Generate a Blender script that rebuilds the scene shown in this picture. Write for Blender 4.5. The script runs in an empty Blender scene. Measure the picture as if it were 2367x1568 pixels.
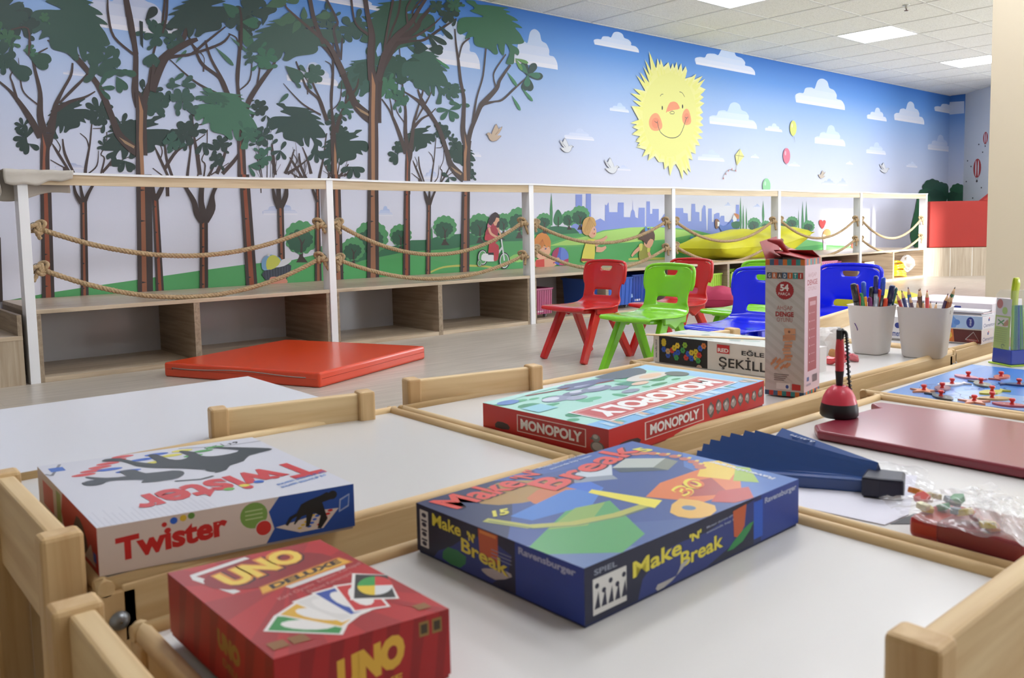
import bpy, bmesh, math, random
from mathutils import Vector as V, Matrix, Euler
from mathutils.geometry import tessellate_polygon
S = bpy.context.scene
COL = S.collection
R = math.radians
# ------------------------------------------------------------------ camera
FPX, YAW, PITCH, ROLL, CZ = 1977.2089, .7336, .0859, -.0169, .765
PPX, PPY = 1183.5 + 89.43, 784 - 95.893
cam = bpy.data.cameras.new('camera')
cam.sensor_width = 36; cam.lens = 36 * FPX / 2367
cam.shift_x = -89.43 / 2367; cam.shift_y = -95.893 / 2367
cam.clip_start = .02; cam.clip_end = 60
cam.dof.use_dof = True; cam.dof.focus_distance = 3.6; cam.dof.aperture_fstop = 13
camo = bpy.data.objects.new('camera', cam); COL.objects.link(camo)
_cy, _sy, _cp, _sp = math.cos(YAW), math.sin(YAW), math.cos(PITCH), math.sin(PITCH)
cf = V((_sy*_cp, _cy*_cp, -_sp)); _r = V((_cy, -_sy, 0)); _u = _r.cross(cf)
cr = _r*math.cos(ROLL) + _u*math.sin(ROLL); cu = _u*math.cos(ROLL) - _r*math.sin(ROLL)
camo.matrix_world = Matrix(((cr.x, cu.x, -cf.x, 0), (cr.y, cu.y, -cf.y, 0), (cr.z, cu.z, -cf.z, CZ), (0, 0, 0, 1)))
S.camera = camo
# ------------------------------------------------------------------ world, light, exposure
S.view_settings.view_transform = 'Standard'; S.view_settings.look = 'None'
S.view_settings.exposure = 0.5; S.view_settings.gamma = 1; S.view_settings.use_curve_mapping = False
w = bpy.data.worlds.new('world'); S.world = w; w.use_nodes = True
nt = w.node_tree; bg = nt.nodes['Background']
bg.inputs[0].default_value = (.72, .82, 1, 1); bg.inputs[1].default_value = 2.2
def area(name, loc, rot, sx, sy, power, col):
    l = bpy.data.lights.new(name, 'AREA'); l.shape = 'RECTANGLE'; l.size = sx; l.size_y = sy
    l.energy = power; l.color = col
    o = bpy.data.objects.new(name, l); COL.objects.link(o); o.location = loc; o.rotation_euler = rot
    return o
# lamps added indoors as window light, behind the camera and at the right
area('daylight_fill', (9.3, -3.1, 1.5), (R(108), 0, 0), 5.0, 1.5, 240, (.86, .93, 1))
area('daylight_fill', (3.0, -3.1, 1.5), (R(100), 0, 0), 3.6, 1.5, 18, (.9, .95, 1))
side_light = area('daylight_fill', (14.75, 1.5, 1.5), (0, 0, 0), 3.0, 1.5, 110, (.88, .94, 1)); side_light.rotation_euler = V((-1, .25, .12)).to_track_quat('-Z', 'Y').to_euler()
sun = bpy.data.lights.new('sun', 'SUN'); sun.energy = 9; sun.angle = R(2.5); sun.color = (1, .97, .93)
suno = bpy.data.objects.new('sun', sun); COL.objects.link(suno)
suno.rotation_euler = V((.30, .93, -.125)).to_track_quat('-Z', 'Y').to_euler()
# ------------------------------------------------------------------ pixels of the photo to points
def ray(x, y): return cf + cr*((x-PPX)/FPX) - cu*((y-PPY)/FPX)
C0 = V((0, 0, CZ))
def uz(x, y, z): v = ray(x, y); return C0 + v*((z-CZ)/v.z)
def uy(x, y, Y): v = ray(x, y); return C0 + v*(Y/v.y)
def ux(x, y, X): v = ray(x, y); return C0 + v*(X/v.x)
# ------------------------------------------------------------------ materials
def lin(c): c /= 255; return c/12.92 if c <= .04045 else ((c+.055)/1.055)**2.4
def rgb(h):
    if isinstance(h, str): h = (int(h[0:2], 16), int(h[2:4], 16), int(h[4:6], 16))
    return tuple(lin(c) for c in h) + (1,)
MC = {}
def mat(h, rough=.5, spec=.5, coat=0, metal=0, trans=0, emit=0, noise=0, nscale=20, alpha=1, sub=0, bump=0):
    k = (h, rough, spec, coat, metal, trans, emit, noise, nscale, alpha, bump)
    if k in MC: return MC[k]
    m = bpy.data.materials.new('paint_' + (h if isinstance(h, str) else '%02x%02x%02x' % h)); m.use_nodes = True
    n = m.node_tree; b = n.nodes['Principled BSDF']
    b.inputs['Base Color'].default_value = rgb(h); b.inputs['Roughness'].default_value = rough
    b.inputs['Specular IOR Level'].default_value = spec; b.inputs['Metallic'].default_value = metal
    b.inputs['Coat Weight'].default_value = coat; b.inputs['Coat Roughness'].default_value = .12
    b.inputs['Transmission Weight'].default_value = trans; b.inputs['Alpha'].default_value = alpha
    if emit: b.inputs['Emission Color'].default_value = rgb(h); b.inputs['Emission Strength'].default_value = emit
    if noise or bump:
        t = n.nodes.new('ShaderNodeTexNoise'); t.inputs['Scale'].default_value = nscale; t.inputs['Detail'].default_value = 4
        tc = n.nodes.new('ShaderNodeTexCoord'); n.links.new(tc.outputs['Object'], t.inputs['Vector'])
        if noise:
            mx = n.nodes.new('ShaderNodeMix'); mx.data_type = 'RGBA'; mx.blend_type = 'MULTIPLY'; mx.inputs[0].default_value = 1
            rp = n.nodes.new('ShaderNodeMapRange'); rp.inputs[3].default_value = 1-noise; rp.inputs[4].default_value = 1+noise*.3
            rp.inputs[1].default_value = .3; rp.inputs[2].default_value = .7
            n.links.new(t.outputs[0], rp.inputs[0]); mx.inputs[6].default_value = rgb(h)
            n.links.new(rp.outputs[0], mx.inputs[7]); n.links.new(mx.outputs[2], b.inputs['Base Color'])
        if bump:
            bm_ = n.nodes.new('ShaderNodeBump'); bm_.inputs['Strength'].default_value = bump; bm_.inputs['Distance'].default_value = .002
            n.links.new(t.outputs[0], bm_.inputs['Height']); n.links.new(bm_.outputs[0], b.inputs['Normal'])
    MC[k] = m; return m
def wood(name, c1, c2, axis='x', scale=3, stretch=14, rough=.5, spec=.4, fine=1.0, gloss=0):
    k = ('wood', name, axis)
    if k in MC: return MC[k]
    m = bpy.data.materials.new(name); m.use_nodes = True
    n = m.node_tree; b = n.nodes['Principled BSDF']; L = n.links.new
    tc = n.nodes.new('ShaderNodeTexCoord'); mp = n.nodes.new('ShaderNodeMapping'); L(tc.outputs['Object'], mp.inputs[0])
    s = {'x': (scale, scale*stretch, scale*stretch), 'y': (scale*stretch, scale, scale*stretch), 'z': (scale*stretch, scale*stretch, scale)}[axis]
    mp.inputs['Scale'].default_value = s
    t = n.nodes.new('ShaderNodeTexNoise'); t.inputs['Scale'].default_value = 1; t.inputs['Detail'].default_value = 6; t.inputs['Distortion'].default_value = .6
    L(mp.outputs[0], t.inputs['Vector'])
    r = n.nodes.new('ShaderNodeValToRGB'); r.color_ramp.elements[0].position = .32; r.color_ramp.elements[1].position = .66
    r.color_ramp.elements[0].color = rgb(c1); r.color_ramp.elements[1].color = rgb(c2)
    L(t.outputs[0], r.inputs[0]); L(r.outputs[0], b.inputs['Base Color'])
    b.inputs['Roughness'].default_value = rough; b.inputs['Specular IOR Level'].default_value = spec; b.inputs['Coat Weight'].default_value = gloss
    b.inputs['Coat Roughness'].default_value = .2
    MC[k] = m; return m
# ------------------------------------------------------------------ mesh builder
_txt = {}
def text_shape(s, bold=0.0, shear=0):
    k = (s, bold, shear)
    if k in _txt: return _txt[k]
    cu_ = bpy.data.curves.new('text', 'FONT'); cu_.body = s; cu_.offset = bold; cu_.resolution_u = 3; cu_.shear = shear
    cu_.fill_mode = 'FRONT'
    o = bpy.data.objects.new('text', cu_); COL.objects.link(o)
    dg = bpy.context.evaluated_depsgraph_get(); me = o.evaluated_get(dg).to_mesh()
    vs = [(v.co.x, v.co.y) for v in me.vertices]; fs = [tuple(p.vertices) for p in me.polygons]
    o.evaluated_get(dg).to_mesh_clear(); bpy.data.objects.remove(o); bpy.data.curves.remove(cu_)
    if not vs: vs = [(0, 0)]; fs = []
    x0 = min(v[0] for v in vs); x1 = max(v[0] for v in vs); y0 = min(v[1] for v in vs); y1 = max(v[1] for v in vs)
    vs = [((v[0]-x0)/max(x1-x0, 1e-6), (v[1]-y0)/max(y1-y0, 1e-6)) for v in vs]
    _txt[k] = (vs, fs); return _txt[k]
class MB:
    def __init__(s): s.v = []; s.f = []; s.m = []; s.ms = []; s.sm = []
    def mi(s, m):
        if not isinstance(m, bpy.types.Material): m = mat(m)
        if m not in s.ms: s.ms.append(m)
        return s.ms.index(m)
    def add(s, vs, fs, m, smooth=False, M=None):
        b = len(s.v); i = s.mi(m)
        for p in vs:
            p = V(p); s.v.append(tuple(M @ p) if M else tuple(p))
        for f in fs: s.f.append(tuple(b+k for k in f)); s.m.append(i); s.sm.append(smooth)
        return s
    def box(s, x0, y0, z0, x1, y1, z1, m, M=None):
        return s.add([(x, y, z) for z in (z0, z1) for y in (y0, y1) for x in (x0, x1)],
                     [(0, 2, 3, 1), (4, 5, 7, 6), (0, 1, 5, 4), (2, 6, 7, 3), (0, 4, 6, 2), (1, 3, 7, 5)], m, M=M)
    def hexa(s, b, t, m):   # bottom and top quads (ccw from above)
        return s.add(list(b)+list(t), [(3, 2, 1, 0), (4, 5, 6, 7)] + [(i, (i+1) % 4, 4+(i+1) % 4, 4+i) for i in range(4)], m)
    def bar(s, a, b, wa, wb, m, up=V((0, 0, 1)), ta=None, tb=None):
        a = V(a); b = V(b); d = (b-a).normalized(); x = d.cross(up)
        if x.length < 1e-4: x = V((1, 0, 0))
        x.normalize(); y = x.cross(d); ta = ta or wa; tb = tb or wb
        q = lambda c, w_, t_: [c - x*w_/2 - y*t_/2, c + x*w_/2 - y*t_/2, c + x*w_/2 + y*t_/2, c - x*w_/2 + y*t_/2]
        return s.hexa(q(a, wa, ta), q(b, wb, tb), m)
    def tube(s, pts, r, m, n=8, cap=True, smooth=True, closed=False):
        pts = [V(p) for p in pts]; N = len(pts); rs = r if isinstance(r, (list, tuple)) else [r]*N
        vs = []; prev = None
        for i, p in enumerate(pts):
            if closed: d = pts[(i+1) % N] - pts[i-1]
            else: d = pts[min(i+1, N-1)] - pts[max(i-1, 0)]
            d.normalize()
            if prev is None:
                x = d.orthogonal().normalized()
            else:
                x = (prev - d*prev.dot(d)).normalized()
            prev = x; y = d.cross(x)
            for k in range(n):
                a = 2*math.pi*k/n; vs.append(p + (x*math.cos(a) + y*math.sin(a))*rs[i])
        fs = []
        for i in range(N if closed else N-1):
            for k in range(n):
                j = (i+1) % N
                fs.append((i*n+k, i*n+(k+1) % n, j*n+(k+1) % n, j*n+k))
        s.add(vs, fs, m, smooth)
        if cap and not closed:
            b = len(s.v) - len(vs); i = s.mi(m)
            s.f.append(tuple(b+k for k in range(n))[::-1]); s.m.append(i); s.sm.append(False)
            s.f.append(tuple(b+(N-1)*n+k for k in range(n))); s.m.append(i); s.sm.append(False)
        return s
    def lathe(s, c, prof, m, n=24, axis=None, sx=1, sy=1, M=None, cap=False):
        c = V(c); vs = []
        for (r, z) in prof:
            for k in range(n):
                a = 2*math.pi*k/n; vs.append(c + V((r*math.cos(a)*sx, r*math.sin(a)*sy, z)))
        fs = [(i*n+k, i*n+(k+1) % n, (i+1)*n+(k+1) % n, (i+1)*n+k) for i in range(len(prof)-1) for k in range(n)]
        if cap: fs += [tuple(range(n))[::-1], tuple((len(prof)-1)*n+k for k in range(n))]
        return s.add(vs, fs, m, True, M)
    def prism(s, pts, a, b, m, axis='z'):
        # polygon pts (2D) extruded from a to b along the axis
        f = {'z': lambda p, t: (p[0], p[1], t), 'y': lambda p, t: (p[0], t, p[1]), 'x': lambda p, t: (t, p[0], p[1])}[axis]
        n = len(pts); vs = [f(p, a) for p in pts] + [f(p, b) for p in pts]
        return s.add(vs, [tuple(range(n))[::-1], tuple(range(n, 2*n))] + [(i, (i+1) % n, n+(i+1) % n, n+i) for i in range(n)], m)
    def build(s, name, parent=None, bevel=0, loc=None, seg=2, sub=0, solid=0):
        me = bpy.data.meshes.new(name); me.from_pydata(s.v, [], s.f)
        for m in s.ms: me.materials.append(m)
        me.polygons.foreach_set('material_index', s.m); me.polygons.foreach_set('use_smooth', s.sm); me.validate(clean_customdata=False)
        o = bpy.data.objects.new(name, me); COL.objects.link(o)
        if parent: o.parent = parent
        if loc: o.location = loc
        if solid:
            q = o.modifiers.new('s', 'SOLIDIFY'); q.thickness = solid; q.offset = 0
        if sub:
            q = o.modifiers.new('u', 'SUBSURF'); q.levels = sub; q.render_levels = sub
        if bevel:
            q = o.modifiers.new('b', 'BEVEL'); q.width = bevel; q.segments = seg; q.limit_method = 'ANGLE'; q.angle_limit = R(40)
            q.harden_normals = False
        return o
def tag(o, label=None, cat=None, group=None, kind=None):
    if label: o['label'] = label
    if cat: o['category'] = cat
    if group: o['group'] = group
    if kind: o['kind'] = kind
    return o
def empty(name, loc=(0, 0, 0), rz=0):
    o = bpy.data.objects.new(name, None); COL.objects.link(o); o.location = loc; o.rotation_euler = (0, 0, rz); o.empty_display_size = .05
    return o
def copy_tree(o, parent=None):
    c = o.copy(); COL.objects.link(c); c.parent = parent
    for ch in [x for x in KIDS(o)]: copy_tree(ch, c)
    return c
def KIDS(o): return [x for x in COL.objects if x.parent == o]
def catmull(P, k=3, closed=True):
    n = len(P); out = []
    rng = range(n) if closed else range(n-1)
    for i in rng:
        if closed: p0, p1, p2, p3 = P[i-1], P[i], P[(i+1) % n], P[(i+2) % n]
        else: p0, p1, p2, p3 = P[max(i-1, 0)], P[i], P[i+1], P[min(i+2, n-1)]
        for j in range(k):
            t = j/k
            out.append(tuple(.5*((2*b) + (-a+c)*t + (2*a-5*b+4*c-d)*t*t + (-a+3*b-3*c+d)*t**3) for a, b, c, d in zip(p0, p1, p2, p3)))
    if not closed: out.append(tuple(P[-1]))
    return out
class Face:
    """flat print on a surface: O + a*U + b*V, lifted a hair along N for every further layer"""
    def __init__(s, mb, O, U, W, step=4e-5, up=1, rough=.4, coat=0):
        s.mb = mb; s.O = V(O); s.U = V(U); s.V = V(W); s.N = s.U.cross(s.V).normalized()*up; s.k = 1; s.step = step; s.rough = rough; s.coat = coat
    def P(s, a, b): return s.O + s.U*a + s.V*b + s.N*(s.step*s.k)
    dark = 0; clip = True
    def m(s, c):
        if isinstance(c, str) and s.dark: c = '%02X%02X%02X' % tuple(round(int(c[i:i+2], 16)*(1-s.dark)) for i in (0, 2, 4))
        return c if isinstance(c, bpy.types.Material) else mat(c, s.rough, coat=s.coat)
    def layer(s): s.k += 1
    def poly(s, pts, c, smooth=0, layer=True):
        if layer: s.k += 1
        if smooth: pts = catmull(pts, smooth)
        if s.clip: pts = [(min(1, max(0, p[0])), min(1, max(0, p[1]))) for p in pts]
        n = len(pts)
        if n > 4:
            tri = tessellate_polygon([[V((p[0], p[1], 0)) for p in pts]])
        else: tri = [tuple(range(n))]
        out = []
        for t in tri:       # keep every face turned to the viewer's side
            a = sum(pts[t[i]][0]*pts[t[(i+1) % len(t)]][1] - pts[t[(i+1) % len(t)]][0]*pts[t[i]][1] for i in range(len(t)))
            out.append(tuple(t) if a > 0 else tuple(t)[::-1])
        s.mb.add([s.P(*p) for p in pts], out, s.m(c))
    def rect(s, x0, y0, x1, y1, c): s.poly([(x0, y0), (x1, y0), (x1, y1), (x0, y1)], c)
    def ell(s, x, y, rx, ry, c, n=20, a0=0, a1=360):
        pts = [(x+rx*math.cos(R(a0+(a1-a0)*i/n)), y+ry*math.sin(R(a0+(a1-a0)*i/n))) for i in range(n if a1-a0 >= 360 else n+1)]
        if a1-a0 < 360: pts.append((x, y))
        s.poly(pts, c)
    def line(s, pts, w, c, layer=True):
        if layer: s.k += 1
        n = len(pts); ws = w if isinstance(w, (list, tuple)) else [w]*n
        su, sv = s.U.length, s.V.length
        Lp = []; Rp = []
        for i, p in enumerate(pts):
            q0 = pts[max(i-1, 0)]; q1 = pts[min(i+1, n-1)]
            dx, dy = (q1[0]-q0[0])*su, (q1[1]-q0[1])*sv; L_ = math.hypot(dx, dy) or 1
            nx, ny = -dy/L_*ws[i]/2/su, dx/L_*ws[i]/2/sv
            Lp.append((p[0]+nx, p[1]+ny)); Rp.append((p[0]-nx, p[1]-ny))
        vs = [s.P(*p) for p in Lp] + [s.P(*p) for p in Rp]
        s.mb.add(vs, [(n+i, n+i+1, i+1, i) for i in range(n-1)], s.m(c))
    def text(s, t, x0, y0, x1, y1, c, bold=.02, rot=0, shear=0):
        """text fitted to the box x0..x1, y0..y1; rot in quarter turns"""
        s.k += 1
        vs, fs = text_shape(t, bold, shear)
        def f(p):
            a, b = p
            if rot == 2: a, b = 1-a, 1-b
            if rot == 1: a, b = 1-b, a
            if rot == 3: a, b = b, 1-a
            return s.P(x0+(x1-x0)*a, y0+(y1-y0)*b)
        s.mb.add([f(p) for p in vs], fs, s.m(c))
    def textq(s, t, bl, br, tl, c, bold=.02):
        s.k += 1; vs, fs = text_shape(t, bold)
        s.mb.add([s.P(bl[0]+(br[0]-bl[0])*a+(tl[0]-bl[0])*b, bl[1]+(br[1]-bl[1])*a+(tl[1]-bl[1])*b) for a, b in vs], fs, s.m(c))
PINE = dict(c1='C9A878', c2='DEC49A')
# ------------------------------------------------------------------ the room
YW = 5.826; HC = 2.639; XR = 13.65; XL = -1.6; YFN = -3.2
YF = 4.942                                   # front of the low storage benches
def floor_mat():
    m = bpy.data.materials.new('floor_laminate'); m.use_nodes = True; n = m.node_tree; b = n.nodes['Principled BSDF']; L = n.links.new
    tc = n.nodes.new('ShaderNodeTexCoord'); mp = n.nodes.new('ShaderNodeMapping'); mp.inputs['Scale'].default_value = (2, 34, 1); L(tc.outputs['Object'], mp.inputs[0])
    t = n.nodes.new('ShaderNodeTexNoise'); t.inputs['Scale'].default_value = 1.4; t.inputs['Detail'].default_value = 7; L(mp.outputs[0], t.inputs['Vector'])
    r = n.nodes.new('ShaderNodeValToRGB'); r.color_ramp.elements[0].position = .3; r.color_ramp.elements[1].position = .7
    r.color_ramp.elements[0].color = rgb('AAA093'); r.color_ramp.elements[1].color = rgb('C6BCAF')
    L(t.outputs[0], r.inputs[0])
    br = n.nodes.new('ShaderNodeTexBrick'); br.inputs['Scale'].default_value = 1; br.inputs['Brick Width'].default_value = 1.4; br.inputs['Row Height'].default_value = .2
    br.inputs['Mortar Size'].default_value = .0015; br.inputs['Color1'].default_value = (1, 1, 1, 1); br.inputs['Color2'].default_value = (.94, .94, .94, 1); br.inputs['Mortar'].default_value = (.75, .74, .72, 1)
    L(tc.outputs['Object'], br.inputs['Vector'])
    mx = n.nodes.new('ShaderNodeMix'); mx.data_type = 'RGBA'; mx.blend_type = 'MULTIPLY'; mx.inputs[0].default_value = .8
    L(r.outputs[0], mx.inputs[6]); L(br.outputs[0], mx.inputs[7]); L(mx.outputs[2], b.inputs['Base Color'])
    b.inputs['Roughness'].default_value = .32; b.inputs['Specular IOR Level'].default_value = .45
    return m
tag(MB().box(XL, YFN, -.05, XR+1.2, YW+.2, 0, floor_mat()).build('floor'), kind='structure')
def ceil_mat():
    m = bpy.data.materials.new('ceiling_tiles'); m.use_nodes = True; n = m.node_tree; b = n.nodes['Principled BSDF']; L = n.links.new
    tc = n.nodes.new('ShaderNodeTexCoord')
    t = n.nodes.new('ShaderNodeTexNoise'); t.inputs['Scale'].default_value = 140; t.inputs['Detail'].default_value = 3; L(tc.outputs['Object'], t.inputs['Vector'])
    r = n.nodes.new('ShaderNodeValToRGB'); r.color_ramp.elements[0].position = .38; r.color_ramp.elements[1].position = .5
    r.color_ramp.elements[0].color = rgb('DADAD5'); r.color_ramp.elements[1].color = rgb('F0F0EC')
    L(t.outputs[0], r.inputs[0]); L(r.outputs[0], b.inputs['Base Color'])
    bp = n.nodes.new('ShaderNodeBump'); bp.inputs['Strength'].default_value = .3; bp.inputs['Distance'].default_value = .002; L(t.outputs[0], bp.inputs['Height']); L(bp.outputs[0], b.inputs['Normal'])
    b.inputs['Roughness'].default_value = .9
    return m
CM = ceil_mat()
GX0, GY0 = 5.8072, 5.8784                    # grid of the ceiling, 0.6 m
panels = [(i, j) for j in (2, 6, 10, 13) for i in (-10, -6, -4, 0, 4, 8, 12) if not (j == 2 and i in (-10, -6)) or j > 2]
panels = [(i, j) for j in (2, 6, 10) for i in (-8, -4, 0, 4, 8)] + [(i, j) for j in (6, 8) for i in (-6, -2)]  # last group added out of view to brighten the near tables
mb = MB()
NI0, NI1 = -13, 15
for i in range(NI0, NI1):
    for j in range(0, 16):
        x0, x1 = GX0+.6*i, GX0+.6*(i+1); y1, y0 = GY0-.6*j, GY0-.6*(j+1)
        y1 = min(y1, YW+.05)
        if (i, j) in panels: continue
        mb.box(x0+.006, y0+.006, HC, x1-.006, y1-.006, HC+.012, CM)
tag(mb.build('ceiling'), kind='structure')
mb = MB(); gm = mat('DCDCD8', .5)
for i in range(NI0, NI1+1): mb.box(GX0+.6*i-.011, YFN, HC-.003, GX0+.6*i+.011, YW+.05, HC+.008, gm)
for j in range(0, 17): mb.box(XL, GY0-.6*j-.011, HC-.0025, XR+1.2, GY0-.6*j+.011, HC+.0085, gm)
mb.box(XL, YW-.02, HC-.004, XR, YW, HC+.01, gm)
tag(mb.build('trim_1'), kind='structure')
tag(MB().box(XL, YFN, HC+.1, XR+1.2, YW+.2, HC+.14, mat('9A9A96')).build('ceiling'), kind='structure')
LIT = mat('F4F8FF', emit=11)
lab = {(0, 2): 'square lit ceiling panel cut by the top edge above the sun painting', (4, 2): 'square lit ceiling panel between the two sprinkler heads', (8, 2): 'square lit ceiling panel partly behind the cream column'}
for (i, j) in panels:
    r = empty('ceiling_light', (GX0+.6*i+.3, GY0-.6*j-.3, HC))
    tag(r, lab.get((i, j), 'square lit ceiling panel added outside the view, over the play tables'), 'ceiling light', 'square lit ceiling panels')
    MB().box(-.283, -.283, -.002, .283, .283, .006, LIT).build('diffuser', r)
    f = MB()
    for a in ((-.294, -.294, .294, -.283), (-.294, .283, .294, .294), (-.294, -.283, -.283, .283), (.283, -.283, .294, .283)): f.box(a[0], a[1], -.004, a[2], a[3], .03, mat('E8E8E8'))
    f.build('frame', r)
for k, (x, y, lb) in enumerate([(7.55, 3.62, 'small sprinkler head near the top edge, left of the other one'), (9.75, 3.62, 'small sprinkler head next to the cream column')]):
    r = empty('sprinkler', (x, y, HC)); tag(r, lb, 'sprinkler', 'ceiling sprinklers')
    MB().lathe((0, 0, 0), [(.032, 0), (.03, -.006), (.012, -.008), (.012, -.03), (.006, -.03)], mat('C8C8C4', .3, metal=.6), cap=True).build('body', r)
    MB().lathe((0, 0, 0), [(.004, -.03), (.004, -.045), (.018, -.047), (.018, -.05)], mat('6A5048', .3, metal=.6), 12, cap=True).build('deflector', r)
# ---- mural wall
def sky_mat():
    m = bpy.data.materials.new('mural_sky'); m.use_nodes = True; n = m.node_tree; b = n.nodes['Principled BSDF']; L = n.links.new
    tc = n.nodes.new('ShaderNodeTexCoord'); sp = n.nodes.new('ShaderNodeSeparateXYZ'); L(tc.outputs['Object'], sp.inputs[0])
    mr = n.nodes.new('ShaderNodeMapRange'); mr.inputs[1].default_value = .4; mr.inputs[2].default_value = 2.64; L(sp.outputs[2], mr.inputs[0])
    r = n.nodes.new('ShaderNodeValToRGB'); e = r.color_ramp.elements
    e[0].position = 0; e[0].color = rgb('DAD8E4'); e[1].position = 1; e[1].color = rgb('3670C0')
    for p, c in ((.36, 'CDD0E2'), (.58, 'B4C2E0'), (.76, '90AFDE'), (.88, '6092D6')):
        q = e.new(p); q.color = rgb(c)
    L(mr.outputs[0], r.inputs[0]); L(r.outputs[0], b.inputs['Base Color']); b.inputs['Roughness'].default_value = .55; b.inputs['Specular IOR Level'].default_value = .3
    return m
SKY = sky_mat()
# the short return of the mural and the white wall beyond it
p1 = uz(2231, 223, HC); p2 = uz(2296, 202, HC)
d = (p2-p1).normalized(); q = V((XR, 5.59, 0)); e_ = q + V((-.62, -.70, 0)).normalized()*1.6
mb = MB(); wm = mat('E2E4E6', .6)
mb.hexa([(q.x, q.y, 0), (e_.x, e_.y, 0), (e_.x+.2, e_.y-.1, 0), (q.x+.2, q.y, 0)], [(q.x, q.y, HC+.1), (e_.x, e_.y, HC+.1), (e_.x+.2, e_.y-.1, HC+.1), (q.x+.2, q.y, HC+.1)], wm)
fw = Face(mb, (q.x, q.y, 0), e_-q, (0, 0, 1), 2e-4, up=1)
fw.clip = False
if fw.N.x > 0: fw.N *= -1
def onw(x, y):      # pixel -> coordinates on the white wall
    n_ = fw.U.cross(V((0, 0, 1))); v = ray(x, y); t = (q-C0).dot(n_)/v.dot(n_); P = C0+v*t
    return ((P-q).dot(fw.U)/fw.U.length_squared, P.z)
def flipface(F): pass
def balloon(cx, cy, rx, ry):
    a = onw(cx, cy); L_ = onw(cx+rx, cy)[0]-a[0]; H_ = a[1]-onw(cx, cy+ry)[1]
    fw.ell(a[0], a[1], abs(L_), H_, 'C23A32'); 
    for k in (-.35, .3): fw.ell(a[0]+k*abs(L_), a[1], abs(L_)*.16, H_*.85, 'EFEFEF')
    fw.ell(a[0], a[1]-H_*1.35, abs(L_)*.22, H_*.14, '3A3030')
    fw.line([(a[0]-.5*abs(L_), a[1]-.8*H_), (a[0], a[1]-1.3*H_)], .004, '504040'); fw.line([(a[0]+.5*abs(L_), a[1]-.8*H_), (a[0], a[1]-1.3*H_)], .004, '504040')
balloon(2278, 319, 5.5, 14); balloon(2259, 389, 9, 22)
for x, y in ((2237, 372), (2245, 385), (2263, 334), (2234, 420), (2269, 434), (2249, 458), (2272, 352)):
    a = onw(x, y); fw.ell(a[0], a[1], .012, .012, '404040', 6)
tag(mb.build('wall_far'), kind='structure')
# the other walls; front wall out of view, with added windows; only the middle one passes sun
WC = mat('C4BEB2', .7)
mb = MB()
def wall_with(mb, x0, x1, y, t, holes, z0=0, z1=HC+.1):
    xs = x0
    for (a, b, c, d_) in holes:
        mb.box(xs, y-t, z0, a, y, z1, WC); mb.box(a, y-t, z0, b, y, c, WC); mb.box(a, y-t, d_, b, y, z1, WC); xs = b
    mb.box(xs, y-t, z0, x1, y, z1, WC)
holes = [(1.2, 4.8, .8, 2.3), (7.05, 8.5, .85, 2.05), (9.4, 11.8, .8, 2.3)]
wall_with(mb, XL, XR+1.2, YFN, .2, holes)
tag(mb.build('wall_front'), kind='structure')
tag(MB().box(XL-.2, YFN, 0, XL, YW, HC+.1, WC).build('wall_left'), kind='structure')
mb = MB(); xw = XR+1.2
for (y0, z0, y1, z1) in ((YFN, 0, 0, HC+.1), (3, 0, YW+.15, HC+.1), (0, 0, 3, .75), (0, 2.25, 3, HC+.1)): mb.box(xw, y0, z0, xw+.2, y1, z1, WC)
tag(mb.build('wall_right'), kind='structure')
mb = MB(); fm = mat('E8E8E8', .4)
for (y0, z0, y1, z1) in ((0, .75, 3, .8), (0, 2.2, 3, 2.25), (0, .75, .05, 2.25), (2.95, .75, 3, 2.25), (1.475, .75, 1.525, 2.25)): mb.box(xw+.06, y0, z0, xw+.12, y1, z1, fm)
tag(mb.build('window_4'), kind='structure')
for k, (a, b, c, d_) in enumerate(holes):
    mb = MB(); fm = mat('E8E8E8', .4)
    for (u0, w0, u1, w1) in ((a, c, b, c+.05), (a, d_-.05, b, d_), (a, c, a+.05, d_), (b-.05, c, b, d_), ((a+b)/2-.025, c, (a+b)/2+.025, d_)):
        mb.box(u0, YFN-.12, w0, u1, YFN-.06, w1, fm)
    if k != 1: mb.box(a, YFN-.15, c, b, YFN-.13, d_, mat('E4E4E0', .8))      # added blind, out of view, shuts the sun out of this opening
    tag(mb.build('window_%d' % (k+1)), kind='structure')
# cream column at the right edge of the view
c0 = uz(2275, 800, 0)
# edge from its line in the picture, front face square to the room
EX = 3.9; EY = 1.502/3.938*3.9
c1 = ux(2299, 0, 5.6); yy = ux(2277, 690, 5.6).y
tag(MB().box(5.6, yy-1.1, 0, 6.3, yy, HC+.05, mat('CDC0A8', .7)).build('wall_column'), kind='structure')
# baseboards on the walls one can see
tag(MB().box(XL, YFN, 0, XL+.012, YW, .07, mat('C8C0B2')).build('baseboard_left'), kind='structure')
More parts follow.
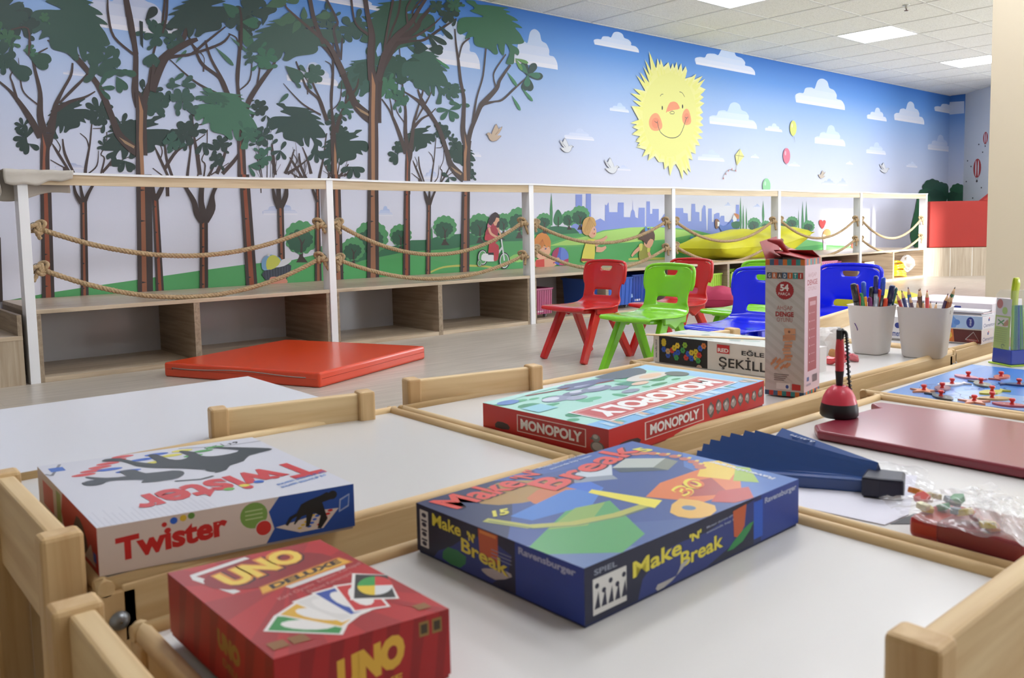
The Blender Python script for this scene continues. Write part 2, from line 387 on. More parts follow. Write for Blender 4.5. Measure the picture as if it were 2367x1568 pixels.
# ------------------------------------------------------------------ the printed mural on the back wall
MU = MB().box(XL, YW, 0, XR+.2, YW+.15, HC+.1, SKY)
MF = Face(MU, (0, YW-.001, 0), (1, 0, 0), (0, 0, 1), 6e-6, rough=.5)
MF.clip = False
def wp(x, y): p = uy(x, y, YW); return (p.x, p.z)
ZA, ZB, ZC = (0, 0, .26786), (380, 0, .26786), (780, 0, .26786)
ZR, ZL, Z5, Z6, Z7 = (1300, 0, .45078), (0, 380, .33798), (700, 400, .33798), (1200, 400, .2551), (1700, 400, .28701)
def zz(z, p): return wp(z[0]+p[0]*z[2], z[1]+p[1]*z[2])
def zp(z, pts, c, smooth=0, layer=True): MF.poly([zz(z, p) for p in pts], c, smooth, layer)
def zl(z, pts, c, layer=True):      # pts: x, y, width in zoomed pixels
    q = [zz(z, p) for p in pts]; ws = [zz(z, (p[0]+p[2]/2, p[1]))[0]-zz(z, (p[0]-p[2]/2, p[1]))[0] for p in pts]
    if len(pts) > 2:
        s = catmull([(a[0], a[1], w_) for a, w_ in zip(q, ws)], 4, False); MF.line([(a, b) for a, b, _ in s], [max(w_, .001) for _, _, w_ in s], c, layer)
    else: MF.line(q, ws, c, layer)
def anchor(z, a, b): return (zz(z, a), zz(z, b))
def simil(t, i, flip=False):    # template anchors -> instance anchors, scaling each axis alone
    (ax, ay), (bx, by) = t; (cx, cy), (dx, dy) = i
    if flip is None: pass
    return lambda p: (cx+(p[0]-ax)*(dx-cx)/(bx-ax), cy+(p[1]-ay)*(dy-cy)/(by-ay))
BR, HL, HO = '4A3531', 'C08A62', 'B06344'
G1, G2, G3, G4 = '2C4A44', '34594C', '3E7058', '1F3B36'
# ---- clouds
CT = [(0, .02), (-.02, .25), (.06, .36), (.14, .38), (.18, .56), (.3, .62), (.36, .6), (.42, .9), (.52, 1.0), (.62, .92), (.66, .72), (.76, .66), (.82, .5), (.82, .36), (.92, .34), (.99, .18), (1.0, .0)]
def cloud_mat(c):
    return mat(c, .55)
def cloud(z, x0, y0, x1, y1, h, c='D9DEEE', flat=False):
    a, b = zz(z, (x0, y0)), zz(z, (x1, y1)); hh = zz(z, (x0, y0-h))[1]-a[1]; w_ = b[0]-a[0]
    up = catmull(CT, 3, False)
    # bands from the grey top to the pale foot: a printed gradient
    zb = (a[1]+b[1])/2
    MF.poly([(a[0]+p[0]*w_, zb+p[1]*hh) for p in up], c)
    for k, cc in ((.55, .25), (.3, .5), (.12, .8)):
        q = [(a[0]+min(max(p[0], 0), 1)*w_*(1-.0), zb+min(p[1], k)*hh) for p in up]
        r1 = rgb_mix(c, 'E6E2EA', cc); MF.poly(q, r1)
def rgb_mix(a, b, t):
    A = [int(a[i:i+2], 16) for i in (0, 2, 4)]; B = [int(b[i:i+2], 16) for i in (0, 2, 4)]
    return '%02X%02X%02X' % tuple(round(x+(y-x)*t) for x, y in zip(A, B))
for a in [(165, 228, 392, 272, 90, 'C4D2EC'), (685, 325, 988, 392, 120, 'BFCFEA'), (1198, 520, 1448, 572, 150, 'C4D2EC'), (1563, 605, 1662, 628, 66, 'C8D6EE'),
          (1703, 612, 1855, 645, 112, 'C8D6EE'), (755, 632, 997, 667, 130, 'B8CCEA'), (1040, 668, 1127, 680, 42, 'C0CEEA'), (1294, 736, 1450, 752, 105, 'BCCCE8'),
          (1558, 785, 1658, 796, 62, 'BCCCE8'), (1874, 768, 1994, 780, 85, 'B8C8E6'), (694, 820, 830, 832, 60, 'BCCAE6'), (966, 808, 1008, 813, 22, 'C4D0EA'), (1158, 850, 1218, 856, 24, 'C4D0EA'),
          (1454, 842, 1490, 845, 18, 'CCD6EE'), (1764, 857, 1820, 860, 30, 'C4D0EA'), (243, 568, 341, 578, 46, 'B4C8EA'), (10, 712, 162, 722, 60, 'BCC8E4'), (1910, 582, 2100, 592, 78, 'C4D2EC'),
          (1330, 945, 1400, 948, 30, 'A8B8DC'), (270, 872, 350, 877, 28, 'BCC6E2')]:
    cloud(ZR, *a)
cloud(ZC, 740, 540, 1230, 592, 420, 'B8C8E4'); cloud(ZC, 1490, 555, 1900, 590, 330, 'B8C8E4')
cloud(ZA, 640, 232, 1560, 310, 420, 'B4BDD8'); cloud(ZA, 545, 640, 760, 662, 60, 'B4BEDA'); cloud(ZB, 1060, 700, 1500, 745, 190, 'B8C2DC')
cloud(ZC, -300, 20, 420, 70, 120, 'B4C0DC'); cloud(ZC, 1145, 1352, 1240, 1354, 70, 'C4CBE2')
cloud(ZA, 480, 1450, 760, 1462, 50, 'A8B0D0'); cloud(ZL, 1800, 345, 2035, 350, 100, 'A9B4D6'); cloud(ZC, 740, 1545, 880, 1548, 90, 'AEBBDC')
cloud(Z5, 510, 290, 615, 300, 70, 'A9BADF'); cloud(Z6, 1860, 305, 1920, 307, 40, 'A8B6DC'); cloud(Z6, 2120, 315, 2190, 317, 36, 'A8B6DC'); cloud(Z7, 820, 100, 900, 104, 60, 'B0BCDC')
# ---- city skyline
SK = '7F8FD2'
zp(Z6, [(470, 590), (470, 430), (510, 430), (510, 195), (570, 195), (570, 430), (603, 430), (603, 183), (650, 183), (650, 430), (690, 432), (735, 412), (776, 438), (778, 285), (790, 295), (810, 265), (815, 355), (890, 355), (893, 268), (947, 268), (947, 400), (1005, 402), (1015, 345), (1026, 330), (1028, 245), (1032, 330), (1045, 350), (1052, 400), (1078, 412), (1082, 315), (1138, 315), (1138, 480), (1150, 480), (1152, 258), (1184, 258), (1186, 370), (1205, 370), (1207, 326), (1264, 326), (1264, 440), (1290, 405), (1320, 362), (1350, 362), (1350, 560), (1100, 590)], SK)
zp(Z6, [(1340, 560), (1345, 340), (1380, 318), (1485, 318), (1488, 362), (1526, 366), (1530, 438), (1558, 438), (1560, 280), (1594, 280), (1597, 352), (1632, 356), (1634, 438), (1652, 438), (1655, 330), (1672, 290), (1688, 300), (1695, 440), (1698, 520), (1706, 520), (1712, 322), (1744, 322), (1746, 445), (1762, 445), (1764, 376), (1790, 362), (1814, 362), (1816, 410), (1828, 388), (1858, 388), (1860, 440), (1930, 450), (1962, 450), (1963, 288), (1992, 288), (1996, 580), (1600, 600)], SK)
# ---- hills
HD, HM, HG = '2F6B4C', '4E9A5C', '8CC063'
zp(ZL, [(60, 930), (330, 880), (560, 845), (940, 790), (1350, 730), (1680, 685), (2000, 655), (2400, 560), (2400, 1000), (60, 1000)], HM, 0)
zp(Z5, [(180, 560), (470, 520), (620, 500), (740, 460), (840, 458), (960, 425), (1140, 412), (1300, 420), (1500, 380), (1620, 380), (1760, 400), (1860, 420), (1890, 445), (1700, 500), (1200, 560), (180, 700)], HD)
zp(Z5, [(180, 700), (400, 600), (700, 540), (1000, 520), (1300, 470), (1500, 465), (1560, 470), (1560, 700), (800, 720), (180, 760)], HM)
zp(Z5, [(-60, 640), (400, 610), (760, 570), (900, 600), (1100, 640), (1600, 560), (1600, 720), (-60, 790)], '489A58')
zp(Z5, [(1380, 600), (1440, 560), (1500, 548), (1540, 545), (1540, 600), (1470, 612)], HG)
zp(Z6, [(120, 560), (400, 560), (700, 540), (760, 520), (1000, 495), (1200, 488), (1360, 495), (1430, 500), (1600, 520), (1760, 560), (1760, 800), (1400, 820), (120, 860)], '5FA85C')
zp(Z6, [(270, 660), (420, 610), (620, 572), (760, 530), (1000, 495), (1200, 489), (1340, 500), (1500, 520), (1560, 560), (1350, 600), (1000, 630), (760, 640), (480, 655)], 'A3CC68')
zp(Z6, [(420, 675), (760, 650), (1100, 620), (1350, 610), (1550, 640), (1560, 800), (900, 800), (500, 830), (430, 830)], '4E9E58')
zp(Z6, [(130, 600), (270, 555), (540, 545), (560, 570), (360, 610), (130, 690)], HM)
zp(Z6, [(130, 500), (240, 490), (350, 480), (500, 500), (545, 545), (400, 555), (130, 560)], HD)
zp(Z7, [(-40, 490), (300, 470), (480, 520), (700, 560), (705, 580), (960, 590), (940, 605), (480, 640), (-40, 700)], '6DB76A')
zp(Z7, [(480, 600), (705, 575), (705, 600), (560, 640), (480, 640)], '4E9E58')
zl(Z5, [(870, 680, 10), (960, 645, 10), (1100, 634, 12), (1250, 640, 10), (1330, 655, 8)], 'B5B65A')
zp(Z6, [(990, 775), (1060, 768), (1340, 765), (1340, 785), (990, 790)], 'B5B65A')
# ---- round bushes and little trees
def bush(z, x, y, r, c1='4C8E5C', c2='27543F', trunk=True, seed=0):
    rnd = random.Random(seed+int(x)); MF.layer(); MF.layer()
    def ring(cx, cy, rr, n, lob):
        return [(cx+rr*(1+lob*abs(math.sin(n*a/2)))*math.cos(a), cy+rr*(1+lob*abs(math.sin(n*a/2)))*math.sin(a)) for a in [2*math.pi*i/48 for i in range(48)]]
    if trunk: zp(z, [(x-r*.12, y+r*.2), (x+r*.12, y+r*.2), (x+r*.1, y+r*1.1), (x+r*.38, y+r*1.45), (x-r*.3, y+r*1.45), (x-r*.12, y+r*1.1)], '3A2F2C')
    zp(z, ring(x, y, r*.88, 13, .14), c1)
    zp(z, ring(x-r*.15, y+r*.22, r*.58, 9, .2), c2); zp(z, ring(x+r*.2, y+r*.12, r*.42, 9, .2), c2)
    if trunk:
        zl(z, [(x, y+r*.9, r*.16), (x, y+r*.3, r*.1), (x-r*.2, y-r*.05, r*.05)], '3A2F2C'); zl(z, [(x, y+r*.5, r*.09), (x+r*.2, y+r*.1, r*.05)], '3A2F2C')
for a in ((2060, 500, 118), (2250, 600, 70)): bush(ZL, *a)
for a in ((470, 440, 118), (250, 560, 85), (345, 520, 82), (668, 425, 78), (1210, 358, 84), (1372, 335, 62), (1480, 320, 88), (1650, 330, 58), (1820, 310, 54), (1895, 290, 68), (970, 372, 84)): bush(Z5, *a)
zp(Z5, [(1690, 360), (1688, 250), (1693, 200), (1698, 135), (1704, 200), (1708, 270), (1706, 360)], '3F7F50'); zp(Z5, [(1712, 320), (1725, 275), (1745, 250), (1768, 280), (1778, 330), (1750, 360), (1722, 350)], '35704C', 3)
zl(Z5, [(1746, 300, 5), (1746, 370, 7)], '3A2F2C'); zp(Z5, [(868, 455), (872, 395), (880, 365), (886, 395), (888, 450)], '3F7F50')
for x, y0, y1, w_ in ((40, 190, 465, 17), (62, 258, 465, 14), (87, 278, 452, 11), (222, 224, 390, 18), (507, 298, 510, 10), (540, 225, 520, 20), (570, 225, 520, 20)):
    zp(Z7, [(x-w_*.3, y1), (x-w_*.5, y1-(y1-y0)*.3), (x-w_*.42, y1-(y1-y0)*.55), (x, y0), (x+w_*.42, y1-(y1-y0)*.5), (x+w_*.55, y1-(y1-y0)*.25), (x+w_*.3, y1)], '3F7F50')
for a in ((150, 412, 55), (245, 428, 46), (380, 420, 38), (456, 400, 52), (588, 430, 50), (300, 415, 34)): bush(Z7, *a)
# ---- the tree family of the print
TR_A = [[(1112, 1560, 60), (1112, 1320, 62), (1118, 1210, 70)], [(1105, 1230, 60), (1080, 1130, 44), (1085, 1000, 34), (1088, 850, 30), (1060, 700, 25), (1040, 520, 21), (1020, 380, 15), (1010, 250, 11)],
        [(1045, 500, 10), (1075, 385, 13), (1140, 330, 9)], [(1120, 1240, 42), (1150, 1120, 34), (1190, 1020, 32), (1230, 920, 36), (1262, 882, 38), (1370, 765, 30), (1400, 690, 22), (1490, 560, 15)],
        [(1265, 895, 24), (1350, 878, 12), (1420, 862, 14), (1520, 770, 13), (1630, 670, 7)], [(1165, 1060, 22), (1195, 860, 14), (1245, 690, 13), (1260, 600, 13), (1278, 420, 12)],
        [(1365, 755, 14), (1345, 680, 10), (1355, 610, 11), (1450, 470, 9)],
        [(1090, 1545, 55), (1040, 1500, 60), (975, 1420, 48), (940, 1310, 38), (880, 1130, 38), (820, 1020, 32), (740, 910, 36), (650, 840, 16), (570, 790, 9)], [(745, 900, 30), (710, 830, 20), (690, 770, 14)]]
TP_A = [([(975, 1438), (1068, 1498), (1062, 1514), (1010, 1482)], 'B99672'), ([(1092, 1155), (1116, 1270), (1106, 1400), (1112, 1560), (1086, 1560), (1088, 1320), (1098, 1270)], HL)]
AN_A = anchor(ZC, (1120, 1195), (1020, 1475))
TR_B = [[(388, 1560, 85), (386, 1300, 80), (402, 1220, 100), (405, 1150, 120)], [(350, 1190, 60), (270, 1040, 60), (170, 890, 44), (80, 780, 26), (-40, 680, 18)], [(385, 1150, 70), (345, 1000, 58), (345, 800, 38), (300, 600, 26), (265, 420, 20), (235, 180, 12)],
        [(430, 1150, 80), (460, 1000, 55), (482, 900, 40), (540, 780, 26), (610, 650, 24), (625, 545, 16)], [(480, 950, 50), (600, 880, 30), (730, 840, 20), (820, 790, 10)], [(512, 890, 20), (640, 760, 26), (710, 690, 20), (780, 600, 9)],
        [(150, 880, 30), (110, 730, 18), (88, 660, 14), (120, 600, 9)], [(340, 915, 14), (210, 805, 13), (175, 690, 13), (158, 500, 4)], [(300, 500, 14), (330, 460, 16), (410, 415, 10)]]
TP_B = [([(363, 1150), (396, 1270), (388, 1370), (393, 1560), (360, 1560), (372, 1270)], HO)]
AN_B = anchor(ZA, (385, 1130), (265, 420))
TR_C = [[(565, 1560, 30), (560, 1440, 36)], [(640, 1500, 22), (560, 1330, 24), (540, 1200, 12)], [(610, 1500, 20), (500, 1320, 24), (450, 1240, 8)], [(500, 1330, 10), (520, 1270, 10), (480, 1200, 6)], [(735, 1520, 30), (740, 1440, 26), (775, 1240, 16), (790, 1080, 12), (800, 1000, 9)],
        [(765, 1270, 10), (745, 1200, 10), (690, 1150, 6)], [(800, 1110, 7), (880, 1105, 10), (900, 1070, 6)], [(760, 1500, 12), (835, 1430, 12), (850, 1300, 5)], [(870, 1500, 14), (900, 1370, 14), (870, 1330, 10), (915, 1250, 8), (920, 1140, 10)], [(880, 1490, 24), (950, 1410, 22), (1015, 1310, 10)], [(950, 1430, 12), (1110, 1355, 6)], [(600, 1475, 14), (435, 1380, 7)]]
AN_C = anchor(ZA, (600, 1440), (800, 1000))
TR_D = [[(668, 1560, 78), (662, 1290, 68), (655, 1150, 70), (652, 1000, 60)], [(650, 1010, 50), (650, 920, 44), (632, 760, 28), (630, 640, 34), (648, 420, 28), (650, 200, 22), (655, 60, 12)], [(690, 1010, 50), (720, 890, 44), (780, 780, 40), (880, 640, 30), (940, 560, 24), (960, 480, 14)],
        [(575, 890, 46), (510, 740, 44), (460, 660, 30), (330, 560, 30), (270, 450, 22), (190, 280, 16)], [(560, 860, 36), (510, 710, 26), (400, 510, 24), (350, 350, 16)], [(500, 830, 22), (300, 730, 18), (170, 630, 14), (30, 500, 7)], [(645, 780, 10), (735, 690, 12), (755, 500, 8)], [(795, 750, 16), (820, 580, 14), (800, 520, 10), (830, 410, 9)],
        [(640, 420, 12), (620, 330, 12), (550, 290, 8)], [(335, 620, 14), (335, 560, 10)], [(215, 360, 16), (330, 480, 8), (340, 550, 6)]]
TP_D = [([(655, 1210), (668, 1330), (672, 1450), (690, 1560), (660, 1560), (655, 1420), (645, 1300)], HO)]
AN_D = anchor(ZB, (560, 840), (330, 560))
def tree(z, TR, TP, AN, a, b, c=BR, keep=None):
    f = simil(AN, anchor(z, a, b)); k = (f((1, 0))[0]-f((0, 0))[0])
    zt = {id(TR_A): ZC, id(TR_B): ZA, id(TR_C): ZA, id(TR_D): ZB}[id(TR)]; MF.layer()
    for i, st in enumerate(TR):
        if keep and i not in keep: continue
        q = [f(zz(zt, p)) for p in st]; ws = [abs(k)*(zz(zt, (p[0]+p[2]/2, p[1]))[0]-zz(zt, (p[0]-p[2]/2, p[1]))[0]) for p in st]
        s = catmull([(u[0], u[1], w_) for u, w_ in zip(q, ws)], 4, False) if len(st) > 2 else [(u[0], u[1], w_) for u, w_ in zip(q, ws)]
        s = [t for t in s if t[1] < HC+.05]
        if len(s) > 1: MF.line([(u, v) for u, v, _ in s], [max(w_, .002) for _, _, w_ in s], c)
    for pts, cc in TP: MF.poly([f(zz(zt, p)) for p in pts], cc)
# leaf mass, one outline used again and again in the print
LM = [(1115, 5), (1180, 10), (1205, 40), (1290, 45), (1400, 60), (1475, 70), (1425, 82), (1490, 105), (1450, 115), (1520, 150), (1555, 182), (1500, 182), (1560, 215), (1590, 245), (1530, 240), (1570, 290), (1600, 345), (1605, 368), (1570, 382), (1500, 385), (1550, 415), (1565, 450), (1552, 480), (1525, 465), (1520, 540), (1500, 556), (1450, 545), (1485, 450), (1445, 375), (1432, 480), (1395, 440), (1380, 380), (1370, 400), (1382, 460), (1350, 470), (1300, 425), (1200, 400), (1172, 360), (1170, 318), (1110, 335), (1095, 335), (1120, 275), (1060, 300), (1030, 265), (1035, 190), (1070, 155), (1150, 148), (1240, 150), (1250, 140), (1200, 120), (1142, 95), (1175, 80), (1170, 60), (1110, 20)]
def mass(z, x0, x1, y0, y1, c, seed=0):
    """x0: round lobe side, x1: spiky side, y0 top, y1 bottom (zoomed pixels)"""
    P = []
    for (x, y) in LM: P.append((x0+(x-1030)/(1605-1030)*(x1-x0), y0+(y-5)/(556-5)*(y1-y0)))
    q = [zz(z, p) for p in P]; q = [(a, min(b, HC+.02)) for a, b in q]
    MF.poly(q, c, 3)
def leaf(z, x, y, L_, a, c, w_=.36, layer=False):
    ca, sa = math.cos(R(a)), -math.sin(R(a)); out = []
    for t, h in ((0, 0), (.15, .28), (.4, .72), (.7, 1), (.9, .72), (1, .0), (.9, -.72), (.7, -1), (.4, -.72), (.15, -.28)):
        u = t*L_; v = h*L_*w_/2; out.append((x+u*ca-v*sa, y+u*sa+v*ca))
    zp(z, out, c, 2, layer)
def fan(z, x, y, L_, angs, c, w_=.4):
    MF.layer()
    for a in angs: leaf(z, x, y, L_, a, c, w_, True)
def bunch(z, x, y, s, c, seed=0, n=9):
    rnd = random.Random(seed); MF.layer()
    for k in range(n):
        bx, by = x+rnd.uniform(-.35, .35)*s, y+rnd.uniform(-.4, .4)*s; a = rnd.uniform(0, 360)
        leaf(z, bx, by, s*rnd.uniform(.3, .48), a, c, .42, True)
    for k in range(6): leaf(z, x, y, s*.45, 60*k+rnd.uniform(-15, 15), c, .6, True)
MF.dark = .2
# background small trees first
tree(ZA, TR_C, [], AN_C, (600, 1440), (800, 1000))
tree(ZB, TR_C, [], AN_C, (1470-380, 1460), (1690-380-420, 1010), keep=(4, 9, 10, 8, 7)) if False else None
tree(ZB, TR_C, [], AN_C, (60, 1530), (250, 930)); tree(ZB, TR_C, [], AN_C, (840, 1530), (890, 1020)); tree(ZB, TR_C, [], AN_C, (1210, 1530), (1400, 1150)); tree(ZB, [], [], AN_C, (0, 0), (1, 1)) if False else None
for z_, dx in ((ZB, 0),): tree(z_, TR_C, [], AN_C, (-100+1300, 1520), (1130, 1230))
tree(ZC, TR_C, [], AN_C, (730, 1540), (850, 1190)); tree(ZC, TR_C, [], AN_C, (-60, 1500), (30, 1300))
zl(ZB, [(305, 1510, 36), (285, 1350, 34), (255, 1180, 20), (240, 1000, 12), (235, 930, 8)], BR); zl(ZB, [(0, 1460, 30), (110, 1300, 24), (250, 1230, 12), (350, 1160, 8)], BR)
zl(ZB, [(450, 1500, 34), (510, 1360, 26), (540, 1250, 16)], BR); zl(ZB, [(500, 1500, 34), (600, 1390, 30), (640, 1330, 20)], BR); zl(ZB, [(955, 1510, 28), (935, 1340, 26), (925, 1240, 12)], BR)
for x0, y0, x1, y1 in ((1040, 1500, 1120, 1290), (1060, 1500, 1230, 1380), (1265, 1500, 1190, 1270)):
    zl(ZB, [(x0, y0, 26), ((x0+x1)/2+8, (y0+y1)/2, 18), (x1, y1, 8)], BR)
# dark masses behind
DK = '20403A'
for a in ((ZA, 785, 400, 850, 1200, DK), (ZA, 1490, 870, 1000, 1440, DK), (ZB, 900, 1395, 890, 1330, '264A43'), (ZC, 842, 560, 1085, 1350, '24493F'), (ZC, 265, -150, 1120, 1480, '244A40'), (ZC, 930, 1190, 1230, 1470, '24493F')): mass(*a)
fan(ZA, 230, 1190, 120, (60, 100, 140, 185, 220, 260), DK); fan(ZA, 200, 1090, 80, (50, 110, 160, 200, 250), DK); fan(ZA, 250, 1240, 100, (180, 215, 250, 330), DK, .5)
fan(ZA, 850, 960, 130, (20, 60, 110, 150, 200, 240, 290, 330), DK); bunch(ZA, 870, 1000, 200, DK, 3); fan(ZA, 1050, 1080, 110, (20, 70, 140, 190, 340), DK); bunch(ZA, 1300, 830, 200, DK, 5, 14); bunch(ZA, 1340, 900, 260, '2C5448', 8, 14)
fan(ZA, 1080, 1390, 110, (190, 240, 320, 300), DK, .5); fan(ZA, 900, 1260, 70, (90, 140, 200, 330), DK)
bunch(ZB, 820, 930, 170, DK, 11, 10); bunch(ZB, 850, 1180, 200, '264A43', 12, 10); bunch(ZB, 450, 1380, 150, DK, 13, 8); bunch(ZB, 180, 1150, 260, DK, 14, 14); fan(ZB, 330, 1230, 120, (240, 290, 330), DK); bunch(ZB, 490, 1240, 170, DK, 33, 12)
bunch(ZB, 1460, 1060, 170, '264A43', 15, 10); fan(ZB, 1000, 1300, 90, (200, 250, 300, 60), '264A43'); fan(ZB, 1300, 1310, 100, (230, 280, 320, 350), '264A43'); fan(ZB, 1400, 1280, 90, (0, 60, 250, 300), '264A43')
bunch(ZC, 910, 1140, 150, '24493F', 16, 10); fan(ZC, 520, 1340, 90, (100, 170, 215, 250), '24493F', .5); bunch(ZC, 520, 1270, 120, '24493F', 17, 8); fan(ZC, 960, 1530, 70, (150, 250, 340), '24493F', .5); bunch(ZC, 1150, 1500, 100, '24493F', 18, 8); bunch(ZC, 1010, 1240, 120, '24493F', 19, 8)
bunch(ZC, 40, 1140, 130, '24493F', 20, 8); fan(ZC, 130, 1440, 110, (250, 300, 340, 200), '24493F', .45)
# middle greens
mass(ZA, 780, 260+700, 20, 640, G2) if False else None
# trees B (left and middle), D (two), A (three)
tree(ZA, TR_B, TP_B, AN_B, (385, 1130), (265, 420)); tree(ZC, TR_B, TP_B, AN_B, (605, 1270), (545, 600), c='54423E')
mass(ZC, 480, 0, 480, 900, '38665A'); bunch(ZC, 220, 620, 200, '2E5A4C', 21, 12)
tree(ZB, TR_D, TP_D, AN_D, (560, 840), (330, 560)); tree(ZB, TR_D, [([(x+815, y) for x, y in TP_D[0][0]], HL)] if False else [], AN_D, (1390, 1000), (1230, 765))
zp(ZB, [(1465, 1230), (1480, 1330), (1488, 1560), (1463, 1560), (1460, 1360)], HL)
bunch(ZC, 500, 610, 300, '2A5646', 22, 18); bunch(ZC, 420, 760, 220, '42805F', 23, 10); bunch(ZC, 540, 850, 170, '3A705A', 24, 8)
mass(ZC, 552, 955, 400, 900, '3A6657'); bunch(ZC, 980, 780, 170, '3A6657', 25, 12); fan(ZC, 960, 950, 110, (230, 290, 320, 20, 180), '3A705A'); fan(ZC, 1050, 900, 90, (350, 170), '3A705A')
bunch(ZC, 120, 240, 260, '305A50', 26, 14); bunch(ZC, 70, 930, 160, '356A58', 27, 10)
mass(ZC, 838, 195, -40, 560, '2C5E48')
for z_, a_, b_ in ((ZC, (345, 670), (210, 960)),): tree(z_, TR_A, TP_A, AN_A, a_, b_)
tree(ZA, TR_A, TP_A, AN_A, (1225, 880), (1090, 1232)); tree(ZC, TR_A, TP_A, AN_A, (1120, 1195), (1020, 1475), c='54423E')
mass(ZC, 1030, 1605, 5, 556, '397D58'); bunch(ZC, 960, 110, 200, '22443A', 28, 12); bunch(ZC, 850, 60, 130, '2A5446', 29, 8); bunch(ZC, 1000, 50, 120, '3A7656', 30, 6)
fan(ZC, 780, 420, 130, (0, 160, 190, 345), '22443A', .5); fan(ZC, 870, 220, 170, (315,), '22443A', .25); fan(ZC, 775, 290, 190, (300, 330), '22443A', .25)
fan(ZC, 1640, 660, 130, (0, 60, 110, 255, 280), '234840', .5); fan(ZC, 1640, 640, 110, (350, 265, 130), '3B8564', .5); fan(ZC, 1530, 505, 120, (340, 300), '6FAE56', .25)
for x, y, a in ((1460, 622, 305), (1585, 760, 310), (1500, 825, 300), (840, 508, 325)): fan(ZC, x, y, 150, (a,), '4C9A6C', .18)
mass(ZA, 255, 945, -110, 640, '315A4D'); bunch(ZA, 900, 520, 320, '315A4D', 31, 16); fan(ZA, 1030, 610, 150, (345, 200), '336450', .4); fan(ZA, 1000, 660, 150, (285, 310), '336450', .4); fan(ZA, 850, 760, 140, (0, 315, 60), '336450', .3)
bunch(ZA, 60, 60, 330, '2A4C44', 32, 16); bunch(ZA, 180, 200, 300, '26443E', 33, 14); mass(ZA, 240, -60, 20, 330, '2B4F46'); bunch(ZA, 60, 330, 190, '3E7350', 34, 6); bunch(ZA, 20, 480, 260, '2C5348', 35, 10)
fan(ZA, 60, 560, 230, (325, 340), '2C5348', .4); fan(ZA, 240, 470, 210, (325, 345), '2F5A4A', .45); bunch(ZA, 260, 430, 110, '41785A', 36, 5); bunch(ZA, 380, 150, 100, '3E7350', 37, 5)
bunch(ZA, 1340, 300, 240, '2D574C', 38, 14); fan(ZA, 1250, 180, 150, (50,), '1C302E', .55); fan(ZA, 1380, 210, 120, (340,), '1C302E', .4); fan(ZA, 1320, 460, 130, (250, 290, 230), '2D574C', .5); zp(ZA, [(1200, 180), (1230, 190), (1232, 420), (1208, 380)], '1C302E')
mass(ZB, 650, 10, -60, 390, '2C4A45'); bunch(ZB, 60, 360, 160, '2D574C', 39, 6)
bunch(ZB, 730, 120, 330, '2E4F49', 40, 14); bunch(ZB, 700, 250, 190, '24413B', 41, 8); fan(ZB, 660, 230, 190, (290, 300), '41785A', .35); fan(ZB, 500, 30, 160, (310, 330), '3B7058', .4); fan(ZB, 660, 190, 150, (5, 345), '38785A', .4)
mass(ZB, 1525, 700, 130, 600, '3A6154'); bunch(ZB, 1400, 170, 200, '365B50', 42, 10); bunch(ZB, 1290, 640, 200, '3A6556', 43, 8); fan(ZB, 1040, 570, 190, (310, 325), '3A6556', .4); bunch(ZB, 870, 500, 230, '3B7A5C', 44, 8); bunch(ZB, 730, 500, 120, '355F52', 45, 6)
for x, y, a, L_ in ((870, 60, 20, 190), (960, 200, 20, 180), (930, 180, 350, 120), (1200, 60, 270, 110), (1300, 150, 10, 130), (1100, 290, 60, 120), (1040, 20, 10, 120)): fan(ZB, x, y, L_, (a,), '4E7A5C', .55)
mass(ZB, 255, 797, 760, 1290, '457F63'); mass(ZB, 262, 560, 790, 930, '3A6B56'); bunch(ZB, 730, 1170, 170, '38705A', 46, 6); fan(ZB, 430, 405, 230, (315,), '4B8066', .16); fan(ZB, 560, 320, 200, (320,), '4B8066', .14); fan(ZB, 90, 550, 150, (50,), '4B8066', .2); fan(ZB, 60, 710, 130, (35,), '3B6B5A', .3)
bunch(ZB, 150, 860, 240, '3A6358', 47, 14); fan(ZB, 140, 740, 130, (0, 40, 180), '3A6358', .4); fan(ZB, 980, 895, 120, (45,), '3B6B5A', .3); fan(ZB, 1120, 700, 80, (310,), '3A6556', .4); bunch(ZB, 60, 1230, 180, '356455', 48, 8)
bunch(ZB, 850, 1360, 170, '38705A', 49, 7); fan(ZB, 720, 1430, 110, (300, 10, 345), '38705A', .3)
# branches that pass in front of the leaves
zl(ZA, [(1105, 150, 46), (1080, 0, 40)], BR); zl(ZA, [(1170, 470, 44), (1130, 200, 44), (1090, 0, 40), (1075, -60, 38)], BR); zl(ZA, [(1150, 470, 20), (980, 320, 22), (930, 130, 22), (925, -10, 14)], BR)
zl(ZA, [(1310, 790, 60), (1370, 620, 56), (1450, 480, 50), (1600, 380, 50), (1700, 340, 30)], BR); zl(ZA, [(1300, 760, 26), (1320, 560, 22)], BR); zl(ZA, [(1450, 490, 26), (1640, 470, 22), (1900, 380, 20), (1980, 300, 12)], BR); zl(ZA, [(1400, 290, 16), (1430, 150, 22), (1440, -10, 20)], BR)
zl(ZA, [(245, 480, 16), (240, 250, 16), (90, 260, 10)], '573C38'); zl(ZB, [(655, 430, 26), (660, 180, 22), (645, 60, 10)], BR); zl(ZB, [(1540, 640, 56), (1420, 400, 40), (1250, 250, 26), (1060, 80, 16), (1045, 40, 10)], '5A4541'); zl(ZB, [(1370, 380, 40), (1290, 180, 36), (1250, -10, 36)], '54403C')
zl(ZB, [(1510, 500, 34), (1455, 260, 22), (1490, 190, 20), (1395, 0, 22)], '4E3F44'); zl(ZB, [(1520, 520, 14), (1530, 330, 14)], '4E3F44')
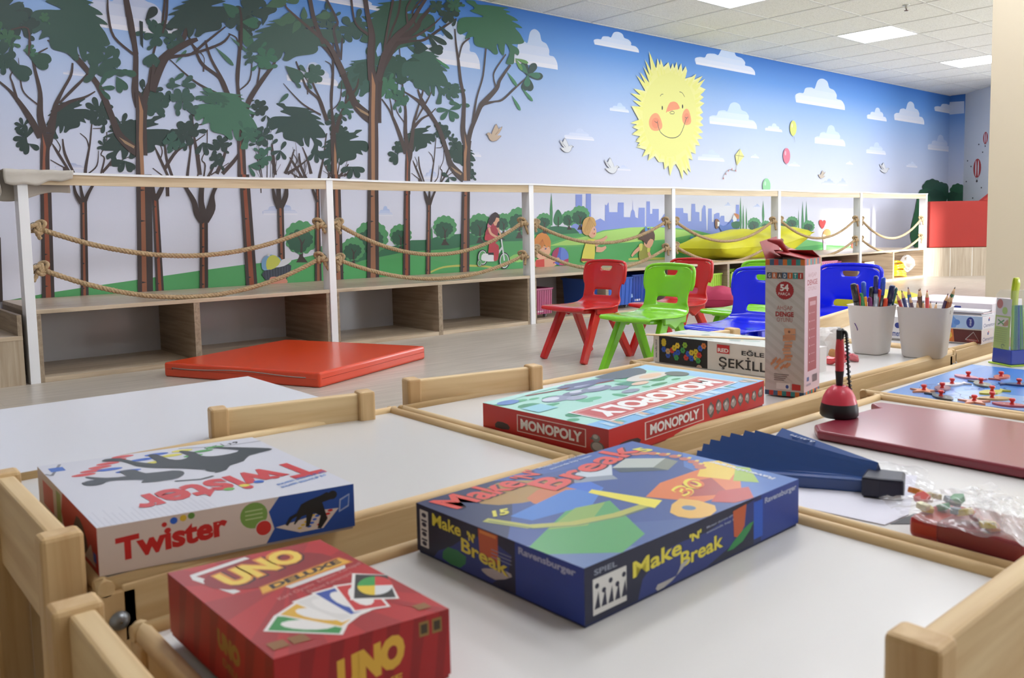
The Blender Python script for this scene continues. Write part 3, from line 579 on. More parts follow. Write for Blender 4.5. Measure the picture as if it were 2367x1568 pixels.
zl(ZC, [(290, 700, 60), (275, 480, 50), (285, 300, 44), (250, 100, 36), (232, -20, 34)], '543D3C'); zl(ZC, [(345, 700, 50), (400, 480, 50), (500, 320, 44), (620, 210, 36), (700, 80, 26), (760, -10, 22)], '543D3C'); zl(ZC, [(400, 420, 22), (430, 230, 18), (475, 0, 20)], '543D3C')
zl(ZC, [(470, 345, 26), (640, 325, 18), (790, 240, 14), (890, 150, 8)], '543D3C'); zl(ZC, [(260, 300, 26), (150, 200, 16), (115, 0, 18)], '543D3C'); zl(ZC, [(600, 200, 20), (590, 80, 14), (630, 0, 14)], '543D3C')
zl(ZC, [(312, 640, 70), (305, 900, 72), (306, 1200, 84), (303, 1600, 90)], '543D3C'); zp(ZC, [(290, 620), (322, 740), (316, 1000), (318, 1560), (288, 1560), (285, 1000), (290, 760)], HL); zl(ZA, [(1190, 800, 60), (1195, 1000, 50), (1200, 1560, 62)], BR); zp(ZA, [(1192, 820), (1232, 960), (1228, 1200), (1243, 1560), (1212, 1560), (1195, 1200), (1200, 960)], HL)
# trunks that go on below the rail
def trunk(z, xt0, xt1, yt, xb0, xb1, yb, hl, f=.3, g=.72, c='443230'):
    zp(z, [(xt0, yt), (xt1, yt), (xb1, yb), (xb0, yb)], c)
    zp(z, [(xt0+(xt1-xt0)*f, yt), (xt0+(xt1-xt0)*g*.9, yt), (xb0+(xb1-xb0)*g, yb), (xb0+(xb1-xb0)*f, yb)], hl)
    for k in range(4):
        t = .12+.25*k; x = xt0+(xb0-xt0)*t+(xt1-xt0)*f; y = yt+(yb-yt)*t; w_ = (xt1-xt0)*.3; MF.layer(); zp(z, [(x, y), (x+w_, y+6), (x, y+14)], '3A2A2A', layer=False)
trunk(ZL, 273, 345, 70, 286, 372, 940, 'A9532F'); trunk(ZL, 547, 592, 250, 552, 604, 930, 'A9603E', .3, .65); trunk(ZL, 928, 1034, 70, 940, 1044, 910, 'B06C48', .28, .6); trunk(ZL, 1036, 1078, 200, 1066, 1120, 900, 'A9532F'); 
trunk(ZL, 1363, 1418, 370, 1362, 1420, 880, 'A9603E', .3, .6); trunk(ZL, 1632, 1700, 70, 1682, 1760, 870, 'A9532F'); trunk(ZL, 1893, 1936, 290, 1906, 1948, 800, 'A9603E'); trunk(ZL, 2155, 2180, 160, 2150, 2197, 840, 'A9603E'); trunk(ZL, 2270, 2322, 70, 2280, 2346, 830, 'B06C48'); trunk(ZL, -40, 2, 500, -40, 18, 940, '3A2A2A')
trunk(Z5, 440, 512, 70, 434, 518, 760, 'B87A55'); trunk(Z5, 690, 728, 60, 680, 729, 740, 'A9532F', .3, .75); trunk(Z5, 845, 872, 190, 836, 868, 730, 'A9603E'); trunk(Z5, 1086, 1138, 70, 1071, 1134, 720, 'B06C48')
for q in (((500, 130, 14), (515, 200, 24), (555, 265, 34)), ((545, 130, 16), (555, 190, 20), (570, 260, 30)), ((640, 130, 18), (600, 200, 24), (575, 260, 30)), ((1040, 140, 22), (1050, 240, 34)), ((1115, 140, 24), (1090, 190, 34), (1060, 250, 30)),
          ((1255, 140, 20), (1320, 250, 36), (1345, 340, 44), (1390, 400, 50)), ((1378, 130, 34), (1372, 260, 40), (1400, 380, 50)), ((1485, 130, 26), (1450, 210, 28), (1440, 300, 60), (1400, 390, 50)),
          ((1860, 150, 14), (1875, 230, 26), (1905, 300, 36)), ((1900, 150, 30), (1905, 300, 36)), ((1955, 150, 20), (1950, 220, 34), (1915, 300, 36)), ((2130, 160, 12), (2165, 260, 20))): zl(ZL, list(q), '443230')
for q in (((825, 120, 10), (840, 170, 22), (858, 220, 26)), ((862, 120, 10), (860, 200, 20)), ((902, 120, 12), (880, 170, 16), (862, 215, 24)), ((60, 100, 10), (90, 170, 16))): zl(Z5, list(q), '443230')
MF.dark = .07
# ---- sun face
cx, cy = 545, 590
SO = [(440,262),(462,330),(478,350),(483,300),(497,335),(500,303),(515,345),(540,320),(550,355),(562,325),(570,352),(582,318),(590,362),(605,325),(612,368),(628,340),(636,365),(622,405),(645,398),(660,395),(682,380),(672,410),(715,390),(690,428),(728,405),(702,445),(732,460),(697,482),(722,500),(695,516),(725,530),(702,550),(718,578),(700,590),(718,608),(703,625),(720,645),(695,652),(718,680),(690,688),(717,712),(688,715),(702,748),(678,745),(680,790),(655,780),(665,822),(643,812),(655,885),(637,862),(640,900),(617,872),(612,922),(596,872),(578,842),(566,850),(548,905),(540,850),(520,870),(515,832),(490,832),(470,802),(435,825),(442,790),(405,805),(427,770),(375,755),(412,740),(370,725),(417,705),(352,690),(388,668),(354,652),(392,642),(345,632),(388,615),(350,545),(398,548),(358,515),(402,522),(345,478),(398,488),(362,455),(422,468),(375,385),(428,445),(393,370),(442,425),(410,338),(446,398),(418,303),(452,372)]
for k, c_ in ((1.0, 'F1EFA6'), (.93, 'EFEC90')):
    zp(ZR, [(cx+(x-cx)*k, cy+(y-cy)*k) for x, y in SO], c_)
for n_ in range(0, len(SO), 2):
    x, y = SO[n_]; zl(ZR, [(cx+(x-cx)*.7, cy+(y-cy)*.7, 14), (cx+(x-cx)*.95, cy+(y-cy)*.95, 3)], 'EDEA82')
zp(ZR, [(cx+138*math.cos(a), cy+215*math.sin(a)) for a in [2*math.pi*i/40 for i in range(40)]], 'ECE98A')
for x, y, rx, ry, a in ((474, 632, 34, 46, 0), (633, 606, 23, 42, 0)):
    zp(ZR, [(x+rx*math.cos(t)*(1+.1*math.sin(2*t)), y+ry*math.sin(t)+6*math.cos(2*t)) for t in [2*math.pi*i/24 for i in range(24)]], 'F0A070')
    zp(ZR, [(x+rx*.6*math.cos(t), y+ry*.6*math.sin(t)) for t in [2*math.pi*i/20 for i in range(20)]], 'EE8C66')
zp(ZR, [(527, 580), (540, 538), (562, 522), (585, 530), (600, 560), (588, 548), (565, 542), (545, 556)], 'EE8A60', 3)
zp(ZR, [(530, 572), (545, 530), (562, 524), (580, 532), (595, 558), (565, 565)], 'F0956A', 3)
zl(ZR, [(545, 580, 2), (558, 571, 2), (570, 577, 2), (565, 585, 2), (548, 584, 2)], '5A5040')
zl(ZR, [(482, 625, 2.5), (500, 680, 2.5), (550, 708, 2.5), (600, 690, 2.5), (632, 605, 2.5)], '4A4A3A'); zl(ZR, [(468, 622, 2), (480, 630, 2), (484, 620, 2)], '5A5040'); zl(ZR, [(625, 602, 2), (634, 606, 2), (640, 600, 2)], '5A5040')
zl(ZR, [(497, 495, 2), (504, 485, 2), (513, 484, 2)], '4A4A3A'); zl(ZR, [(596, 472, 2), (610, 477, 2), (623, 498, 2)], '4A4A3A')
for x, y in ((508, 554), (612, 547)): zp(ZR, [(x+3.5*math.cos(t), y+11*math.sin(t)) for t in [.5*i for i in range(13)]], '2E2E26')
# ---- birds
def bird(z, x, y, s, c='DDE0E6', ln='6A6A72', m_=1):
    f = lambda P: [(x+a*s*m_, y+b*s) for a, b in P]
    body = [(-.5, .25), (-.2, .5), (.2, .55), (.45, .3), (.55, .0), (.7, -.02), (.55, -.16), (.4, -.2), (.2, -.05), (-.1, .05), (-.5, .05), (-.62, .1)]
    wing = [(-.25, .05), (-.6, -.4), (-.7, -.75), (-.4, -.5), (-.2, -.95), (.05, -.5), (.2, -.02)]
    for P in (wing, body):
        zp(z, [(x+a*s*m_*1.06, y+b*s*1.06) for a, b in P], ln, 2); zp(z, f(P), c, 2)
    MF.layer(); zp(z, f([(.62, -.06), (.78, -.02), (.62, .03)]), '2A2A2A', layer=False); zp(z, f([(.42, -.1), (.46, -.1), (.46, -.05), (.42, -.05)]), '2A2A2A', layer=False)
    for k in (-.6, -.45): zl(z, [(x+k*s*m_, y-.5*s, s*.02), (x-.1*s*m_, y+.02*s, s*.02)], ln)
bird(ZR, 250, 860, 52); bird(ZR, 18, 755, 48); bird(ZR, 1648, 868, 34); bird(ZC, 1345, 1165, 95, 'C8B09A', '8A6A50', -1); bird(ZR, 1326, 900, 26, 'C8B8A4', '9A8A78', -1)
# ---- balloons, kite
def ball(z, x, y, rx, ry, c):
    zp(z, [(x+rx*math.cos(t), y+ry*math.sin(t)) for t in [2*math.pi*i/28 for i in range(28)]], c)
    zp(z, [(x-rx*.35+rx*.22*math.cos(t), y-ry*.35+ry*.3*math.sin(t)) for t in [2*math.pi*i/14 for i in range(14)]], rgb_mix(c, 'FFFFFF', .45))
    zp(z, [(x-rx*.15, y+ry*1.08), (x, y+ry*.98), (x+rx*.15, y+ry*1.08)], c)
ball(ZR, 1180, 658, 17, 39, 'D9DC6C'); ball(ZR, 1146, 800, 18, 40, 'DC6A86'); ball(ZR, 1043, 955, 20, 40, '8FD49A'); zl(ZR, [(1185, 700, 1.5), (1188, 730, 1.5)], '9AA0A8'); ball(Z7, 310, 235, 14, 50, '5C7FD0')
zp(ZR, [(907, 764), (928, 803), (891, 850), (882, 797)], 'E8E48A'); zl(ZR, [(907, 764, 2), (891, 850, 2)], '9A9468'); zl(ZR, [(928, 803, 2), (882, 797, 2)], '9A9468')
zl(ZR, [(889, 852, 1.5), (882, 876, 1.5), (855, 870, 1.5), (830, 890, 1.5), (818, 920, 1.5)], '8A8A80')
for x, y in ((882, 876), (862, 868), (845, 876), (831, 893), (819, 916)): zp(ZR, [(x-5, y-7), (x, y), (x+5, y-7), (x+5, y+7), (x, y), (x-5, y+7)], 'C0504A')
# ---- children and things in the meadow (simple printed figures)
SKIN, SK2 = 'E0A88A', 'D08A72'
# cap boy (only head)
zp(ZL, [(1800, 730), (1800, 775), (1840, 800), (1950, 790), (1985, 720), (1965, 680)], '333A48', 2)
for k in range(9): zl(ZL, [(1812+k*19, 726-k*4, 3), (1818+k*18, 786-k*2, 3)], '58606E')
zp(ZL, [(1840, 780), (1870, 768), (1950, 780), (1955, 820), (1850, 820)], 'D8907A', 2)
zp(ZL, [(1785, 700), (1790, 650), (1830, 620), (1880, 625), (1925, 655), (1885, 705), (1805, 726)], '7AA6CC', 2); zp(ZL, [(1822, 720), (1818, 660), (1845, 625), (1880, 625), (1915, 660), (1880, 708)], 'D2D25A', 2)
zp(ZL, [(1880, 706), (1900, 690), (1925, 652), (1985, 640), (1985, 665), (1940, 695)], 'E4E4EA', 2); zp(ZL, [(1824, 612), (1833, 606), (1842, 614), (1840, 628), (1826, 628)], 'E4E4EA', 2)
# cyclist
for x, y, r in ((1225, 578, 42), (1373, 600, 44), (1203, 617, 18)):
    zp(Z5, [(x+r*.84*math.cos(t), y+r*1.3*math.sin(t)) for t in [2*math.pi*i/28 for i in range(28)]], '26262C'); zp(Z5, [(x+r*.7*math.cos(t), y+r*1.14*math.sin(t)) for t in [2*math.pi*i/28 for i in range(28)]], 'E4E6EA')
    zp(Z5, [(x+r*.6*math.cos(t), y+r*1.02*math.sin(t)) for t in [2*math.pi*i/28 for i in range(28)]], '60A666')
zp(Z5, [(1215, 580), (1230, 550), (1290, 560), (1320, 575), (1300, 605), (1225, 600)], 'E8EAEE', 2); zl(Z5, [(1300, 590, 12), (1358, 510, 12)], 'E0E2E8'); zl(Z5, [(1352, 450, 9), (1373, 600, 9)], 'E0E2E8'); zl(Z5, [(1325, 440, 6), (1375, 455, 6)], '33333A')
zp(Z5, [(1240, 430), (1262, 412), (1330, 425), (1335, 455), (1310, 480), (1335, 500), (1330, 590), (1300, 600), (1300, 545), (1262, 545), (1270, 470), (1240, 460)], 'C23A48', 2)
zp(Z5, [(1255, 380), (1280, 350), (1320, 355), (1330, 400), (1318, 432), (1262, 420), (1240, 420)], 'A83444', 2); zp(Z5, [(1262, 340), (1285, 335), (1280, 370), (1256, 372)], 'D87A90', 2)
zl(Z5, [(1268, 375, 16), (1282, 415, 14), (1325, 440, 10)], SKIN); zl(Z5, [(1325, 370, 14), (1350, 430, 10)], SKIN); zp(Z5, [(1295, 320), (1325, 300), (1338, 320), (1332, 350), (1305, 360)], SKIN, 2)
zp(Z5, [(1262, 330), (1280, 290), (1310, 268), (1335, 285), (1342, 310), (1318, 305), (1308, 330), (1290, 345), (1285, 360), (1265, 350)], '35262C', 2); zp(Z5, [(1325, 340), (1340, 330), (1338, 370), (1318, 372)], '35262C', 2)
zp(Z5, [(1262, 545), (1298, 545), (1296, 560), (1262, 560)], '26262C')
# ball boy, blond boy, girl
zp(Z6, [(150, 785), (215, 775), (300, 775), (350, 800), (300, 850), (140, 852)], SKIN, 2); zp(Z6, [(143, 790), (220, 780), (222, 850), (143, 852)], 'D24438')
bx, by, br_ = 365, 755, 76
zp(Z6, [(bx+br_*math.cos(t), by+br_*1.07*math.sin(t)) for t in [2*math.pi*i/30 for i in range(30)]], '5668C4'); zp(Z6, [(bx-60, by-48), (bx-10, by-82), (bx-30, by+10), (bx-60, by+70), (bx-74, by)], 'A8365E', 2); zp(Z6, [(bx+10, by-80), (bx+62, by-40), (bx+74, by+20), (bx+10, by+70)], '6A86D8', 2); zp(Z6, [(bx+74, by+20), (bx+60, by+76), (bx-10, by+78), (bx+10, by+50)], 'C0406A', 2)
zp(Z6, [(300, 780), (350, 765), (360, 785), (340, 800), (290, 810)], SKIN, 2); zp(Z6, [(135, 700), (150, 660), (265, 670), (275, 720), (240, 770), (180, 780), (140, 750)], 'E8B090', 2)
zp(Z6, [(132, 720), (132, 600), (160, 560), (180, 548), (200, 540), (215, 548), (240, 552), (265, 580), (280, 620), (275, 700), (262, 660), (240, 680), (225, 650), (190, 690), (165, 680), (150, 720)], 'DC8C3E')
for x in (150, 170, 190, 210, 230): zl(Z6, [(205, 600, 2), (x, 680, 3)], 'B4602E')
zl(Z6, [(225, 690, 8), (240, 685, 8)], '3A4A90'); zl(Z6, [(200, 750, 5), (222, 740, 5)], '8A2A2A')
zp(Z6, [(555, 800), (600, 620), (640, 600), (690, 605), (680, 660), (672, 790), (610, 800)], 'E0D658', 2); zp(Z6, [(555, 775), (672, 780), (672, 800), (552, 800)], 'A83A34')
zl(Z6, [(680, 640, 42), (750, 610, 26), (790, 575, 16)], SKIN); zl(Z6, [(690, 690, 36), (740, 695, 30), (780, 670, 16)], SKIN); zp(Z6, [(620, 500), (670, 480), (692, 520), (685, 570), (650, 590), (620, 560)], 'E8B090', 2)
zp(Z6, [(565, 480), (580, 425), (620, 398), (665, 405), (685, 440), (690, 480), (660, 490), (640, 530), (620, 565), (590, 560), (565, 530)], 'D2A660', 2)
for k in range(7): zl(Z6, [(630, 402, 2), (572+k*18, 545-k*10, 3)], 'A87A40')
zl(Z6, [(672, 505, 8), (676, 520, 8)], '3A5AA0'); zl(Z6, [(668, 555, 8), (678, 545, 6)], 'B03030'); zl(Z6, [(655, 545, 14), (660, 548, 14)], 'E08A7A')
zp(Z6, [(1085, 680), (1110, 645), (1180, 660), (1180, 700), (1170, 780), (1080, 785)], '9A9A4A', 2); zp(Z6, [(1078, 650), (1110, 640), (1105, 700), (1080, 700)], 'D6D668', 2); zp(Z6, [(1155, 680), (1180, 680), (1172, 720), (1155, 715)], 'D6D668', 2)
zl(Z6, [(1085, 680, 26), (1040, 720, 22), (1012, 755, 14)], SKIN); zl(Z6, [(1165, 720, 22), (1185, 770, 24)], SKIN); zp(Z6, [(1150, 600), (1205, 600), (1205, 640), (1175, 682), (1130, 660), (1125, 620)], SKIN, 2)
zp(Z6, [(1110, 600), (1120, 530), (1150, 500), (1195, 510), (1222, 560), (1215, 620), (1195, 590), (1160, 620), (1145, 650), (1110, 610), (1070, 600), (1100, 560), (1075, 570), (1100, 530), (1125, 510)], '5A3A34', 2)
zp(Z6, [(1130, 500), (1150, 490), (1160, 520), (1180, 490), (1178, 520), (1155, 550), (1140, 545)], '4A8AC8', 2)
zp(Z6, [(1545, 570), (1590, 590), (1642, 570), (1640, 615), (1595, 610), (1548, 630)], '4A90C8', 2); zl(Z6, [(1590, 590, 8), (1580, 545, 4)], '50403A'); zp(Z6, [(1282, 700), (1300, 668), (1308, 690), (1300, 710)], '9CC4E0', 2)
# feet in the air figure
zp(Z6, [(1800, 460), (1840, 480), (1890, 460), (1920, 420), (1960, 430), (1950, 500), (1930, 550), (1850, 550), (1810, 500)], '5A7AC8', 2); zp(Z6, [(1768, 430), (1785, 415), (1808, 440), (1795, 500), (1772, 498)], '8A6048', 2); zp(Z6, [(1928, 390), (1955, 385), (1965, 430), (1935, 445)], 'E8E8EE', 2); zp(Z6, [(1940, 365), (1985, 380), (1980, 420), (1955, 400)], 'C88050', 2)
zp(Z6, [(1790, 440), (1810, 445), (1805, 480), (1790, 485)], 'E8E8EE'); zp(Z6, [(1915, 450), (1990, 440), (1985, 500), (1930, 500)], '2F6B4C', 2); zl(Z6, [(1880, 545, 50), (1880, 580, 60)], SKIN)
# heart, little child at the bright end
zp(Z7, [(695, 452), (668, 410), (672, 380), (690, 380), (697, 392), (708, 378), (722, 388), (718, 412)], 'D84A48', 2); zp(Z7, [(700, 480), (725, 450), (755, 460), (762, 495), (735, 510), (705, 515)], 'D8955E', 2); zp(Z7, [(695, 495), (720, 500), (722, 535), (700, 545)], 'F0C4A8', 2); zp(Z7, [(700, 545), (725, 535), (722, 630), (702, 635)], 'F0D0DC')
zp(Z7, [(925, 600), (935, 560), (950, 545), (962, 600)], 'C8604A', 2)
# bushes at the far end, on the wall and its return
for x, y, r, c_ in ((1580, 130, 75, '234F3A'), (1530, 200, 70, '2A5A40'), (1650, 150, 70, '255240'), (1600, 230, 90, '1F4636')):
    zp(Z7, [(x+r*(1+.12*abs(math.sin(5*t)))*math.cos(t), y+r*(1+.12*abs(math.sin(5*t)))*math.sin(t)) for t in [2*math.pi*i/48 for i in range(48)] ] , c_)
zp(Z7, [(1470, 190), (1440, 300), (1405, 460), (1408, 540), (1440, 600), (1500, 610), (1560, 600), (1560, 190)], '2F7044', 2)
# seams of the wallpaper strips
for x in (152, 1134, 2160): zl(ZL, [(x, -1100 if x != 152 else 100, 2), (x+6, 900, 2)], 'B9BDD2') if False else None
tag(MU.build('wall_back'), kind='structure')
# return wall bushes
mb = MB().box(XR, 5.59, 0, XR+.2, YW, HC+.1, SKY); RF = Face(mb, (XR-.001, YW, 0), (0, -1, 0), (0, 0, 1), 1e-4)
RF.clip = False
def rp(x, y): p = ux(x, y, XR); return (YW-p.y, p.z)
for x, y, r, c_ in ((1790, 150, 60, '2A5A40'), (1750, 215, 60, '1F4636'), (1830, 220, 60, '234F3A')):
    q = [rp(1700+.28701*(x+r*(1+.12*abs(math.sin(5*t)))*math.cos(t)), 400+.28701*(y+r*(1+.12*abs(math.sin(5*t)))*math.sin(t))) for t in [2*math.pi*i/48 for i in range(48)]]
    RF.poly([(max(0, min(.235, a)), b) for a, b in q], c_)
RF.poly([rp(2195, 265), rp(2195, 236), rp(2229, 234), rp(2229, 262)], 'C4D2EC')
tag(mb.build('wall_corner'), kind='structure')
# ------------------------------------------------------------------ storage benches along the wall
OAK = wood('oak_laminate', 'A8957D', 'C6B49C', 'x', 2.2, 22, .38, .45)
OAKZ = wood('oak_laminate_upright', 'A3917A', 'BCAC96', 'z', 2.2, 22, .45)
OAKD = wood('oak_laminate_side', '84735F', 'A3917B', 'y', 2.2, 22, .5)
EDGE = wood('oak_edge', 'B09A7C', 'CDB896', 'x', 4, 10, .5)
RAILW = wood('rail_oak', 'C2AB8A', 'D8C4A4', 'x', 2, 18, .45)
WHT = mat('E6E6E8', .35, coat=.1); BACK = mat('B9B6B8', .25, coat=.4)
PX0, PD = .95, 1.671
ZT = .375
post = lambda i: PX0 + PD*i
YB = 5.55
units = [(post(i)+.001, post(i+1)-.046) for i in range(6)]
ul = ['open storage bench at the left end, both compartments empty', 'open storage bench in the second bay with two empty compartments', 'open storage bench in the third bay holding pink and blue wheeled bins',
      'open storage bench under the yellow cushion holding green baskets', 'open storage bench holding the pink baskets behind the blue chair', 'open storage bench at the right end holding books and a clear bag']
for (x0, x1), lb in zip(units, ul):
    r = empty('storage_bench', (x0, YF, 0)); tag(r, lb, 'storage bench', 'storage benches along the mural'); W_ = x1-x0
    MB().prism([(0, 0), (W_, 0), (W_, .086), (W_+.045, .086), (W_+.045, YW-YF-.012), (0, YW-YF-.012)], ZT-.022, ZT, OAK).build('bench_top', r, .0015)
    MB().box(.02, .005, .0, W_-.02, YB-YF, .026, OAK).build('bottom_board', r, .001)
    MB().box(.02, YB-YF, 0, W_-.02, YB-YF+.012, ZT-.022, BACK).build('back_panel', r)
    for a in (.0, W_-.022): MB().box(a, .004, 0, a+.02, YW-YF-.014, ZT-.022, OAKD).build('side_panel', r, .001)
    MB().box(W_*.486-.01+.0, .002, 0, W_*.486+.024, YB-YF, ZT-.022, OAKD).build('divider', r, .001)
# step block at the far left
r = empty('wooden_steps', (XL+.02, YF, 0)); tag(r, 'oak steps left of the first white post, rising to the bench top', 'steps')
x1 = .885-(XL+.02)
MB().box(0, 0, .228, x1, .5, .25, OAK).build('tread', r, .0015)
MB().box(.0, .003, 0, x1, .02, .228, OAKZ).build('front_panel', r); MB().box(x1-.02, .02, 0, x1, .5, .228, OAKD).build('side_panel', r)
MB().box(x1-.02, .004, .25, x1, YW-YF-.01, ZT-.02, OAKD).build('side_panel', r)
MB().box(0, .62, .0, x1-.02, .64, ZT-.022, OAKZ).build('front_panel', r); MB().box(0, .60, ZT-.022, x1, YW-YF-.01, ZT, OAK).build('tread', r)
# railing: posts and rails
ZR_ = 1.073
rr = empty('railing', (PX0, YF, 0)); tag(rr, 'long white railing with oak rails between seven posts along the benches', 'railing')
for i in range(7):
    x = post(i)-PX0
    MB().box(x-.045, -.006, 0, x, .082, ZR_-.012, WHT).build('post', rr, .0012)
for i in range(6):
    a, b = post(i)-PX0, post(i+1)-.045-PX0
    n_ = 10; sag = .007; m_ = MB(); vs = []
    for k in range(n_+1):
        t = k/n_; x = a+(b-a)*t; z = -sag*4*t*(1-t)
        vs += [(x, .0, 1.006+z*.4), (x, .02, 1.006+z*.4), (x, .02, ZR_-.012+z), (x, .0, ZR_-.012+z)]
    fs = []
    for k in range(n_):
        for j in range(4): fs.append((4*k+j, 4*(k+1)+j, 4*(k+1)+(j+1) % 4, 4*k+(j+1) % 4)[::-1])
    fs += [(0, 1, 2, 3), tuple(4*n_+j for j in (3, 2, 1, 0))]
    m_.add(vs, fs, RAILW).build('rail_board', rr)
    vs = []
    a -= .045 if i == 0 else .0225; b += .045 if i == 5 else .0225
    for k in range(n_+1):
        t = k/n_; x = a+(b-a)*t; z = -sag*4*t*(1-t)
        vs += [(x, -.012, ZR_-.012+z), (x, .088, ZR_-.012+z), (x, .088, ZR_+z), (x, -.012, ZR_+z)]
    MB().add(vs, fs, WHT).build('rail_cap', rr)
# hooks and ropes
HK = mat('9C9C94', .25, metal=.9)
ROPE = wood('jute', '92795A', 'BBA27E', 'x', 90, 1, .9)
def rope_mesh(P, r=.0150, twist=.060, rs=.0088):
    """three strand laid rope along the points P"""
    P = [V(p) for p in P]; D = [0]
    for a, b in zip(P, P[1:]): D.append(D[-1]+(b-a).length)
    m_ = MB()
    for s_ in range(3):
        pts = []
        n_ = max(8, int(D[-1]/.009))
        for k in range(n_+1):
            d_ = D[-1]*k/n_; i = 0
            while i < len(P)-2 and D[i+1] < d_: i += 1
            t = (d_-D[i])/max(D[i+1]-D[i], 1e-6); c = P[i].lerp(P[i+1], t); dr = (P[min(i+1, len(P)-1)]-P[i]).normalized()
            n1 = dr.cross(V((0, 1, 0)));
            if n1.length < .1: n1 = dr.cross(V((1, 0, 0)))
            n1.normalize(); n2 = dr.cross(n1)
            a = 2*math.pi*(d_/twist + s_/3)
            pts.append(c + (n1*math.cos(a) + n2*math.sin(a))*(r-rs))
        m_.tube(pts, rs, ROPE, 6)
    return m_
def knot(m_, c, s_, ang, rs=.0105):
    pts = []
    for k in range(64):
        t = 2*math.pi*k/64
        x, y, z = math.sin(t)+2*math.sin(2*t), math.cos(t)-2*math.cos(2*t), -math.sin(3*t)
        p = V((x*.42, z*.55, y*.3))*s_; p = Matrix.Rotation(ang, 3, 'Y') @ p; pts.append(V(c)+p)
    m_.tube(pts, rs, ROPE, 8, closed=True)
    pts = []
    for k in range(30):
        t = 2*math.pi*k/30*2; p = V((.25*math.cos(t)+.5*(k/30-.5), .55*math.sin(t), .55*math.cos(t)))*s_
        pts.append(V(c)+Matrix.Rotation(ang, 3, 'Y') @ p)
    m_.tube(pts, rs, ROPE, 8)
hz = [(.793, .792, .619), (.790, .785, .565), (.77, .775, .60), (.775, .765, .57), (.77, .765, .56), (.76, .755, .52)]
lz = [(.585, .580, .385), (.565, .535, .395), (.575, .54, .38), (.55, .545, .37), (.54, .535, .36), (.535, .53, .35)]
bay = ['leftmost bay', 'second bay, in front of the cyclist', 'third bay, behind the red chair', 'bay in front of the yellow cushion', 'fifth bay, in front of the bright wall', 'rightmost bay']
for i in range(6):
    for lev, zz_ in ((0, hz), (1, lz)):
        z0, z1, zs = zz_[i]; a, b = post(i)+.004, post(i+1)-.045-.004; y = YF+.03
        for xx, zc, dr in ((a, z0+.008, 1), (b, z1+.008, -1)):
            m_ = MB(); m_.tube([(xx-dr*.012-PX0, .03, zc), (xx+dr*.004-PX0, .03, zc)], .003, HK, 8)
            m_.tube([(xx+dr*(.018-.016*math.cos(t))-PX0, .03+.002*math.sin(t*2), zc+.014*math.sin(t)) for t in [2*math.pi*k/20 for k in range(20)]], .0024, HK, 6, closed=True)
            m_.build('eye_hook', rr)
        r = empty('hanging_rope', (a, y, z0))
        tag(r, '%s jute rope slung in the %s' % (('upper', 'lower')[lev], bay[i]), 'rope', 'knotted ropes of the railing')
        P = []
        A, B = .05, (b-a)-.05; h0, h1 = -.012, (z1-z0)-.012
        mid = (zs-z0)
        for k in range(33):
            t = k/32; x = A+(B-A)*t; base = h0+(h1-h0)*t; P.append((x, 0, base + (mid-(h0+h1)/2)*4*t*(1-t)))
        rp_ = rope_mesh(P).build('rope', r)
        for xx, zc, dr in ((.034, -.004, 1), ((b-a)-.034, z1-z0-.004, -1)):
            m_ = MB(); knot(m_, (xx, 0, zc), .034, -.5*dr); kn = m_.build('knot', r)
            m_ = MB(); rnd = random.Random(i*7+lev*3+dr)
            tl = rnd.uniform(.04, .09); dx = rnd.uniform(-.6, .6)
            if (i, lev, dr) in ((2, 0, 1),): tl, dx, up_ = .05, .3, 1
            e0 = V((xx-dr*.012, -.008, zc-.01))
            m_ = rope_mesh([e0, e0+V((dx*tl*.4, -.004, -tl*.5)), e0+V((dx*tl, -.006, -tl))], .011, .05, .0066); m_.build('loose_end', kn)
# grey cloth over the left end
def cloth_mat(): return mat('BDB6AC', .9, noise=.12, nscale=8, bump=.4)
r = empty('cloth', (.86, YF, ZR_)); tag(r, 'crumpled grey beige cloth draped over the left end of the railing', 'cloth')
m_ = MB(); NX, NT = 26, 22; vs = []
rnd = random.Random(2)
for i in range(NX+1):
    u = i/NX; x = u*.31-.012
    lf = .055+.012*math.sin(u*5)+.006*math.sin(u*17)+.01*(1-u); lb_ = .15 - .05*u + .01*math.sin(u*7)
    for j in range(NT+1):
        s_ = -lf + (lf+.11+lb_)*j/NT
        if s_ < 0: y, z = -.017-.004*math.sin(u*9)-.003*math.sin(s_*60), s_
        elif s_ < .11: y, z = -.015+s_, .0035+.0015*math.sin(u*20+s_*60)
        else: y, z = .096+.006*math.sin(u*11+1)+.003*math.sin(s_*50), -(s_-.11)
        vs.append((x+.004*math.sin(s_*40)+(.02 if s_ < 0 else 0)*(u-.5)*s_*8, y, z+.002))
fs = [(i*(NT+1)+j, (i+1)*(NT+1)+j, (i+1)*(NT+1)+j+1, i*(NT+1)+j+1) for i in range(NX) for j in range(NT)]
m_.add(vs, fs, cloth_mat(), True).build('front_fold', r, solid=.003)
# side drop over the end of the rail
m_ = MB(); vs = []
for i in range(9):
    for j in range(11):
        y = -.02+.12*i/8; z = -.13*j/10*(.9+.2*math.sin(i)); vs.append((-.03-.006*math.sin(i*1.3+j*.5)-.004*j/10, y, z+.004))
m_.add(vs, [(i*11+j, (i+1)*11+j, (i+1)*11+j+1, i*11+j+1) for i in range(8) for j in range(10)], cloth_mat(), True).build('side_fold', r, solid=.003)
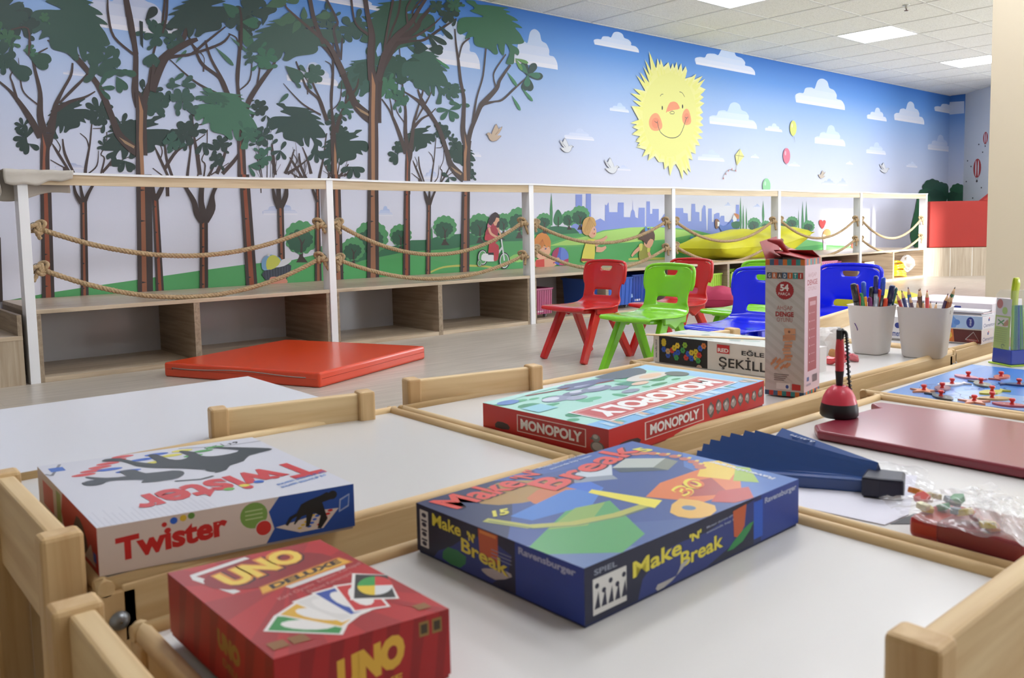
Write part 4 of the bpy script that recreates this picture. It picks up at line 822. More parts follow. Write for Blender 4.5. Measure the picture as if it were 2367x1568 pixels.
# ------------------------------------------------------------------ bins, baskets, cushions
def bin_(name, x0, x1, y0, z0, h, c, label, group=None, dp=.3, ribs=9, wheels=True, alpha=.9, lab=True):
    w_ = x1-x0; r = empty(name, ((x0+x1)/2, y0+dp/2, z0)); tag(r, label, 'bin' if wheels else 'basket', group)
    M_ = mat(c, .3, coat=.4, alpha=alpha); m_ = MB(); t = .1*w_/2; wz = .03 if wheels else 0
    b = [(-w_/2+t, -dp/2+.02), (w_/2-t, -dp/2+.02), (w_/2-t, dp/2-.02), (-w_/2+t, dp/2-.02)]; u = [(-w_/2+.012, -dp/2+.012), (w_/2-.012, -dp/2+.012), (w_/2-.012, dp/2-.012), (-w_/2+.012, dp/2-.012)]
    vs = [(x, y, wz) for x, y in b] + [(x, y, h-.012) for x, y in u]
    m_.add(vs, [(3, 2, 1, 0)] + [(i, (i+1) % 4, 4+(i+1) % 4, 4+i) for i in range(4)], M_)
    for k in range(ribs):
        q = (k+.5)/ribs; xb = b[0][0]+(b[1][0]-b[0][0])*q; xu = u[0][0]+(u[1][0]-u[0][0])*q
        m_.bar((xb, b[0][1]-.002, wz), (xu, u[0][1]-.002, h-.02), .004, .004, M_)
    m_.build('tub', r, solid=.003)
    m_ = MB(); o_ = w_/2, dp/2
    for q in ((-o_[0], -o_[1], o_[0], -o_[1]+.014), (-o_[0], o_[1]-.014, o_[0], o_[1]), (-o_[0], -o_[1], -o_[0]+.014, o_[1]), (o_[0]-.014, -o_[1], o_[0], o_[1])): m_.box(q[0], q[1], h-.014, q[2], q[3], h, M_)
    m_.build('rim', r, .002)
    if wheels:
        for sx in (-1, 1):
            for sy in (-1, 1):
                MB().lathe((0, 0, 0), [(.002, -.006), (.016, -.006), (.018, 0), (.016, .006), (.002, .006)], mat('8A8C94', .4), 16, M=Matrix.Translation((sx*(w_/2-.06), sy*(dp/2-.05), .018)) @ Matrix.Rotation(R(90), 4, 'Y')).build('caster', r)
        if lab: MB().box(-w_/2+.06, -dp/2+.018, wz+.015, -w_/2+.13, -dp/2+.02, wz+.035, 'E4E0E4').build('label', r)
    return r
def fx(x, y=None, Y=5.0): return uy(x, y or 650, Y).x
zb = .027
bin_('storage_bin', fx(1230, 700, 5.02), fx(1281, 700, 5.02), 5.02, zb, .235, 'B8527E', 'pink wheeled plastic bin right of the third post', 'wheeled bins in the benches', .4)
bin_('storage_bin', fx(1372, 700, 5.03), fx(1466, 700, 5.03), 5.03, zb, .27, '2F62C8', 'blue wheeled bin filled with blocks seen between red and green chairs', 'wheeled bins in the benches', .4)
bin_('storage_bin', fx(1470, 700, 5.03), fx(1500, 700, 5.03)+.2, 5.08, zb, .28, '2450B0', 'darker blue bin behind the green chair, right of the other blue bin', 'wheeled bins in the benches', .36)
m_ = MB(); rnd = random.Random(3)
bx0, bx1 = fx(1380, 700, 5.1), fx(1455, 700, 5.1)
for k in range(6):
    x = bx0+(bx1-bx0)*(k+.5)/6; y = 5.08+rnd.uniform(0, .2)
    b = MB().box(-.04, -.015, -.015, .04, .015, .015, 'A8C4EE'); o = b.build('toy_block', None, .002, loc=(x, y, zb+.05+rnd.uniform(0, .05))); o.rotation_euler = (rnd.uniform(-.3, .3), rnd.uniform(-.5, .5), rnd.uniform(0, 3))
    tag(o, 'pale blue toy block inside the blue wheeled bin', 'block', 'pale blocks in the blue bin')
for k, (a, b, c_) in enumerate(((1618, 1678, 'A8D24A'), (1690, 1765, 'A8D24A'))):
    bin_('basket', fx(a, 640, 5.0), fx(b, 640, 5.0), 5.0, zb, .24, c_, ('lime green ribbed basket behind the second red chair', 'lime green ribbed basket behind the blue chair')[k], 'lime baskets in the fourth bench', .36, 14, False, 1)
for k, (a, b) in enumerate(((1886, 1938), (1930, 1975))):
    bin_('basket', fx(a, 620, 5.05+k*.1), fx(b, 620, 5.05+k*.1), 5.05+k*.1, zb, .27-k*.02, 'D878A0', ('pink ribbed basket seen above and through the right blue chair', 'smaller pink ribbed basket right of the first pink one')[k], 'pink baskets in the fifth bench', .3, 12, False, 1)
# books stacked in the last bench
cols = ['D8A878', '8A5A48', 'C87848', '6A7A8A', 'D8C8A8', 'B85A48', '9A8A7A', '3A5A6A', 'C8A060']
x0 = fx(1993, 620, 5.05)+.02; z = zb
for k, c_ in enumerate(cols):
    h = .021+.004*(k % 3); m_ = MB(); dx = .01*math.sin(k*2.1)
    r = empty('book', (x0+dx, 5.03, z)); tag(r, 'thin %s book in the pile beside the pale blue basket shelf, number unseen' % 'x', 'book', 'books piled in the last bench')
    r['label'] = 'book in the leaning pile, %s cover, %s' % (['tan', 'brown', 'orange', 'grey', 'cream', 'red', 'taupe', 'slate', 'ochre'][k], 'lower half' if k < 5 else 'upper half')
    MB().box(0, 0, .002, .235, .17, h-.002, 'E4E0D4').build('pages', r); MB().box(-.003, -.003, 0, .24, .172, .002, c_).box(-.003, -.003, h-.002, .24, .172, h, c_).box(-.003, -.003, 0, .0, .172, h, c_).build('cover', r); z += h
# bag with yellow rings
bx = fx(2062, 620, 5.1); bagx1 = fx(2112, 620, 5.1)
r = empty('toy_ring', (bx, 5.1, zb)); r.name = 'toy_pile'
bpy.data.objects.remove(r)
for k in range(5):
    m_ = MB(); rr_ = .10-.008*k; m_.tube([(rr_*1.4*math.cos(t), rr_*math.sin(t), .01*math.sin(2*t)) for t in [2*math.pi*j/24 for j in range(24)]], .016, mat('F0B420', .3, coat=.5), 10, closed=True)
    o = m_.build('toy_ring', None, loc=(uy(2072, 625, 5.10).x+.012*(k % 2), 5.10, zb+.018+.034*k)); o.rotation_euler = (.1*(k % 3), -.06*k, 0)
    tag(o, ['lowest yellow ring of the pile by the clear bag', 'second yellow ring from the bottom of the pile', 'middle yellow ring of the pile by the clear bag', 'second yellow ring from the top of the pile', 'topmost yellow ring of the pile by the clear bag'][k], 'toy ring', 'yellow rings in the last bench')
def crumple(name, loc, rx, ry, rz, M_, seed, n=3, rough=.28, parent=None, flat=None):
    bm = bmesh.new(); bmesh.ops.create_icosphere(bm, subdivisions=n, radius=1)
    rnd = random.Random(seed); dirs = [(V((rnd.gauss(0, 1), rnd.gauss(0, 1), rnd.gauss(0, 1))).normalized(), rnd.uniform(.55, 1.0)) for _ in range(26)]
    for v in bm.verts:
        d_ = v.co.normalized(); k = min([q[1]/max(d_.dot(q[0]), .12) for q in dirs]); k = min(k, 1.25)*(1-rough*.5) + rnd.uniform(-.02, .02)
        v.co = V((d_.x*rx*k, d_.y*ry*k, max(d_.z*rz*k, -rz*.8 if flat is None else flat)))
    me = bpy.data.meshes.new(name); bm.to_mesh(me); bm.free(); me.materials.append(M_)
    o = bpy.data.objects.new(name, me); COL.objects.link(o); o.location = loc
    if parent: o.parent = parent
    return o
PLAST = mat('F4F6FA', .12, trans=.0, alpha=.42, spec=.8, coat=.5)
o = crumple('plastic_bag', (uy(2098, 612, 5.12).x, 5.12, zb+.155), .17, .14, .17, PLAST, 4); tag(o, 'crumpled clear plastic bag beside the yellow rings in the last bench', 'bag')
# cushions
def cushion(name, w_, d_, h, M_, loc, rz, label, seed=0, tip=0, ridge=0):
    N = 28; vs = []; fs = []; rnd = random.Random(seed)
    for side in (1, -1):
        for i in range(N+1):
            for j in range(N+1):
                u, v = i/N*2-1, j/N*2-1
                e = max(0, (1-abs(u)**2.4)*(1-abs(v)**2.4))**.42
                pin = 1-.07*(1-abs(u))*abs(v)**6-.0; x = u*w_/2*(1-.08*(1-u*u)*0+0)*(1-.1*(1-abs(v)**2)*abs(u)**8); y = v*d_/2*(1-.1*(1-abs(u)**2)*abs(v)**8)
                wr = .012*math.sin(7*u+3*v+seed)*math.sin(5*v-2*u)+.008*math.sin(13*u*v+seed)
                z = side*(h/2*e*(1+.18*math.sin(2.3*u+seed)+ridge*math.exp(-((u-.15)**2)*20)*-1.) + wr*e)
                if side < 0: z = max(z, -h*.36)
                if tip: z += tip*max(0, u)**2
                vs.append((x, y, z+h*.36))
    o_ = (N+1)**2
    for i in range(N):
        for j in range(N):
            a = i*(N+1)+j; fs.append((a, a+N+1, a+N+2, a+1)); fs.append((o_+a, o_+a+1, o_+a+N+2, o_+a+N+1))
    m_ = MB().add(vs, fs, M_, True); o = m_.build(name); o.location = loc; o.rotation_euler = (0, 0, rz); tag(o, label, 'cushion')
    pts = [(w_/2*a*(1-.1*(1-abs(b)**2)*abs(a)**8), d_/2*b*(1-.1*(1-abs(a)**2)*abs(b)**8), h*.36+(tip*max(0, a)**2 if tip else 0)) for a, b in [(-1, t) for t in [-1+k/10 for k in range(20)]] + [(t, 1) for t in [-1+k/10 for k in range(20)]] + [(1, -t) for t in [-1+k/10 for k in range(20)]] + [(-t, -1) for t in [-1+k/10 for k in range(20)]]]
    MB().tube(pts, .004, M_, 6, closed=True).build('piping', o)
    return o
a = uy(1588, 600, 5.3); b = uy(1845, 560, 5.3)
cushion('floor_cushion', (b.x-a.x)*.9, .62, .33, mat('D8D21E', .55, noise=.06, nscale=5), ((a.x+b.x)/2+.12, 5.40, ZT), .03, 'big yellow cushion lying on the bench top behind the ropes', 1, .13, .35)
q = uz(1668, 712, 0)
cushion('floor_cushion', .62, .5, .22, mat('B02C52', .6), (q.x+.12, q.y+.2, 0), .5, 'crimson cushion lying on the floor behind the red chair', 4)
# red padded block on an oak base, far right
a = ux(2147, 573, 12.3); b = ux(2286, 573, 12.3)
def basez():
    return a.z
X0 = uz(2140, 640, 0)
aa = uz(2137, 640, 0); n_ = V((0, 1, 0))
# plane facing the camera side: runs from (aa) towards the right of the picture
bb = uz(2281, 637.5, 0); U_ = (bb-aa); U_.z = 0
def onpl(x, y):
    nn = V((U_.y, -U_.x, 0)); v = ray(x, y); t = (aa-C0).dot(nn)/v.dot(nn); return C0+v*t
tl = onpl(2137, 573); hB = tl.z; hR = onpl(2147, 466).z
bk = V((-U_.y, U_.x, 0)).normalized(); 
if bk.x < 0: bk = -bk
ue = U_*1.5
r = empty('padded_bench', (0, 0, 0)); tag(r, 'red padded block on an oak veneered base at the far right', 'bench')
aa2 = aa + V((.02, 0, 0))
M1 = MB(); M1.hexa([aa2, aa2+ue, aa2+ue+bk*.3, aa2+bk*.3], [p+V((0, 0, hB-.004)) for p in (aa2, aa2+ue, aa2+ue+bk*.3, aa2+bk*.3)], OAKZ); M1.build('oak_base', r)
for t in (.395, .745):
    p = aa2+U_*t; MB().hexa([p-bk*.002-U_*.004, p-bk*.002+U_*.004, p+U_*.004, p-U_*.004], [q_+V((0, 0, hB-.006)) for q_ in (p-bk*.002-U_*.004, p-bk*.002+U_*.004, p+U_*.004, p-U_*.004)], 'E8E4DC').build('joint_strip', r)
p0 = onpl(2147, 573); p0.z = hB
M1 = MB(); B_ = [p0, p0+ue, p0+ue+bk*.28, p0+bk*.28]; M1.hexa(B_, [p+V((0, 0, hR-hB)) for p in B_], mat('9C1E10', .7, noise=.05, nscale=3)); M1.build('red_pad', r, .012)
w0 = onpl(2262, 463); w1 = onpl(2300, 420)
M1 = MB(); T_ = [p0+U_*.84+V((0, 0, hR-hB)), p0+ue+V((0, 0, hR-hB)), p0+ue+V((0, 0, hR-hB+.42))]
M1.add([*T_, *[p+bk*.1 for p in T_]], [(0, 1, 2), (5, 4, 3), (0, 3, 4, 1), (1, 4, 5, 2), (2, 5, 3, 0)], mat('9C1E10', .7)); M1.build('slanted_pad', r)
# orange mat on the floor
h = .075
tls, nr, rt = uz(378, 838, h), uz(738, 862, h), uz(982, 800, h); bkc = tls+rt-nr
o = MB(); mm = mat('D8431E', .3, coat=.25, bump=.15, nscale=6)
cs = [tls, nr, rt, bkc]; B_ = [V((p.x, p.y, 0)) for p in cs]; T_ = [V((p.x, p.y, h)) for p in cs]
c_ = (cs[0]+cs[2])/2
base = empty('floor_mat', (c_.x, c_.y, 0)); tag(base, 'orange vinyl gym mat lying on the floor in front of the benches', 'mat')
o.hexa([p-V((c_.x, c_.y, 0)) for p in B_], [p-V((c_.x, c_.y, 0)) for p in T_], mm); o.build('mat_body', base, .012, seg=3)
m_ = MB(); A_, D_ = (B_[0]-V((c_.x, c_.y, 0))), (B_[1]-V((c_.x, c_.y, 0))); n_ = (D_-A_).cross(V((0, 0, 1))).normalized()
if n_.y > 0: n_ = -n_
pts = [A_.lerp(D_, t)+n_*.001+V((0, 0, .052-.02*t*0-.006*math.sin(t*9))) for t in [.06+.86*k/14 for k in range(15)]]
m_.tube(pts, .0028, mat('9A8A84', .5), 6); m_.tube([pts[0], pts[0]-V((0, 0, .008)), pts[0]+V((.02, 0, -.008))], .003, mat('6A2A1A'), 6); m_.build('zip', base)
m_ = MB()
for (p, q_) in ((B_[1], B_[2]), (B_[0], B_[1])):
    p = p-V((c_.x, c_.y, 0)); q_ = q_-V((c_.x, c_.y, 0)); n_ = (q_-p).cross(V((0, 0, 1))).normalized(); 
    if n_.y > 0 and p == B_[0]: n_ = -n_
    if n_.dot((p+q_)/2) < 0: n_ = -n_
    m_.tube([p.lerp(q_, .02)+n_*.0003+V((0, 0, .042)), p.lerp(q_, .98)+n_*.0003+V((0, 0, .042))], .0014, mat('B8381A', .4), 5)
m_.build('seam', base)
# yellow mat on the floor at the right
q0, q1, q2 = uz(2040, 668, .03), uz(2110, 673, .03), uz(2180, 700, .03)
m_ = MB(); P4 = [uz(1990, 690, .03), uz(2190, 702, .03), uz(2110, 676, .03), uz(2010, 664, .03)]
m_.hexa([V((p.x, p.y, 0)) for p in P4], P4, mat('E0D838', .5)); tag(m_.build('floor_mat', None, .01), 'flat yellow mat on the floor behind the pencil cups', 'mat')
# ------------------------------------------------------------------ plastic stacking chairs (face -x)
def plastic_chair(c, label):
    M_ = mat(c, .22, coat=.5, spec=.5); r = empty('plastic_chair'); tag(r, label, 'chair', 'moulded plastic children chairs')
    prof = [(-.190, .286, .160), (-.187, .302, .168), (-.16, .309, .172), (-.08, .306, .176), (.0, .302, .176), (.07, .303, .172), (.115, .311, .162), (.142, .332, .148), (.152, .350, .140), (.160, .384, .138), (.166, .412, .142), (.168, .425, .152), (.176, .462, .155), (.184, .492, .153), (.190, .516, .148), (.194, .532, .138), (.195, .540, .110)]
    us = [-1, -.9, -.62, -.5, -.32, -.16, 0, .16, .32, .5, .62, .9, 1]; vs = []; fs = []
    n = len(us)
    for k, (x, z, hw) in enumerate(prof):
        for u in us:
            cur = 0
            if k >= 8: cur = -.018*abs(u)**2.5          # back wraps forward
            sg = .006*(1-u*u) if k < 8 else 0
            zz_ = z - sg
            if k == 16: zz_ = z - .006*u*u
            if k == 15: zz_ = z - .012*abs(u)**3
            if k == 9 and abs(u) < .6: zz_ -= .004
            if 1 < k < 7 and abs(u) > .85: zz_ -= .006
            vs.append((x+cur, u*hw, zz_))
    for k in range(len(prof)-1):
        for i in range(n-1):
            um = (us[i]+us[i+1])/2
            if k in (8,) and abs(um) < .55: continue      # slot above the seat
            if k == 13 and abs(um) < .33: continue                 # hand hole
            fs.append((k*n+i, (k+1)*n+i, (k+1)*n+i+1, k*n+i+1)[::-1])
    for i, u in enumerate(us):
        x, y, z = vs[13*n+i]
        if abs(u) == .32: vs[13*n+i] = (x, y*.62, z+.001)
        x, y, z = vs[9*n+i]
        if abs(u) == .62: vs[9*n+i] = (x, y*.86, z)
    m_ = MB().add(vs, fs, M_, True); o = m_.build('seat_shell', r, sub=2, solid=.011)
    # thick rim frame on the back
    m_ = MB()
    P = [(.160+.012, sy*0, 0) for sy in (0,)]
    side = [(.158, .146, .418), (.163, .156, .445), (.168, .158, .475), (.174, .156, .505), (.180, .148, .528), (.190, .120, .540), (.194, .06, .545)]
    loop = side + [(.195, 0, .547)] + [(x, -y, z) for x, y, z in side[::-1]]
    m_.tube(catmull(loop, 3, False), .009, M_, 10); m_.build('back_rim', r)
    # apron under the seat
    MB().prism([(-.15, .29), (.12, .30), (.09, .27), (-.02, .262), (-.14, .27)], -.125, .125, M_, 'y').build('seat_rib', r, .006)
    for sy in (1, -1):
        for (tx, bx_, w1) in ((-.045, -.185, -1), (.055, .205, 1)):
            m_ = MB(); m_.bar((tx*.9, sy*.132, .288), (bx_, sy*.158, 0.0), .034, .030, M_, up=V((1, 0, 0)), ta=.054, tb=.040); m_.build('leg', r, .007)
        MB().prism([(-.075, .30), (.105, .305), (.10, .262), (.055, .262), (.01, .235), (-.035, .262), (-.07, .262)], sy*.150-.012, sy*.150+.012, M_, 'y').build('leg_gusset', r, .006)
    return r
def put(r, x, y, a): r.location = (x, y, 0); r.rotation_euler = (0, 0, R(a))
put(plastic_chair('C01F1C', 'red plastic chair standing alone, nearest the benches'), 3.385, 3.465, 2)
put(plastic_chair('7CC61E', 'lime green plastic chair in front of the two red chairs'), 3.24, 2.86, 2)
put(plastic_chair('C01F1C', 'red plastic chair standing behind the lime green chair'), 3.78, 3.16, 0)
put(plastic_chair('0A1ED8', 'blue plastic chair left of the tall block game carton'), 3.16, 2.25, 0)
put(plastic_chair('7CC61E', 'lime green plastic chair mostly hidden by the left blue chair'), 3.76, 2.63, 0)
put(plastic_chair('0A1ED8', 'blue plastic chair right of the tall block game carton'), 3.62, 2.06, 4)
r = plastic_chair('E0D030', 'yellow plastic chair, its seat seen through the right blue chair'); put(r, 4.3, 2.34, 180); r.scale = (.9, .9, .8)
# ------------------------------------------------------------------ play tables (wooden frames, white tops)
PINX = wood('pine_x', 'C8A472', 'DFC394', 'x', 3, 14, .5); PINY = wood('pine_y', 'C8A472', 'DFC394', 'y', 3, 14, .5); PINZ = wood('pine_z', 'C09A68', 'D8B888', 'z', 3, 14, .5)
TOPW = mat('D4D1CE', .33, coat=.15, noise=.02, nscale=2)
BOLT = mat('8A8C90', .3, metal=.8)
T = .45
def table(x0, x1, y0, y1, label):
    r = empty('play_table', (x0, y0, 0)); tag(r, label, 'table', 'white topped pine play tables'); w_, d_ = x1-x0, y1-y0
    MB().box(.012, .012, T-.014, w_-.012, d_-.012, T, TOPW).build('tabletop', r)
    m_ = MB()                                              # round lips along the four sides
    def lip(a, b, M_): m_.tube([a, b], .0075, M_, 10)
    lip((0.008, 0.0, T+.001), (0.008, d_, T+.001), PINY); lip((w_-.008, 0, T+.001), (w_-.008, d_, T+.001), PINY)
    lip((0, d_-.008, T+.001), (w_, d_-.008, T+.001), PINX); lip((0, .008, T+.001), (w_, .008, T+.001), PINX); m_.build('lip', r)
    MB().box(.02, .0, T-.052, w_-.02, .016, T+.002, PINX).build('apron', r, .002); MB().box(.02, d_-.018, T-.052, w_-.02, d_-.002, T-.004, PINX).build('apron', r, .002)
    MB().box(.004, .03, T-.06, .02, d_-.03, T-.002, PINY).build('apron', r, .002); MB().box(w_-.02, .03, T-.06, w_-.004, d_-.03, T-.002, PINY).build('apron', r, .002)
    for sx in (0, 1):
        for sy in (0, 1):
            x = .0 if not sx else w_-.034; y = 0 if not sy else d_-.03
            lg = MB().box(x, y, 0, x+.034, y+.03, T-.002, PINZ).build('leg', r, .003)
            MB().lathe((0, 0, 0), [(.001, .006), (.005, .0055), (.008, .002), (.009, 0)], BOLT, 14, M=Matrix.Translation((x+.017, y-(.001 if not sy else -.031), T-.03)) @ Matrix.Rotation(R(90 if not sy else -90), 4, 'X')).build('bolt', lg)
    return r
for a in ((.186, .768, .805, 1.262, 'white topped pine table under the dotted party game box'), (.772, 1.392, .793, 1.256, 'white topped pine table under the red property game box'),
          (1.396, 2.016, .832, 1.290, 'white topped pine table under the two pencil cups'), (2.02, 2.64, .846, 1.304, 'white topped pine table under the stacked jigsaw boxes'),
          (.184, .783, .228, .706, 'white topped pine table nearest the camera, under the blue box'), (.787, 1.422, .240, .722, 'white topped pine table under the blue fan and dark red board'),
          (1.427, 2.045, .272, .758, 'white topped pine table under the sea knob puzzle'), (2.049, 2.66, .272, .758, 'white topped pine table at the right edge, with a paper on it')): table(*a)
# low white table at the left
cx0, cy0 = uz(570, 868, T).x, uz(570, 868, T).y
r = empty('white_table', (-1.3, 1.285, 0)); tag(r, 'large plain white table behind the pine tables at the left', 'table')
WT = mat('E2E2E8', .28, coat=.25)
MB().box(0, 0, T-.025, cx0+1.3, cy0-1.285-.01, T, WT).build('tabletop', r, .002)
for x in (.06, cx0+1.3-.10):
    for y in (.06, cy0-1.285-.1): MB().lathe((x, y, 0), [(.016, 0), (.02, T-.025)], mat('B0B2B6', .3, metal=.7), 16).build('leg', r)
# small wooden chairs
def wood_chair(label, w_=.27, pl=.085, hh=.50):
    r = empty('wooden_chair'); tag(r, label, 'chair', 'small pine chairs round the tables')
    # local: back in the plane y=0, seat towards +y
    for x in (0, w_-.026):
        MB().box(x, 0, 0, x+.026, .034, hh, PINZ).build('leg', r, .004); MB().box(x, .235, 0, x+.026, .265, .26, PINZ).build('leg', r, .004)
        MB().box(x+.004, .03, .225, x+.02, .24, .262, PINY).build('side_rail', r, .002)
    MB().box(.024, .006, hh-pl, w_-.024, .024, hh-.004, PINX).build('backrest', r, .003)
    MB().box(.0, .028, .262, w_, .275, .276, PINX).build('seat', r, .004); MB().box(.024, .24, .225, w_-.024, .256, .262, PINX).build('front_rail', r, .002)
    return r
def pw(r, x, y, a): r.location = (x, y, 0); r.rotation_euler = (0, 0, R(a))
# backs seen beyond the far row: rotate so that the seat points to the tables (-y)
def far(lp, rp_, lab, hh=.50):
    a, b = uz(*lp, hh), uz(*rp_, hh); L_ = (b-a); ang = math.degrees(math.atan2(L_.y, L_.x)); r = wood_chair(lab, max(L_.length, .2), .125, hh); pw(r, b.x, b.y, 180+ang); return r
far((478, 940), (852, 897), 'small pine chair tucked at the far side, left of the other two backrests', .497)
far((927, 873), (1236, 839), 'small pine chair with tilted backrest behind the red property game', .497)
far((1580, 768), (1690, 756), 'small pine chair whose back shows above the black shapes game box', .5)
far((1858, 738), (1968, 706), 'small pine chair behind the white cups, right of the tall carton', .5)
r = wood_chair('small pine chair at the left table end, farther from the camera', .285, .10, .505); pw(r, .196, .812, 90)
r.location = (.182, .815, 0)
r = wood_chair('small pine chair at the left table end, cut by the bottom edge', .27, .10, .50); pw(r, .158, .417, 90)
r = wood_chair('small pine chair in the near right corner, back towards the camera', .275, .085, .52); pw(r, .472, .2, 0)
# ------------------------------------------------------------------ boxes
def quadbox(name, L_, N_, Rr, zt, h, body, label, cat='game box', lidc=None, bevel=.0012):
    """lidded carton from three corners of its top (left, near, right) seen in the photo"""
    l, n, r_ = uz(*L_, zt), uz(*N_, zt), uz(*Rr, zt); b = l+r_-n
    c = V((n.x, n.y, zt-h)); root = empty(name, c); tag(root, label, cat)
    B_ = [n-c, r_-c, b-c, l-c]; B0 = [V((p.x, p.y, 0)) for p in B_]; Tp = [V((p.x, p.y, h)) for p in B_]
    cen = (Tp[0]+Tp[2])/2
    ins = [V((p.x+(cen.x-p.x)*.012, p.y+(cen.y-p.y)*.012, 0)) for p in B0]
    MB().hexa(ins, [V((p.x, p.y, h-.002)) for p in ins], mat(rgb_mix(body, '000000', .1), .5)).build('tray', root)
    lo = h*.06
    m_ = MB(); m_.hexa([V((p.x, p.y, lo)) for p in B0], Tp, mat(body, .4, coat=.1)); pm = m_; n0, r0, b0, l0 = Tp; up = V((0, 0, 1)); N0, R0, BB, L0 = [V((p.x, p.y, lo)) for p in B0]
    off = 1.0
    Ft = Face(pm, n0, r0-n0, l0-n0, 8e-6, rough=.38, coat=.05)        # origin near corner, a to the right corner, b to the left corner
    Fr = Face(pm, N0, R0-N0, (0, 0, h-lo), 8e-6, rough=.45, coat=.0)       # face between near and right corners
    Fl = Face(pm, L0, N0-L0, (0, 0, h-lo), 8e-6, rough=.45, coat=.0)       # face between left and near corners
    for F in (Ft, Fr, Fl): F.k = 4
    return root, pm, Ft, Fr, Fl
hm = .043
# --- property trading game
root, pm, Ft, Fr, Fl = quadbox('board_game_box', (1116, 932), (1407, 993.5), (1766, 880), T+.043, .043, 'C4201E', 'flat red board game box with a green and blue lid, on the second far table')
LB, GR = '9CD2EC', '3F9F6E'
Ft.rect(.0, .0, 1, 1, 'A9DACB'); Ft.rect(0, 0, 1, .16, '7DB6E2'); Ft.rect(.9, 0, 1, 1, '8FC4E6')
rnd = random.Random(9)
for k in range(46):
    a, b = rnd.uniform(.02, .88), rnd.uniform(.2, .95); Ft.ell(a, b, rnd.uniform(.015, .06), rnd.uniform(.02, .07), rnd.choice(['3F9F6E', '54AE7C', '2F8F62', '7CC49A', '62B488']), 9)
for k in range(26):
    a = rnd.uniform(.02, .98); Ft.poly([(a, rnd.uniform(0, .1)), (a+.02, .02), (a+.028, .1), (a+.008, .13)], rnd.choice(['B8D8F0', '5F9CD4', 'D8B8A0', '6AB0A0']))
Ft.poly([(.0, .9), (.25, .95), (.9, .93), (.88, .99), (.0, 1)], 'B8E2DA')
Ft.line([(.18, .93), (.62, .80)], .006, '8A3A34'); Ft.line([(.42, .96), (.66, .86)], .006, '8A3A34')
for (a, b, rx, ry, c) in ((.22, .72, .07, .07, '8A90A8'), (.2, .74, .04, .04, 'D0D4E0'), (.28, .64, .05, .05, 'A0A4B8'), (.34, .74, .07, .05, '70768E'), (.36, .76, .04, .03, 'C8CCDA'), (.45, .72, .08, .07, '7C829A'), (.47, .75, .05, .03, 'B8BCCC'), (.52, .62, .05, .05, '8088A0'), (.44, .84, .09, .04, '6A7090'), (.46, .86, .05, .02, 'B0B6CC'), (.5, .5, .05, .04, '8A92A6')): Ft.ell(a, b, rx, ry, c)
Ft.poly([(.36, .9), (.62, .82), (.66, .88), (.55, .93), (.4, .96)], '62688A', 2); Ft.poly([(.56, .72), (.64, .7), (.65, .6), (.57, .6)], '3D8A72')
# generic portrait shapes (plain ovals in skin, white, dark)
Ft.poly([(.62, .98), (.66, .8), (.82, .78), (.9, .9), (.88, .99)], '4A5660', 2); Ft.ell(.77, .7, .13, .09, 'D8D2C8'); Ft.ell(.79, .7, .07, .05, 'E2BFA0'); Ft.ell(.64, .6, .05, .04, 'E0C0A8'); Ft.ell(.9, .6, .05, .09, '4C5A5A')
Ft.poly([(.08, .1), (.9, .1), (.9, .42), (.08, .42)], 'E8ECEC'); Ft.poly([(.088, .115), (.892, .115), (.892, .405), (.088, .405)], 'B8403A'); Ft.poly([(.096, .13), (.884, .13), (.884, .39), (.096, .39)], 'E0B0A8'); Ft.poly([(.1, .14), (.88, .14), (.88, .38), (.1, .38)], 'C0463E')
Ft.text('MONOPOLY', .12, .17, .86, .36, 'F0F0EE', .05, rot=2)
Ft.ell(.06, .88, .05, .05, '5A84C4'); Ft.rect(.02, .55, .12, .7, '8ECAD8')
# red sides
for F, t0, t1 in ((Fl, .30, .84), (Fr, .19, .55)):
    F.rect(t0, .22, t1, .85, 'E4C8C0'); F.rect(t0+.007, .25, t1-.007, .82, 'B02824')
    F.text('MONOPOLY', t0+.03, .34, t1-.03, .72, 'E8E4E0', .04)
def rtok(F, a, b, s_, k, c='A0948E'):
    asp = F.U.length/F.V.length; sx = s_/asp
    rnd = random.Random(k); F.poly([(a+sx*(.5+.35*rnd.random())*math.cos(t), b+s_*(.55+.4*rnd.random())*math.sin(t)) for t in [2*math.pi*i/11 for i in range(11)]], '5E5450', 2)
    F.poly([(a+sx*(.35+.3*rnd.random())*math.cos(t), b+s_*.7*(.5+.4*rnd.random())*math.sin(t)) for t in [2*math.pi*i/9 for i in range(9)]], c, 2); F.ell(a-sx*.1, b+s_*.2, sx*.2, s_*.2, 'D0C8C4', 8)
# duck and small metal tokens
a = .92; s_ = .3; asp = Fl.U.length/Fl.V.length
Fl.ell(a, .32, .05, .2, '6A625E'); Fl.ell(a, .34, .038, .14, 'B0A8A4'); Fl.ell(a-.01, .62, .03, .13, '8A827E'); Fl.ell(a-.012, .66, .018, .07, 'C8C0BC'); Fl.poly([(a-.035, .62), (a-.06, .57), (a-.03, .54)], '6A625E')
for k in range(8): rtok(Fr, .6+k*.053, .52+.03*math.sin(k*2), .36-.008*k, k+3)
# plain coloured ovals where a mascot is printed on the box
for F, a in ((Fl, .17), (Fr, .1)): F.poly([(a-.06, .18), (a+.06, .2), (a+.05, .4), (a-.04, .42)], '3A2A2C', 2); 
pm.build('lid', root, .001)
